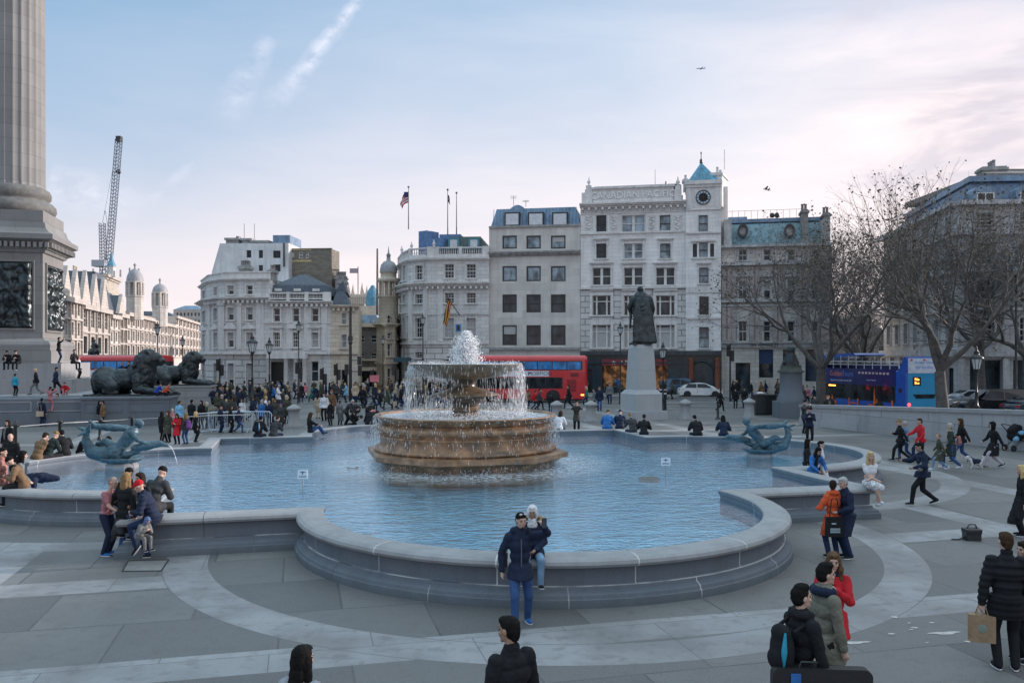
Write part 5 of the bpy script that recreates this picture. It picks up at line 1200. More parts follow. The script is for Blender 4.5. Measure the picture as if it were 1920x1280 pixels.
for k in range(7):
    t0, t1, z0, z1 = 1.5+k*3.4, 2.9+k*3.4, zz(379), zz(362)
    m = MB(); pts = [fs2_.p(t0-.3, z0, .05), fs2_.p(t1+.3, z0, .05)]+[fs2_.p((t0+t1)/2+(t1-t0+.6)/2*math.cos(a), z1+.6*math.sin(a), .05) for a in [i*math.pi/8 for i in range(9)]]; m.extr(pts, -fs2_.n*1.8); d_ = ob('dormer', m, LEAD, bR)
    m = MB(); fs2_.box(m, t0, t1, z0+.1, z1, .052, .08); d2 = ob('dormer_frame', m, FRW, d_)
    m = MB(); fs2_.box(m, t0+.1, (t0+t1)/2-.05, z0+.15, z1-.08, .081, .09); fs2_.box(m, (t0+t1)/2+.05, t1-.1, z0+.15, z1-.08, .081, .09); ob('dormer_pane', m, PANE, d_)
for k, q in enumerate(oo1+g1): window(fs1, bR, *q, rev=.38, style='none' if k >= len(oo1) else 'multi', fm=FRW if k < len(oo1) else FRD)
for k, q in enumerate(oo2[:20]+g2[:5]): window(fs2_, bR, *q, rev=.38, style='none' if k >= 20 else 'multi', fm=FRW if k < 20 else FRD)
m = MB(); pots(m, fs1, 1742, 1752, 322, 345, 3, -4, 2, .6); ob('chimney', m, TRIMD, bR)
m = MB(); fs2_.pbox(m, 1839, 1851, 645, 651.5, .5, .56); sg = ob('street_sign', m, mk('enamel_sign', (.25, .38, .55), .4), bR)
# building on the east side of the square, right of the frame (its shade covers the square)
fe = Fac.__new__(Fac); fe.a = Vector((62, 56, 0)); fe.b = Vector((62, -60, 0)); fe.w = 116; fe.u = Vector((0, -1, 0)); fe.n = Vector((-1, 0, 0))
bE = bld('east_side_building', 'long stone building on the east side of the square, outside the photo on the right', f=fe)
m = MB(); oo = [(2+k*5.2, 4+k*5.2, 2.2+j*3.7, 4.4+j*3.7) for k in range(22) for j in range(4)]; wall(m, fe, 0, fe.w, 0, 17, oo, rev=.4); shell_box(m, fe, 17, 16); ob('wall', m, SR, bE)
m = MB(); [fe.box(m, *q, -.4, -.35) for q in oo]; ob('window_row', m, PANE, bE)
# ================================================================ the tall column
COLM = masonry('column_granite', (.235, .235, .235), bw=2.0, bh=.95, mortar=.012, jd=.5, grime=.35, bump=.3)
cc = Vector((-35.1, 60, 0)); col = thing('monument_column', 'huge fluted stone column on a square pedestal with dark bronze relief panels', 'column', cc, world=True)
def sq(W): return [(cc+U*(a*W)+V*(b*W)).to_2d() for a, b in ((-1, -1), (1, -1), (1, 1), (-1, 1))]
def tiers(mb, lv):
    for (wa, za), (wb, zb) in zip(lv[:-1], lv[1:]):
        if zb > za+1e-6: mb.prism([tuple(q) for q in sq(wa)], za, zb, z1s=[tuple(q) for q in sq(wb)])
hz = lambda y, d=58.: H+(HY-y)/F*d
m = MB(); m.lathe([(2.10, 15.7), (2.03, 16.2), (2.02, 24), (1.98, 36)], 192, (cc.x, cc.y), fn=lambda a, z: 1-.045*abs(math.sin(12*a))**.7, smooth=True); ob('shaft', m, COLM, col)
m = MB(); m.lathe([(2.05, 15.9), (2.30, 15.75), (2.42, 15.5), (2.40, 15.2), (2.25, 15.05), (2.22, 14.95), (2.50, 14.85), (2.72, 14.6), (2.74, 14.3), (2.62, 14.05), (2.5, 14.0)][::-1], 96, (cc.x, cc.y), fn=lambda a, z: 1+.006*math.sin(60*a+z*14)); ob('column_base', m, mk('carved_grey_stone', (.15, .152, .15), .85, var=.25, scale=3, dirt=((.13, .14, .12), 1.4, .8), bump=.6, bscale=12), col)
m = MB(); tiers(m, [(2.62, 13.2), (2.62, 14.02)]); tiers(m, [(3.35, 12.35), (3.1, 12.5), (2.85, 12.8), (2.75, 13.19)])
tiers(m, [(3.42, 12.0), (3.42, 12.34)]); tiers(m, [(2.95, 11.35), (3.0, 11.8), (3.35, 11.99)])
tiers(m, [(2.6, 5.35), (2.6, 11.1), (2.75, 11.15), (2.85, 11.34)])
tiers(m, [(3.2, 4.5), (3.22, 4.9), (3.1, 5.1), (2.8, 5.2), (2.62, 5.34)]); tiers(m, [(3.3, 3.63), (3.3, 4.49)])
for s_ in range(4):
    n_ = [-V, U, V, -U][s_]; t_ = [U, V, -U, -V][s_]
    for k in range(18):
        q = cc+n_*3.12+t_*(-3.0+6.0*k/17); m.add([(q+t_*a+n_*b+Vector((0, 0, z))) for a in (-.1, .1) for b in (-.15, .18) for z in (11.45, 11.8)], [(0, 1, 3, 2), (4, 6, 7, 5), (0, 4, 5, 1), (2, 3, 7, 6), (0, 2, 6, 4), (1, 5, 7, 3)])
ob('pedestal', m, COLM, col)
from mathutils import noise as mn
def relief(n_, t_, w0, w1, z0, z1, seed):
    m = MB(); nx, nz = 60, 90; vs = []
    for j in range(nz+1):
        for i in range(nx+1):
            a = w0+(w1-w0)*i/nx; z = z0+(z1-z0)*j/nz; e = min(i, nx-i, j, nz-j)
            h = mn.fractal(Vector((a*1.1, z*.8, seed)), .9, 2.2, 3)*.30+.18+abs(mn.noise(Vector((a*2.6, z*1.5, seed+9))))*.32; h = max(.0, h)*min(1, e/3)
            vs.append(cc+n_*(2.615+h)+t_*a+Vector((0, 0, z)))
    m.add(vs, [(j*(nx+1)+i, j*(nx+1)+i+1, (j+1)*(nx+1)+i+1, (j+1)*(nx+1)+i) for j in range(nz) for i in range(nx)], 0, True)
    rp = ob('relief_panel', m, BRONZE, col); m = MB()
    for a0, a1, b0, b1 in ((w0-.12, w0, z0-.12, z1+.12), (w1, w1+.12, z0-.12, z1+.12), (w0, w1, z0-.12, z0), (w0, w1, z1, z1+.12)):
        m.add([cc+n_*o+t_*a+Vector((0, 0, z)) for a in (a0, a1) for o in (2.602, 2.72) for z in (b0, b1)], [(0, 1, 3, 2), (4, 6, 7, 5), (0, 4, 5, 1), (2, 3, 7, 6), (0, 2, 6, 4), (1, 5, 7, 3)])
    ob('relief_frame', m, COLM, rp)
relief(-V, U, -2.0, 2.0, 6.0, 10.5, 3.3); relief(U, V, -1.95, 1.95, 5.9, 10.4, 8.1)
stp = thing('column_steps', 'stone steps and platform around the foot of the tall column', 'steps', cc, world=True)
def step(W, z0, z1, nm='step'): m = MB(); m.prism([tuple(q) for q in sq(W)], z0, z1); return ob(nm, m, GRANP, stp)
step(4.1, 2.57, 3.625); step(4.95, 1.66, 2.565)
step(8.3, 0, 1.655, 'platform')
# front panelled wall and lion plinths
lw = thing('panelled_plinth_wall', 'low panelled granite wall in front of the column steps', 'wall', gp(80, 797), world=True)
A, B = Vector((-45, 46.2, 0)), Vector((-25.3, 50.9, 0)); d_ = (B-A).normalized(); n_ = Vector((-d_.y, d_.x, 0))
def obox(mb, o, u, v, a0, a1, b0, b1, z0, z1):
    mb.add([o+u*a+v*b+Vector((0, 0, z)) for a in (a0, a1) for b in (b0, b1) for z in (z0, z1)], [(0, 1, 3, 2), (4, 6, 7, 5), (0, 4, 5, 1), (2, 3, 7, 6), (0, 2, 6, 4), (1, 5, 7, 3)])
m = MB(); L = (B-A).length; obox(m, A, d_, n_, 0, L, 0, 3.5, 0, 1.6); obox(m, A, d_, n_, 0, L, -.35, 0, 0, .75); ob('wall_body', m, GRAN, lw)
def panels(mb, o, u, v, L, n, z0, z1, off=-.03):
    for k in range(n):
        a0 = L*k/n+.15; a1 = L*(k+1)/n-.15
        for q in ((a0, a1, z0, z0+.06), (a0, a1, z1-.06, z1), (a0, a0+.06, z0+.06, z1-.06), (a1-.06, a1, z0+.06, z1-.06)): obox(mb, o, u, v, q[0], q[1], off, 0, q[2], q[3])
m = MB(); panels(m, A, d_, n_, L, 7, .85, 1.45); ob('panel_moulding', m, GRANP, lw)
def plinth(name, label, o, u, L, D, h, mat):
    v = Vector((-u.y, u.x, 0)); t_ = thing(name, label, 'plinth', o, world=True); m = MB(); obox(m, o, u, v, 0, L, 0, D, 0, h-.12); obox(m, o, u, v, -.08, L+.08, -.08, D+.08, h-.119, h); obox(m, o, u, v, -.25, L+.25, -.25, D+.25, 0, .35); ob('plinth_block', m, mat, t_)
    m = MB(); panels(m, o, u, v, L, 2, .8, h-.3); panels(m, o+u*L, v, -u, D, 1, .8, h-.3); ob('panel_moulding', m, mat, t_); return t_
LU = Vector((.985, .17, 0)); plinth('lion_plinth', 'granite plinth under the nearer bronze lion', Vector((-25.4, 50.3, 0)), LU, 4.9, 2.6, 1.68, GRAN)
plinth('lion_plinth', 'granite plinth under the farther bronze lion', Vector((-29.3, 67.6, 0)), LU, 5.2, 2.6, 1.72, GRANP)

# ================================================================ sculpted figures: union of tapered limbs fused into one skin
def fuse(mb, voxel, smooth=3, fac=.5, disp=None):
    me = mb.mesh('tmp', []); o = bpy.data.objects.new('tmp', me); C.objects.link(o)
    r_ = o.modifiers.new('r', 'REMESH'); r_.mode = 'VOXEL'; r_.voxel_size = voxel; r_.use_smooth_shade = True
    if smooth: s_ = o.modifiers.new('s', 'SMOOTH'); s_.iterations = smooth; s_.factor = fac
    bpy.context.view_layer.update(); out = bpy.data.meshes.new_from_object(o.evaluated_get(bpy.context.evaluated_depsgraph_get()))
    bpy.data.objects.remove(o); bpy.data.meshes.remove(me)
    if disp:
        n = len(out.vertices); co = np.empty(n*3); out.vertices.foreach_get('co', co); no = np.empty(n*3); out.vertex_normals.foreach_get('vector', no)
        co = co.reshape(-1, 3); no = no.reshape(-1, 3); h = disp(co); co += no*h[:, None]; out.vertices.foreach_set('co', co.ravel()); out.update()
    out.polygons.foreach_set('use_smooth', [True]*len(out.polygons)); return out
def ch(mb, pts, rads, n=10):
    """chain of overlapping tapered limbs with round joints"""
    pts = [Vector(p) for p in pts]
    for i in range(len(pts)-1): mb.tube([pts[i], pts[i+1]], [rads[i], rads[i+1]], n)
    for p, r_ in zip(pts, rads): mb.ball(p, r_*1.0, n=n, m=max(5, n//2+1))
def ell(mb, c, r, rot=(0, 0, 0), n=12): mb.ball(c, r, n=n, m=8, M=Euler([R(q) for q in rot]).to_matrix().to_4x4())
def lion_mesh():
    m = MB()     # faces +x, length about 5, on z=0
    ell(m, (-1.55, 0, .95), (.95, .78, .88)); ell(m, (-.5, 0, .98), (1.25, .66, .72)); ell(m, (.55, 0, 1.15), (.9, .68, .95), (0, -20, 0))
    ell(m, (.85, 0, 1.75), (.72, .72, .95), (0, -12, 0)); ell(m, (1.05, -.0, 2.2), (.66, .68, .72)); ell(m, (.95, 0, 1.1), (.62, .62, .8))
    for k in range(26):        # mane locks
        a = rnd.uniform(0, 6.28); zz_ = rnd.uniform(.9, 2.7); c = Vector((.65+.25*math.cos(a), .62*math.sin(a), zz_)); ch(m, [c, c+Vector((.12*math.cos(a)-.1, .16*math.sin(a), -.42))], [.16, .06], 7)
    ell(m, (1.48, 0, 2.32), (.46, .38, .42)); ell(m, (1.86, 0, 2.16), (.28, .25, .22)); ell(m, (1.80, 0, 1.99), (.22, .2, .14)); ell(m, (2.06, 0, 2.22), (.10, .14, .09))
    for s in (-1, 1):
        ell(m, (1.62, s*.2, 2.5), (.16, .13, .1)); ell(m, (1.15, s*.45, 2.72), (.14, .12, .16))
        ch(m, [(-1.5, s*.62, .95), (-.75, s*.88, .55), (-1.2, s*.92, .25), (-.55, s*.98, .18)], [.62, .40, .22, .2], 12)
        ch(m, [(.6, s*.45, 1.0), (.55, s*.58, .42), (1.6, s*.58, .26), (2.35, s*.55, .2)], [.45, .30, .24, .24], 12)
        for k in (-1, 0, 1): ch(m, [(2.35, s*.55+k*.12, .18), (2.62, s*.55+k*.14, .13)], [.14, .12], 8)
    ch(m, [(-2.3, 0, .5), (-2.5, .5, .2), (-2.0, 1.05, .14), (-1.3, 1.15, .14)], [.16, .12, .1, .16], 8)
    def dsp(co):
        return np.array([.030*mn.noise(Vector(c)*5.)+(.09*abs(mn.noise(Vector((c[0]*4, c[1]*7, c[2]*2.2)))) if (.2 < c[0] < 1.45 and c[2] > .8) else 0) for c in co])
    return fuse(m, .05, 2, .5, dsp)
LM = lion_mesh(); LM.materials.append(BRONZE)
def lion(label, loc, hd, s=1.):
    t_ = thing('lion_statue', label, 'lion statue', loc, rz=hd); o = ob('lion_body', LM, BRONZE, t_); t_.scale = (s, s, s)
    m = MB(); m.box(-2.5, 2.7, -1.15, 1.15, -.02, .10); ob('bronze_base', m, BRONZE, t_); return t_
a = P(246, 742, 53.0); lion('nearer large bronze lion lying on its plinth and looking right', (a.x, a.y, 1.69), R(3), .98)
a = P(338, 722, 69.4); lion('farther bronze lion lying in front of the sunlit street', (a.x, a.y, 1.73), R(6), .95)

def triton(label, px, py, hd, s=1.0):
    p = gp(px, py, .62); t_ = thing('triton_fountain_statue', label, 'fountain statue', (p.x, p.y, .36), rz=hd); t_.scale = (s, s, s)
    m = MB()   # local: figure leans towards +x
    ch(m, [(-.15, 0, .95), (.0, 0, 1.25), (.32, 0, 1.62), (.42, 0, 1.78)], [.27, .24, .30, .26], 14)
    ch(m, [(.42, 0, 1.85), (.60, .02, 2.02)], [.12, .11]); ell(m, (.70, .02, 2.12), (.16, .14, .19), (0, 25, 0)); ell(m, (.64, .02, 2.18), (.17, .165, .16))
    ch(m, [(.42, -.26, 1.78), (.70, -.45, 1.48), (1.05, -.30, 1.30)], [.13, .10, .075]); ch(m, [(.42, .26, 1.78), (.05, .55, 1.95), (-.35, .50, 2.02)], [.13, .10, .08])
    ch(m, [(-.15, 0, .95), (-.65, .1, .82), (-1.2, .15, .95), (-1.45, .1, 1.45), (-1.35, 0, 1.85)], [.30, .34, .28, .17, .10], 14)
    ch(m, [(-1.35, 0, 1.85), (-1.75, .1, 2.02)], [.12, .05]); ch(m, [(-1.35, 0, 1.85), (-1.2, -.25, 2.15)], [.12, .05]); ch(m, [(-1.35, 0, 1.85), (-1.65, -.2, 1.7)], [.10, .04])
    ch(m, [(-.2, .3, 1.0), (-.75, .45, 1.35), (-1.1, .4, 1.30)], [.24, .17, .06])
    ch(m, [(.55, -.28, 1.12), (1.05, -.25, 1.22), (1.55, -.2, 1.30), (1.85, -.2, 1.20)], [.15, .20, .14, .06]); ch(m, [(.7, -.28, 1.0), (.2, -.3, .85)], [.10, .16])   # dolphin held in front
    ch(m, [(.1, .35, 1.88), (-.55, .48, 1.95), (-1.15, .42, 2.02), (-1.35, .3, 2.25)], [.10, .17, .13, .06]); ch(m, [(-1.15, .42, 2.02), (-1.5, .5, 1.9)], [.1, .04])
    ch(m, [(-.3, 0, .95), (-.1, 0, .62)], [.34, .30], 12); ch(m, [(.0, 0, .9), (.35, -.1, .66)], [.2, .1])
    me = fuse(m, .022, 3, .5, lambda co: np.array([.018*mn.noise(Vector(c)*9) for c in co])); me.materials.append(VERD); ob('triton_body', me, VERD, t_)
    m = MB(); m.lathe([(.12, .36), (.42, .44), (.72, .58), (.86, .72), (.80, .74), (.5, .66), (.01, .62)], 32, fn=lambda a, z: 1+.05*math.cos(12*a)); ob('shell_dish', m, VERD, t_)
    m = MB(); m.lathe([(.66, -.22), (.66, .42), (.58, .50), (.01, .52)], 10, smooth=False); ob('stone_foot', m, GRANP, t_)
    m = MB()
    for k in range(160): t = rnd.random(); drop(m, Vector((1.88+.35*t, -.2+rnd.gauss(0, .012), 1.20-.78*t*t)), .08, .008, Vector((.4, 0, -1.5*t-.05)))
    if hd < 1: ob('water_spout', m, SPR, t_)
    return t_
triton('verdigris triton figure holding a dolphin in the left lobe of the pool', 229, 874, R(12), .76)
triton('verdigris triton figure with raised tail in the right lobe of the pool', 1424, 853, R(168), .68)

# Havelock-like cloaked statue on tall plinth
pc_ = Vector(gp(1202, 785)); st_ = thing('statue_plinth', 'tall tapering grey granite plinth carrying a cloaked bronze man', 'plinth', pc_, world=True)
def rsq(c, w, a): return [(c.x+w*math.sqrt(2)*math.cos(a+k*math.pi/2), c.y+w*math.sqrt(2)*math.sin(a+k*math.pi/2)) for k in range(4)]
D_ = pc_.y; ph = lambda y: H-(y-HY)/F*D_; AR = R(45+24)
m = MB()
def tp(w0, w1, y0, y1, dz=0.): m.prism(rsq(pc_, w0, AR), ph(y0)+dz, ph(y1), z1s=rsq(pc_, w1, AR))
q0 = ph(792); m.prism(rsq(pc_, 1.25, AR), 0, .55); m.prism(rsq(pc_, .98, AR), .551, ph(738)); m.prism(rsq(pc_, .98, AR), ph(738)+.001, ph(730), z1s=rsq(pc_, .75, AR)); m.prism(rsq(pc_, .72, AR), ph(730)+.001, ph(652), z1s=rsq(pc_, .60, AR)); m.prism(rsq(pc_, .58, AR), ph(652)+.001, ph(646), z1s=rsq(pc_, .50, AR))
ob('plinth_block', m, masonry('grey_plinth_granite', (.40, .42, .44), bw=3, bh=1.6, mortar=.006, grime=.15, var=.03), st_)
b0 = pc_+Vector((0, 0, ph(646))); sh_ = (646-537)/F*D_
def statue():
    m = MB(); k = sh_/1.86   # seen from behind; local y forward = away
    def S(*q): return [tuple(c*k for c in p) for p in q]
    for (z, rx, ry, x) in ((.03, .34, .26, .08), (.30, .33, .25, .06), (.6, .31, .24, .04), (.9, .29, .22, .02), (1.15, .27, .20, 0), (1.38, .25, .18, 0)): ell(m, (x*k, 0, z*k+.1*k), (rx*k, ry*k, .24*k))
    ell(m, (0, 0, 1.50*k), (.26*k, .15*k, .12*k)); ch(m, S((0, 0, 1.5), (-.02, .02, 1.66)), [.09*k, .075*k]); ell(m, (-.02*k, .03*k, 1.75*k), (.098*k, .11*k, .13*k)); ell(m, (-.02*k, .0, 1.78*k), (.11*k, .11*k, .10*k))
    ch(m, S((-.24, 0, 1.46), (-.36, .05, 1.2), (-.30, .22, 1.05)), [.10*k, .085*k, .07*k]); ch(m, S((.25, 0, 1.46), (.34, .02, 1.15), (.30, .1, .9)), [.12*k, .11*k, .10*k])
    ch(m, S((-.30, .18, 1.02), (-.34, .1, .55)), [.05*k, .03*k]); ch(m, S((-.16, .1, .5), (-.18, .1, .06), (-.30, .2, .02)), [.10*k, .08*k, .06*k])
    for j in range(9):   # heavy cloak folds
        x = -.26+.07*j; ch(m, S((x*.6, -.16, 1.45), (x*.9+.02, -.20, .95), (x+.10, -.24, .10)), [.03*k, .055*k, .075*k], 8)
    for j in range(4): ch(m, S((-.26, -.02, 1.12-.1*j), (0, -.22, 1.22-.12*j), (.22, -.12, 1.42-.1*j)), [.03*k, .05*k, .03*k], 7)
    return fuse(m, .03, 2, .5, lambda co: np.array([.02*mn.noise(Vector((c[0]*4, c[1]*4, c[2]*.8)))+.01*mn.noise(Vector(c)*8) for c in co]))
s_ = thing('cloaked_statue', 'dark bronze standing man in a long cloak seen from behind on the tall plinth', 'statue', b0); me = statue(); me.materials.append(BRONZE); ob('cloaked_figure', me, BRONZE, s_)
m = MB(); m.box(-.55, .6, -.5, .5, -.02, .12); ob('bronze_base', m, BRONZE, s_)

# round-shouldered plinth with the base of another statue
p2 = Vector(gp(1483, 783)); D2 = p2.y; ph2 = lambda y: H-(y-HY)/F*D2; wpx = D2/F
t_ = thing('statue_plinth', 'stout grey plinth with a dark weathered cap left of the blue bus', 'plinth', p2, world=True); m = MB()
m.prism(rsq(p2, 27*wpx, R(45)), 0, ph2(752)); m.lathe([(25*wpx, ph2(752)), (23*wpx, ph2(740)), (20.5*wpx, ph2(735)), (20*wpx, ph2(700)), (22*wpx, ph2(698))], 24, (p2.x, p2.y)); ob('plinth_block', m, GRAN, t_)
m = MB(); m.lathe([(24*wpx, ph2(698)), (24.5*wpx, ph2(695)), (20*wpx, ph2(693)), (18*wpx, ph2(685)), (19*wpx, ph2(684)), (.01, ph2(684))], 24, (p2.x, p2.y)); ob('plinth_cap', m, mk('dark_stained_stone', (.07, .08, .07), .8, var=.3), t_)
m = MB(); q = Vector((p2.x, p2.y, ph2(684))); ch(m, [q, q+Vector((0, 0, .9)), q+Vector((0, 0, 1.0))], [.42, .22, .3], 10); ch(m, [q+Vector((-.1, 0, .7)), q+Vector((-.5, 0, .1))], [.2, .12]); ch(m, [q+Vector((.1, 0, .7)), q+Vector((.45, 0, .1))], [.2, .12])
me = fuse(m, .05, 2); me.materials.append(BRONZE); me2 = thing('bronze_group', 'dark bronze sculpture base on the stout plinth', 'statue', (q.x, q.y, q.z), world=True); ob('bronze_figures', me, BRONZE, me2)
# equestrian statue in the far left
q = P(176, 672, 92); t_ = thing('equestrian_statue', 'small dark equestrian statue above the left bus roof', 'statue', (q.x, q.y, q.z)); m = MB()
ch(m, [(0, -.6, .9), (0, .6, .95)], [.40, .42], 12); ch(m, [(0, .7, 1.1), (0, 1.2, 1.7), (0, 1.6, 1.6)], [.3, .2, .14])
for x in (-.25, .25):
    for y in (-.7, .65): ch(m, [(x, y, .8), (x, y+.05, -.3)], [.16, .09])
ch(m, [(0, -1.0, .9), (0, -1.2, .1)], [.1, .1]); ch(m, [(0, 0, 1.2), (0, .05, 1.8), (0, .05, 2.05)], [.26, .28, .12]); ell(m, (0, .08, 2.25), (.16, .18, .19)); 
for s in (-1, 1): ch(m, [(s*.25, .05, 1.8), (s*.42, .2, 1.45), (s*.2, .5, 1.4)], [.1, .09, .07]); ch(m, [(s*.15, 0, 1.25), (s*.45, .3, .9), (s*.45, .2, .4)], [.16, .13, .09])
me = fuse(m, .06, 2); me.materials.append(BRONZE); ob('horse_and_rider', me, BRONZE, t_)
m = MB(); m.box(-.5, .5, -1.3, 1.4, -.42, -.28); ob('bronze_base', m, BRONZE, t_); t_.scale = (.86,)*3
m = MB(); pp = thing('statue_plinth', 'plinth of the small equestrian statue mostly hidden by the red bus', 'plinth', (q.x, q.y, 0)); m.box(-.9, .9, -1.5, 1.5, 0, q.z-.38); ob('plinth_block', m, GRAN, pp)
# ================================================================ retaining wall on the right
A, B = gp(1500, 796), gp(1990, 854); hw_ = (A, B)
rw_ = thing('retaining_wall', 'long low granite wall with a coping on the right in front of the blue bus', 'wall', (A+B)/2, world=True)
u_ = (B-A).normalized(); n_ = Vector((-u_.y, u_.x, 0)); L = (B-A).length
def zr_(px): # height of the wall top seen at px
    return 0
m = MB(); L2 = L
def wtop(t): return 1.22+.62*t/L
def slab(mb, o0, o1, z0f, z1f, n=1):
    pts = [(0, o0), (L, o0), (L, o1), (0, o1)]
    vs = [A+u_*a+n_*o+Vector((0, 0, z0f(a))) for a, o in pts]+[A+u_*a+n_*o+Vector((0, 0, z1f(a))) for a, o in pts]
    mb.add(vs, [(0, 3, 2, 1), (4, 5, 6, 7), (0, 1, 5, 4), (1, 2, 6, 5), (2, 3, 7, 6), (3, 0, 4, 7)])
slab(m, 0, .5, lambda t: 0, lambda t: wtop(t)-.18); slab(m, -.06, 0, lambda t: 0, lambda t: .45)
ob('wall_body', m, masonry('wall_granite', (.36, .36, .37), bw=1.9, bh=.9, mortar=.012, jd=.4, grime=.45), rw_)
m = MB(); slab(m, -.08, .58, lambda t: wtop(t)-.178, lambda t: wtop(t)); ob('coping', m, GRANP, rw_)

# ================================================================ vehicles
TYRE = mk('tyre_rubber', (.02, .02, .02), .8); RIM = mk('wheel_rim', (.35, .35, .36), .35, metal=.6)
def wheel(par, x, y, r, w=.25, side=-1, rim=RIM):
    m = MB(); M_ = Matrix.Translation((x, y, r)) @ Matrix.Rotation(R(90), 4, 'X'); l = MB(); l.lathe([(r*.62, -w/2), (r*.95, -w/2), (r, -w/3), (r, w/3), (r*.95, w/2), (r*.62, w/2)], 28)
    m.add([M_ @ Vector(v) for v in l.v], l.f, 0, True); wo = ob('wheel', m, TYRE, par)
    m = MB(); l = MB(); l.lathe([(r*.62, -w/2+.01), (r*.55, -w/2-.01), (r*.5, -w*.3), (r*.2, -w*.25), (r*.15, -w/2), (.01, -w/2)], 28); l.lathe([(r*.62, w/2-.01), (r*.5, w*.3), (.01, w*.3)], 28)
    for k in range(7): a = k*2*math.pi/7; l.tube([(r*.15*math.cos(a), r*.15*math.sin(a), -w*.42), (r*.58*math.cos(a), r*.58*math.sin(a), -w*.45)], r*.06, 4)
    m.add([M_ @ Vector(v) for v in l.v], l.f); ob('rim', m, rim, wo)
def rprofile(w, h0, h1, r): # rounded rectangle cross-section (y,z)
    pts = []
    for cx, cz, a0 in ((w/2-r, h1-r, 0), (-w/2+r, h1-r, 90)):
        for k in range(6): a = R(a0+90*k/5); pts.append((cx+r*math.cos(a), cz+r*math.sin(a)))
    pts += [(-w/2, h0), (w/2, h0)]; return pts
BUSRED = mk('bus_red', (.55, .02, .028), .28, var=.06, coat=.5, dirt=((.2, .03, .03), .8, .4)); BGL = glass_dark('bus_glass', (.02, .025, .03), .04); BGB = glass_dark('blue_bus_glass', (.03, .20, .48), .08, .5)
AMB = emis('amber_lamp', (1, .35, .05), 3); REDL = emis('red_lamp', (1, .05, .06), 2.2); WHL = emis('white_lamp', (1, .95, .85), 3)
def bus_base(t_, L, W_, Hh, mat, arch=(2.6, -2.9), r=.42, name='body', open_top=False):
    m = MB(); pr = rprofile(W_, .32, Hh, r); n = len(pr); xs = [(-L/2, .90, .12), (-L/2+.12, 1, 0), (L/2-.16, 1, 0), (L/2, .92, .12)]; vs = []
    for x, s, dz in xs:
        for (y, z) in pr: vs.append((x, y*(s if s < 1 else 1), .32+(z-.32)*((Hh-.32-dz)/(Hh-.32))))
    fs = [(i*n+k, i*n+(k+1) % n, (i+1)*n+(k+1) % n, (i+1)*n+k) for i in range(3) for k in range(n)]; m.add(vs, fs); m.add(vs[:n], [tuple(range(n))]); m.add(vs[-n:], [tuple(range(n-1, -1, -1))])
    b = ob(name, m, mat, t_)
    for x in arch:
        for s in (-1, 1):
            m = MB(); pts = [(x+.62*math.cos(R(a)), s*(W_/2+.006), .5+.62*math.sin(R(a))) for a in range(-15, 196, 15)]; m.extr(pts, (0, s*.004, 0)); ob('wheel_arch', m, TYRE, t_)
            wheel(t_, x, s*(W_/2-.10), .48, .30, -1)
    m = MB(); m.box(-L/2+.5, L/2-.4, -W_/2+.2, W_/2-.2, .18, .5); ob('underframe', m, TYRE, t_)
    return b
def glaz(t_, x0, x1, z0, z1, y, n, mat=BGL, gap=.05, name='window', divs=None):
    for s in (-1, 1) if y is None else (1,): pass
    xs = divs or [x0+(x1-x0)*k/n for k in range(n+1)]
    for a, b in zip(xs[:-1], xs[1:]):
        m = MB(); m.box(a+gap/2, b-gap/2, min(y, y*1.008), max(y, y*1.008), z0, z1); ob(name, m, mat, t_)
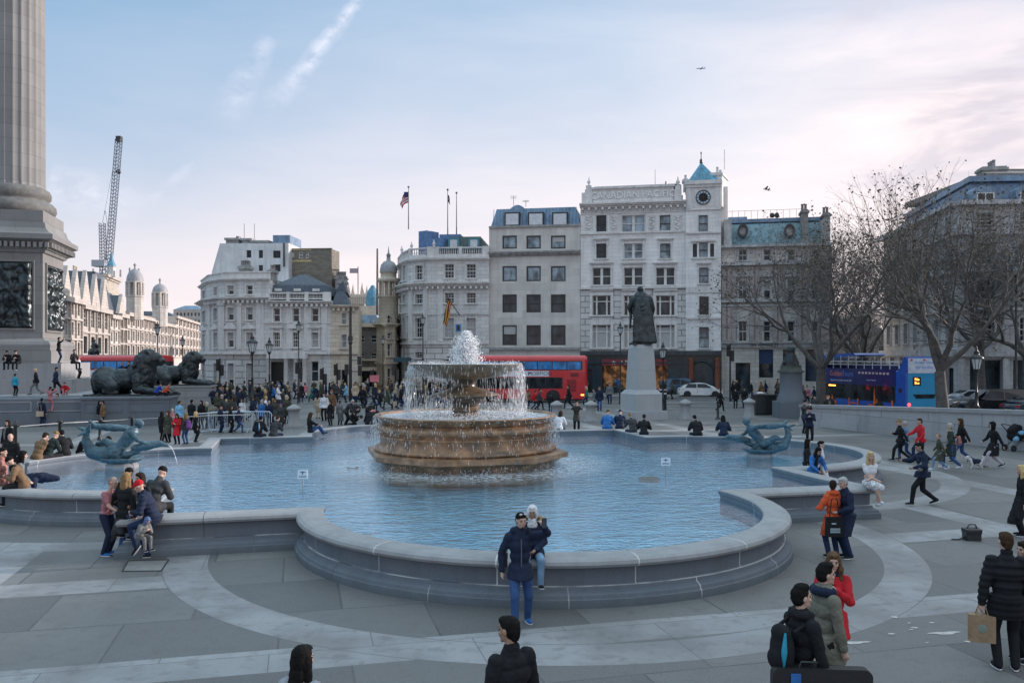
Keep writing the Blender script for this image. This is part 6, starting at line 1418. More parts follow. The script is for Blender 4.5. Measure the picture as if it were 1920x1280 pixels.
# red double decker: local +x = rear (right in the photo), side facing camera is -y
def red_bus(label, loc, rz, full=True):
    t_ = thing('double_decker_bus', label, 'bus', loc, rz=rz); L, W_, Hh = 11.2, 2.5, 4.15
    bus_base(t_, L, W_, Hh, BUSRED)
    for s in (-1, 1):
        y = s*W_/2
        m = MB(); m.box(-L/2+.25, L/2-.42, min(y, y+s*.012), max(y, y+s*.012), 2.86, 3.66); ob('upper_window_band', m, FRD, t_)
        glaz(t_, -L/2+.4, L/2-.5, 2.93, 3.58, y+s*.014, 8, BGB, .10)
        m = MB(); m.box(-L/2+.25, L/2-2.15, min(y, y+s*.012), max(y, y+s*.012), 1.22, 2.22); ob('lower_window_band', m, FRD, t_)
        glaz(t_, -L/2+.3, L/2-2.2, 1.28, 2.16, y+s*.014, 6, BGL, .06)
        m = MB(); 
        for k in range(9): m.box(L/2-1.75, L/2-.95, min(y+s*.004, y+s*.02), max(y+s*.004, y+s*.02), .98+k*.12, 1.04+k*.12)
        ob('engine_grille', m, mk('dark_red_grille', (.12, .01, .015), .5), t_)
        m = MB()
        for k in range(4): m.box(L/2-1.45, L/2-.75, min(y+s*.004, y+s*.02), max(y+s*.004, y+s*.02), 2.3+k*.08, 2.35+k*.08)
        ob('vent_grille', m, MATS['dark_red_grille'], t_)
        m = MB(); m.box(L/2-.55, L/2-.28, min(y, y+s*.02), max(y, y+s*.02), .62, .74); ob('side_lamp', m, AMB, t_)
        m = MB(); m.box(-3.1, 1.55 if False else L/2-3.35, min(y, y+s*.014), max(y, y+s*.014), 2.30, 2.78); ad = ob('advert_panel', m, mk('white_advert', (.62, .66, .72), .4), t_)
        if s < 0 and full:
            NAVY = mk('advert_navy', (.03, .04, .12), .5)
            Mx = Matrix.Translation((L/2-4.15, y-.018, 2.54)) @ Matrix.Rotation(R(90), 4, 'X')
            lettering('MORMON', .46, Mx, NAVY, ad, ext=.003, sx=1.0)
            lettering('R', .42, Matrix.Translation((L/2-6.85, y-.018, 2.52)) @ Matrix.Rotation(R(90), 4, 'X'), mk('advert_red', (.4, .02, .03), .5), ad, ext=.003)
            m = MB()
            for (a, b, c, d, w) in ((-6.35, 2.42, -6.15, 2.62, .03), (-6.0, 2.70, -5.85, 2.58, .035), (-5.85, 2.58, -5.62, 2.72, .035), (-6.1, 2.38, -5.85, 2.42, .03), (-5.45, 2.5, -5.42, 2.5, .02), (-5.12, 2.42, -5.12, 2.66, .035), (-5.08, 2.55, -5.0, 2.66, .03)):
                m.tube([(L/2+a, y-.02, b), (L/2+c, y-.02, d)], w, 5)
            ob('advert_drawing', m, NAVY, ad)
            lettering('London', .13, Matrix.Translation((1.55, y-.012, .98)) @ Matrix.Rotation(R(90), 4, 'X'), mk('gold_letter', (.6, .45, .25), .5), t_, ext=.003)
        m = MB(); m.box(-L/2+.1, L/2-.1, min(y*.985, y*1.006), max(y*.985, y*1.006), 2.245, 2.27); ob('trim_strip', m, BUSRED, t_)
    m = MB(); m.box(L/2-.02, L/2+.02, -.95, .95, 2.9, 3.55); ob('rear_window', m, BGL, t_); m = MB(); m.box(-L/2-.02, -L/2+.05, -1.0, 1.0, 1.1, 2.2); m.box(-L/2-.02, -L/2+.05, -1.0, 1.0, 2.85, 3.6); ob('windscreen', m, BGL, t_)
    for s in (-1, 1): m = MB(); m.box(L/2-.03, L/2+.02, s*1.0-.1, s*1.0+.1, .9, 1.4); ob('tail_lamp', m, REDL, t_)
    m = MB(); m.box(-L/2+.6, L/2-.6, -.9, .9, Hh-.02, Hh+.05); ob('roof_panel', m, mk('pale_roof', (.5, .45, .46), .4), t_)
    return t_
q = P(981, 752, 76.5); red_bus('red double decker bus with a white advert strip passing behind the fountain', (q.x+.1, 76.6, 0), R(-4))
q = P(165, 700, 82); red_bus('red double decker bus mostly hidden behind the nearer bronze lion', (-37.6, 80, 0), R(174), full=False)
# other red bus parts glimpsed through the water are the same bus

# open-top blue tour bus: rear towards the right
BLU = mk('tour_bus_blue', (.012, .09, .42), .3, var=.08, coat=.4); NVY = mk('tour_bus_navy', (.008, .02, .13), .3, coat=.4); CYN = mk('tour_bus_cyan', (.03, .27, .50), .35, var=.06); ORG = mk('orange_graphic', (.80, .14, .015), .5)
a, b = P(1552, 700, 64.5), P(1701, 700, 55.5); ax = Vector((b.x-a.x, b.y-a.y, 0)); Lb = 10.6
mid = Vector((b.x, b.y, 0))-ax.normalized()*Lb/2+Vector((ax.y, -ax.x, 0)).normalized()*-1.25
rzb = math.atan2(ax.y, ax.x)
tb = thing('tour_bus', 'blue open-top tour bus with navy banner and orange skyline graphics behind the low wall', 'bus', (mid.x, mid.y, 0), rz=rzb); L, W_ = Lb, 2.5; hb = 3.15
bus_base(tb, L, W_, hb, BLU, arch=(2.3, -3.3), r=.12)
y = -W_/2
m = MB(); m.box(-L/2+.1, L/2-1.15, y-.02, y, 2.12, 3.22); bn = ob('banner', m, NVY, tb)
m = MB(); m.box(-L/2+.5, L/2-1.2, y-.014, y, 1.0, 2.10); ob('window_band', m, FRD, tb); glaz(tb, -L/2+1.5, L/2-1.25, 1.06, 2.05, y-.016, 5, BGL, .06)
m = MB(); m.box(-L/2+.3, -L/2+1.35, y-.016, y, .45, 2.05); ob('door', m, BGL, tb)
def bt(s, size, x, z, mat, par=None, name='lettering', ext=.004, sx=1.): return lettering(s, size, Matrix.Translation((x, y-.026, z)) @ Matrix.Rotation(R(90), 4, 'X'), mat, par or bn, name=name, ext=ext, sx=sx)
ORT = mk('salmon_letter', (.62, .20, .14), .5); BLT = mk('blue_letter', (.10, .22, .62), .5); PLT = mk('pale_letter', (.5, .56, .68), .5)
bt('Golden', .56, -L/2+2.55, 2.82, ORT); bt('Tours', .56, -L/2+4.02, 2.82, BLT); bt('Experience London and the UK', .21, -L/2+3.15, 2.34, PLT)
m = MB()
for k in range(9): m.box(-L/2+5.3+k*.40, -L/2+5.55+k*.40, y-.024, y-.02, 2.86, 3.0)
ob('flag_icons', m, mk('icon_mix', (.6, .45, .42), .6, var=.5, scale=8), bn); bt('hop-on  hop-off', .16, -L/2+6.8, 2.45, PLT)
m = MB(); pts = [(0, 0), (.35, .15), (.55, .5), (.75, .15), (1.05, .1), (.8, -.1), (.95, -.35), (.55, -.25), (.3, -.4), (.3, -.12)]; m.extr([(-L/2+.25+x_, y-.022, 2.7+z_) for x_, z_ in pts], (0, -.003, 0)); ob('bird_mark', m, mk('mark_blue', (.05, .20, .65), .5), bn)
m = MB()   # orange skyline
def orp(pts): m.extr([(p_[0], y-.03, p_[1]) for p_ in pts], (0, -.004, 0))
orp([(-L/2+1.7, .45), (-L/2+2.6, .45), (-L/2+2.6, .8), (-L/2+2.2, .9), (-L/2+2.05, 1.3), (-L/2+1.95, .9), (-L/2+1.7, .8)])
for x in (-1.15, -.1): orp([(x, .45), (x+.14, .45), (x+.14, 1.1), (x, 1.1)])
orp([(-1.01, .72), (-.1, .72), (-.1, .80), (-1.01, .80)])
orp([(1.2, .45), (4.0, .45), (4.0, .75), (3.2, .68), (2.4, .78), (1.9, .72), (1.2, .8)]); orp([(1.75, .76), (2.05, .76), (1.86, 2.05)]); orp([(2.1, .76), (2.22, .76), (2.22, 1.15), (2.1, 1.15)]); orp([(3.72, .76), (3.9, .76), (3.9, 1.15), (3.72, 1.15)])
ob('skyline_graphic', m, ORG, tb)
m = MB(); m.box(-L/2+1.6, -L/2+2.5, y-.03, y-.026, 1.88, 1.98); ob('destination_text', m, AMB, tb)
m = MB(); m.box(L/2-.85, L/2-.55, y-.02, y, 1.72, 2.0); ob('fuel_flap', m, FRD, tb)
# upper deck: front canopy, rails, seats, screen
m = MB(); pr = [(-L/2+.0, 3.75), (-L/2+.3, 4.1), (-L/2+1.6, 4.25), (-L/2+4.6, 4.32), (-L/2+4.9, 4.2), (-L/2+4.6, 4.10), (-L/2+.5, 3.9)]; m.extr([(x_, -1.2, z_) for x_, z_ in pr], (0, 2.4, 0)); ob('canopy', m, BLU, tb)
for s in (-1, 1):
    m = MB(); yy = s*1.2
    for zz_ in (3.5, 3.72): m.tube([(-L/2+.2, yy, zz_), (L/2-.9, yy, zz_)], .025, 5)
    for k in range(11): x = -L/2+.2+k*(L-1.1)/10; m.tube([(x, yy, 3.1), (x, yy, 3.72 if k > 5 else 4.15)], .025, 5)
    ob('handrail', m, mk('white_rail', (.6, .62, .65), .4), tb)
for k in range(10):
    m = MB(); x = -L/2+.9+k*.85; m.box(x, x+.12, -1.05, 1.05, 3.1, 3.55); ob('seat_row', m, mk('seat_navy', (.02, .03, .09), .8), tb)
m = MB(); m.box(L/2-.75, L/2+.02, -1.25, 1.25, 3.1, 4.05) if False else m.extr([(L/2-.95, -1.25, 3.1), (L/2+.01, -1.25, 3.1), (L/2+.01, -1.25, 4.0), (L/2-.25, -1.25, 4.08)], (0, 2.5, 0)); ob('rear_deck', m, BLU, tb)
x = L/2
m = MB(); m.box(x+.012, x+.03, -1.2, 1.2, 3.0, 3.98); rp = ob('rear_sign', m, mk('pale_panel', (.52, .58, .66), .5), tb)
def rt(s, size, yy, z, mat, par): return lettering(s, size, Matrix.Translation((x+.034, yy, z)) @ Matrix.Rotation(R(90), 4, 'Z') @ Matrix.Rotation(R(90), 4, 'X'), mat, par, ext=.003)
rt('Golden Tours', .24, -.02, 3.70, mk('mark_blue', (.05, .2, .65)), rp); rt('020 7233 7030', .21, -.02, 3.36, MATS['mark_blue'], rp); m = MB()
for yy in (-.95, 0, .95): m.ball((x+.032, yy, 3.86), (.02, .10, .07), n=8, m=5)
ob('red_dots', m, mk('small_red', (.6, .05, .08)), rp)
m = MB(); m.box(x-.001, x+.012, -1.2, 1.2, .6, 2.99); rr = ob('rear_panel', m, CYN, tb)
m = MB(); m.box(x+.013, x+.03, -.85, -.25, 2.2, 2.75); nb = ob('route_display', m, FRD, tb); rt('No', .26, -.55, 2.6, AMB, nb); rt('Bus', .24, -.55, 2.36, AMB, nb)
m = MB(); m.extr([(x+.014, -.85, 1.62), (x+.014, .85, 1.62), (x+.014, .7, 1.35), (x+.014, -.6, 1.35)], (.02, 0, 0)); ob('rear_glass', m, BGL, tb)
for yy in (-1.12, 1.12): m = MB(); m.ball((x+.01, yy, .95), (.06, .12, .12)); ob('tail_lamp', m, REDL, tb)
m = MB()
for k in range(5): m.ball((x+.015, -.5+k*.28, .72), (.02, .2, .08), n=8, m=4)
ob('rear_graphic', m, mk('tan_graphic', (.45, .30, .22), .6, var=.4), tb)

# cars
def car(label, loc, rz, col, L=4.4, W_=1.75, Hh=1.48, kind='hatch', lamp=False, cat='car', name='parked_car'):
    t_ = thing(name, label, cat, loc, rz=rz)      # local +x = front
    mat = mk('car_paint_%d%d%d' % tuple(int(q*99) for q in col), col, .25, var=.04, coat=.8)
    if kind == 'suv': low = [(-.5, .35), (-.5, .95), (-.47, 1.05), (-.1, 1.08), (.2, 1.05), (.44, .98), (.5, .80), (.5, .35)]; top = [(-.47, 1.05), (-.40, 1.72), (-.33, 1.80), (.05, 1.80), (.13, 1.74), (.24, 1.08)]; zk = 1.
    else: low = [(-.49, .30), (-.5, .62), (-.485, .92), (-.42, 1.0), (-.1, .97), (.2, .94), (.40, .80), (.48, .66), (.5, .48), (.49, .30)]; top = [(-.45, .98), (-.36, 1.22), (-.20, 1.42), (-.02, 1.48), (.10, 1.43), (.28, 1.12), (.38, .86)]; zk = 1.
    def loft(sec, w0, w1, zlo, zhi, mb, mi=0):
        n = len(sec); vs = []
        for s in (-1, -.94, .94, 1):
            for (x, z) in sec:
                w = w0+(w1-w0)*max(0, min(1, (z-zlo)/(zhi-zlo))); k = .97 if abs(s) == 1 else 1
                vs.append((x*L*k, s*w/2, zlo+(z-zlo)*(.99 if abs(s) == 1 else 1)))
        mb.add(vs, [(i*n+k, i*n+(k+1) % n, (i+1)*n+(k+1) % n, (i+1)*n+k) for i in range(3) for k in range(n)], mi, True); mb.add(vs[:n], [tuple(range(n))], mi); mb.add(vs[-n:], [tuple(range(n-1, -1, -1))], mi)
    m = MB(); loft(low, W_, W_*.97, .3, 1.0, m); loft(top, W_*.95, W_*.72, .95, 1.5, m); b = ob('body', m, mat, t_)
    zt = max(z for x, z in top); zb = 1.0 if kind != 'suv' else 1.12; topn = zt-.10
    for s in (-1, 1):
        for (a, b_, c, d) in ((-.36, -.10, -.29, -.10), (-.085, .26, -.085, .10)):
            wl = W_*.475*(.995); wh = W_*.375+.0; f = (topn-.95)/(.55); w0 = (W_*.95+(W_*.72-W_*.95)*max(0, min(1, (zb-.95)/.55)))/2; w1 = (W_*.95+(W_*.72-W_*.95)*max(0, min(1, (topn-.95)/.55)))/2
            m = MB(); q = [(a*L, s*(w0+.006), zb), (b_*L, s*(w0+.006), zb-(.0 if kind == 'suv' else .03)), (d*L, s*(w1+.006), topn), (c*L, s*(w1+.006), topn)]; m.extr(q, (0, s*.006, 0)); ob('window', m, BGL, t_)
        m = MB(); m.box(-.085*L, -.08*L, min(s*W_/2, s*(W_/2+.004)), max(s*W_/2, s*(W_/2+.004)), .4, .95); ob('door_seam', m, FRD, t_)
        m = MB(); m.ball((.23*L, s*(W_/2+.09), zb+.02), (.10, .09, .07)); ob('wing_mirror', m, mat, t_)
        m = MB(); m.ball((.475*L, s*W_*.38, .72), (.10, .17, .08)); ob('headlight', m, WHL if lamp else mk('lamp_glass', (.6, .62, .65), .1), t_)
        m = MB(); m.box(-.492*L, -.47*L, min(s*W_*.34, s*W_*.485), max(s*W_*.34, s*W_*.485), .74, .90); ob('tail_lamp', m, REDL if lamp else mk('red_glass', (.45, .02, .03), .2), t_)
        for x in (-.31, .315):
            m = MB(); pts = [(x*L+.375*math.cos(R(a)), s*(W_/2-.005), .33+.375*math.sin(R(a))) for a in range(0, 181, 15)]; m.extr(pts, (0, s*.012, 0)); ob('wheel_arch', m, TYRE, t_); wheel(t_, x*L, s*(W_/2-.08), .32, .2)
    m = MB(); m.extr([(.31*L, -W_*.33, zb-.02), (.31*L, W_*.33, zb-.02), (.12*L, W_*.33, topn+.03), (.12*L, -W_*.33, topn+.03)], (.05, 0, .02)); ob('windscreen', m, BGL, t_)
    m = MB(); m.box(-.505*L, -.49*L, -.26, .26, .50, .62); ob('number_plate', m, mk('yellow_plate', (.6, .45, .05), .5), t_)
    return t_
g_ = lambda px, py: tuple(gp(px, py))
car('white hatchback car passing in front of the dark shopfront', g_(1312, 745), R(-3), (.62, .64, .66), L=4.3)
car('dark blue people carrier just behind the white hatchback', g_(1282, 741), R(-4), (.02, .07, .13), L=4.3, kind='suv')
car('black estate car behind the low wall near the right street lamp', (gp(1838, 776).x, 59, .05), R(178), (.012, .014, .016), L=4.7, kind='suv', lamp=True)
car('silver hatchback between the blue tour bus and the black estate car', (36.0, 67, 0), R(176), (.30, .33, .36), L=4.3)
car('black car cut off by the right edge of the photo behind the wall', (34.6, 56.0, .05), R(10), (.015, .02, .03), L=4.6, kind='hatch')
car('dark car glimpsed at the far end of the left street', (-40, 112, 0), R(100), (.05, .06, .07), lamp=True)
car('dark vehicle in the side street beside the cream building', (-18.5, 98, 0), R(80), (.02, .025, .03), kind='suv')

# ================================================================ street furniture
LG = mk('lantern_glass', (.55, .60, .62), .15, var=.1)
def lantern_proto(h, hs=1., style='plaza', name='street_lamp'):
    t_ = thing(name, '-', 'street lamp', (0, 0, 0)); m = MB()
    m.lathe([(.20*hs, 0), (.20*hs, .12), (.15*hs, .2), (.14*hs, .9), (.17*hs, .95), (.09*hs, 1.05), (.075*hs, h*.55), (.10*hs, h*.56), (.06*hs, h*.58), (.055*hs, h-.2), (.12*hs, h-.08), (.16*hs, h)], 12); ob('post', m, BLACKM, t_)
    m = MB(); r0, r1, H_ = .16*hs, .30*hs, .62*hs; m.lathe([(r0, h), (r1, h+H_)], 8, smooth=False); gl = ob('lantern_glass', m, LG, t_)
    m = MB(); m.lathe([(r0*1.12, h-.02), (r0*1.12, h+.04), (r0, h+.04)], 8, smooth=False)
    for k in range(8): a = k*math.pi/4; m.tube([(r0*1.03*math.cos(a), r0*1.03*math.sin(a), h), (r1*1.03*math.cos(a), r1*1.03*math.sin(a), h+H_)], .018*hs, 4)
    m.lathe([(r1*1.25, h+H_), (r1*1.28, h+H_+.05*hs), (r1*.95, h+H_+.16*hs), (r1*.5, h+H_+.24*hs), (r1*.5, h+H_+.36*hs), (r1*.55, h+H_+.38*hs), (r1*.2, h+H_+.48*hs), (r1*.25, h+H_+.55*hs), (.01, h+H_+.75*hs)], 12); ob('lantern_cap', m, BLACKM, t_)
    return t_
def hpx(px, y_base, y_top):   # height of a thing whose foot is at y_base
    d = H*F/(y_base-HY); return (y_base-y_top)/F*d, d
first = {}
def lamp(px, yb, yt, label, hs=1., group=None):
    h, d = hpx(px, yb, yt); key = round(h, 1), hs
    t_ = lantern_proto(h-1.37*hs, hs); x = (px-CX)/F*d; place(t_, (x, d, 0), 0, label, 'ornate black street lamps'); return t_
lamp(473, 772, 622, 'ornate street lamp with pointed lantern just right of the steel barriers', 1.1)
lamp(505, 757, 632, 'ornate street lamp with pointed lantern behind and right of the larger one', .95)
lamp(295, 757, 602, 'tall street lamp rising between the two bronze lions', .8)
lamp(342, 748, 628, 'tall street lamp above the farther bronze lion', .7)
lamp(560, 757, 598, 'tall street lamp in front of the columned porch', .75)
lamp(718, 746, 626, 'tall street lamp in front of the domed turret building', .7)
lamp(793, 757, 585, 'tall street lamp in front of the curved corner building', .75)
lamp(1163, 757, 603, 'tall street lamp left of the cloaked statue', .75)
lamp(1243, 770, 640, 'ornate street lamp just right of the cloaked statue plinth', .9)
lamp(1831, 790, 648, 'ornate street lamp by the wall in front of the black estate car', 1.1)
lamp(1905, 775, 480, 'very tall lamp post near the right edge of the photo', 1.0)
# tall camera and signal post
t_ = thing('signal_post', 'tall black signal post with traffic lights right of the cream building', 'traffic light', tuple(gp(657, 752))); h, d = hpx(657, 752, 575)
m = MB(); m.lathe([(.16, 0), (.14, 2), (.11, h)], 10); ob('post', m, BLACKM, t_)
m = MB(); m.ball((0, 0, h*.62), .2); m.box(-.2, .2, -.1, .1, h*.64, h*.69); ob('camera_box', m, BLACKM, t_)
GRN = emis('green_lamp', (.3, 1., .8), 4)
for dx, dz, sz in ((-.35, 2.4, 1.), (.85, 2.3, 1.), (.80, 3.3, .8)):
    m = MB(); m.box(dx-.16, dx+.16, -.14, .14, dz, dz+.95*sz); m.tube([(0, 0, dz+.4), (dx, 0, dz+.4)], .04, 5)
    for k in range(3): m.tube([(dx, -.14, dz+(.2+k*.28)*sz), (dx, -.26, dz+(.2+k*.28)*sz)], .12, 10)
    s_ = ob('signal_head', m, BLACKM, t_)
    if dx < 0: m = MB(); m.ball((dx, -.2, dz+.2), (.09, .05, .09)); ob('green_light', m, GRN, s_)
def tlight(px, yb, label, h=3.2, on=None):
    p_ = gp(px, yb); t_ = thing('traffic_light', label, 'traffic light', tuple(p_), group='traffic lights along the far kerb'); m = MB(); m.lathe([(.09, 0), (.07, h)], 8); ob('post', m, BLACKM, t_)
    m = MB(); m.box(-.3, .02, -.14, .14, h-1.15, h-.1)
    for k in range(3): m.tube([(-.14, -.14, h-.95+k*.32), (-.14, -.28, h-.95+k*.32)], .13, 10)
    s_ = ob('signal_head', m, BLACKM, t_); m = MB(); m.box(.08, .34, -.1, .1, h-1.6, h-.6); ob('signal_head', m, BLACKM, t_)
    if on is not None: m = MB(); m.ball((-.14, -.2, h-.95+on*.32), (.1, .06, .1)); ob('signal_light', m, [GRN, AMB, REDL][on], s_)
tlight(412, 752, 'traffic light in front of the curved left corner building', 3.9); tlight(560, 750, 'traffic light in front of the columned porch', 3.6); tlight(606, 748, 'traffic light at the right end of the porched building', 3.0)
tlight(632, 748, 'traffic light by the door of the cream building', 3.4); tlight(741, 748, 'traffic light right of the dark side street', 3.4, on=0); tlight(1369, 752, 'traffic light in front of the green-roofed building', 5.2); tlight(700, 746, 'small traffic light left of the dark side street opening', 2.8)
# stone bollards
pb = thing('stone_bollard', '-', 'bollard', (0, 0, 0)); m = MB()
m.lathe([(.42, 0), (.42, .12), (.34, .2), (.31, .75), (.33, .95), (.41, 1.0), (.43, 1.08), (.38, 1.14), (.1, 1.3), (.01, 1.32)], 16); ob('bollard_shaft', m, GRANP, pb)
m = MB(); m.box(-.45, .45, -.45, .45, -.01, .05); ob('bollard_base', m, GRANP, pb)
for i, (px, yb, lb) in enumerate(((551, 800, 'stone bollard right of the crowd near the steel barriers'), (1044, 790, 'stone bollard partly behind the fountain basin, left of the standing photographer'), (1108, 790, 'stone bollard between the photographer and the cloaked statue plinth'), (1285, 786, 'stone bollard right of the cloaked statue plinth'), (1405, 783, 'stone bollard beside the black refuse bin'))):
    o = pb if i == 0 else copy_tree(pb); q = gp(px, yb); place(o, (q.x, q.y, 0), 0, lb, 'squat stone bollards on the plaza')
t_ = thing('iron_bollard', 'slim black iron bollard right of the cloaked statue', 'bollard', tuple(gp(1346, 786))); m = MB(); m.lathe([(.13, 0), (.12, .1), (.08, .2), (.07, 1.0), (.1, 1.1), (.09, 1.2), (.02, 1.3)], 12); ob('bollard_shaft', m, BLACKM, t_); m = MB(); m.lathe([(.18, 0), (.18, .06), (.13, .08)], 12); ob('bollard_base', m, BLACKM, t_)
t_ = thing('iron_bollard', 'thick black bollard with white bands beside the statue plinth', 'bollard', tuple(gp(1243, 768))); m = MB(); m.lathe([(.3, 0), (.28, .3), (.24, 1.7), (.3, 1.8), (.22, 2.2), (.02, 2.3)], 14); ob('bollard_shaft', m, BLACKM, t_); m = MB(); m.lathe([(.285, 1.2), (.285, 1.3)], 14); m.lathe([(.275, 1.5), (.275, 1.58)], 14); ob('white_band', m, WHT, t_)
# refuse bin
p_ = gp(1433, 777); t_ = thing('refuse_bin', 'large black slatted refuse bin left of the stout plinth', 'bin', tuple(p_)); m = MB(); m.box(-.72, .72, -.5, .5, .05, 1.3); ob('bin_body', m, BLACKM, t_); m = MB()
for k in range(8): m.box(-.74, -.05, -.53, -.50, .12+k*.15, .21+k*.15)
ob('slats', m, mk('bin_grey', (.04, .045, .05), .5), t_); m = MB(); m.box(-.78, .78, -.56, .56, 1.3, 1.42); ob('lid', m, BLACKM, t_); m = MB(); m.ball((-.25, 0, 1.5), (.3, .2, .1)); ob('litter', m, mk('litter_white', (.6, .6, .62), .6, var=.3, scale=9), t_)
# steel crowd barriers
pb = thing('crowd_barrier', '-', 'barrier', (0, 0, 0)); m = MB(); w = 2.3
m.tube([(-w/2, 0, .15), (-w/2, 0, .98), (-w/2+.12, 0, 1.1), (w/2-.12, 0, 1.1), (w/2, 0, .98), (w/2, 0, .15), (-w/2, 0, .15)], .025, 6); ob('barrier_frame', m, mk('galvanised_steel', (.50, .58, .66), .35, metal=.4), pb)
m = MB(); [m.tube([(-w/2+w*k/19, 0, .15), (-w/2+w*k/19, 0, 1.1)], .012, 4) for k in range(1, 19)]; ob('barrier_bars', m, MATS['galvanised_steel'], pb)
m = MB(); [m.tube([(x, -.3, .02), (x, 0, .15), (x, .3, .02)], .02, 4) for x in (-w/2+.2, w/2-.2)]; ob('barrier_feet', m, MATS['galvanised_steel'], pb)
for i, (px, yb, rz, lb) in enumerate(((402, 812, 50, 'leftmost steel crowd barrier, turned end-on near the woman in red'), (432, 810, 5, 'steel crowd barrier in the middle of the row behind the pool'), (470, 809, -2, 'rightmost steel crowd barrier near the blue backpack sitter'))):
    o = pb if i == 0 else copy_tree(pb); q = gp(px, yb); place(o, (q.x, q.y, 0), R(rz), lb, 'steel crowd barriers behind the pool')
# rope posts on the left
ps = [(29, 852, 790), (112, 838, 784), (187, 825, 781), (247, 812, 778)]; tops = []
for i, (px, yb, yt) in enumerate(ps):
    h, d = hpx(px, yb, yt); x = (px-CX)/F*d; t_ = thing('rail_post', ['leftmost', 'second', 'third', 'rightmost'][i]+' dark post of the thin railing behind the left pool lobe', 'post', (x, d, 0), group='dark posts carrying the thin rail'); m = MB(); m.lathe([(.12, 0), (.12, .1), (.07, .2), (.06, h-.25), (.16, h-.2), (.16, h-.12), (.05, h)], 12); ob('post', m, BLACKM, t_); m = MB(); m.ball((0, 0, h), .06); ob('finial', m, BLACKM, t_); tops.append(Vector((x, d, h-.22)))
t_ = thing('thin_rail', 'thin pale rail strung between the dark posts on the left', 'railing', (tops[0]+tops[-1])/2, world=True); m = MB(); a = tops[0]+(tops[0]-tops[1])*1.2; e = P(560, 771, 42)
m.tube([a]+tops+[P(390, 779, 41), P(470, 777, 41)], .025, 5); ob('rail', m, mk('pale_rail', (.5, .5, .5), .4), t_)
# pedestrian railings far
t_ = thing('kerb_railing', 'low dark pedestrian railing along the kerb near the tall signal post', 'railing', P(715, 750, 77.8), world=True); m = MB()
a = gp(672, 748); b = gp(760, 750); 
for k in range(11): q = a.lerp(b, k/10); m.tube([q, q+Vector((0, 0, 1.1))], .03, 4)
for z in (.2, .65, 1.1): m.tube([a+Vector((0, 0, z)), b+Vector((0, 0, z))], .025, 4)
ob('rails', m, BLACKM, t_)
# litter and chalk marks on the plaza, dropped bag
LITM = mk('chalk_mark', (.46, .44, .43), .8, var=.2, scale=20)
for i, (px, py, rx, ry, lb) in enumerate(((1772, 1187, .30, .07, 'long pale chalk smear on the paving left of the paper bag'), (1605, 1205, .24, .06, 'pale chalk smear on the paving by the red coat woman'))):
    p_ = gp(px, py); m = MB(); m.lathe([(1, .005), (.8, .012), (.01, .012)], 18, fn=lambda a, z: .8+.25*math.sin(3*a+i)); m.v = [(v[0]*rx, v[1]*ry, v[2]) for v in m.v]; o = ob('chalk_smear', m, LITM, None, (p_.x, p_.y, .004)); o.rotation_euler.z = R(8); tag(o, lb, 'mark')
sc = MB()
for i in range(8):
    p_ = gp(rnd.uniform(1600, 1820), rnd.uniform(1145, 1210)); r_ = rnd.uniform(.015, .05); sc.prism([(p_.x+r_*1.6*math.cos(a), p_.y+r_*math.sin(a)) for a in (0, 1.2, 2.3, 3.4, 4.8)], .006, .014)
tag(ob('litter_scraps', sc, LITM), 'scattered pale scraps on the paving at the lower right', 'litter', kind='stuff')

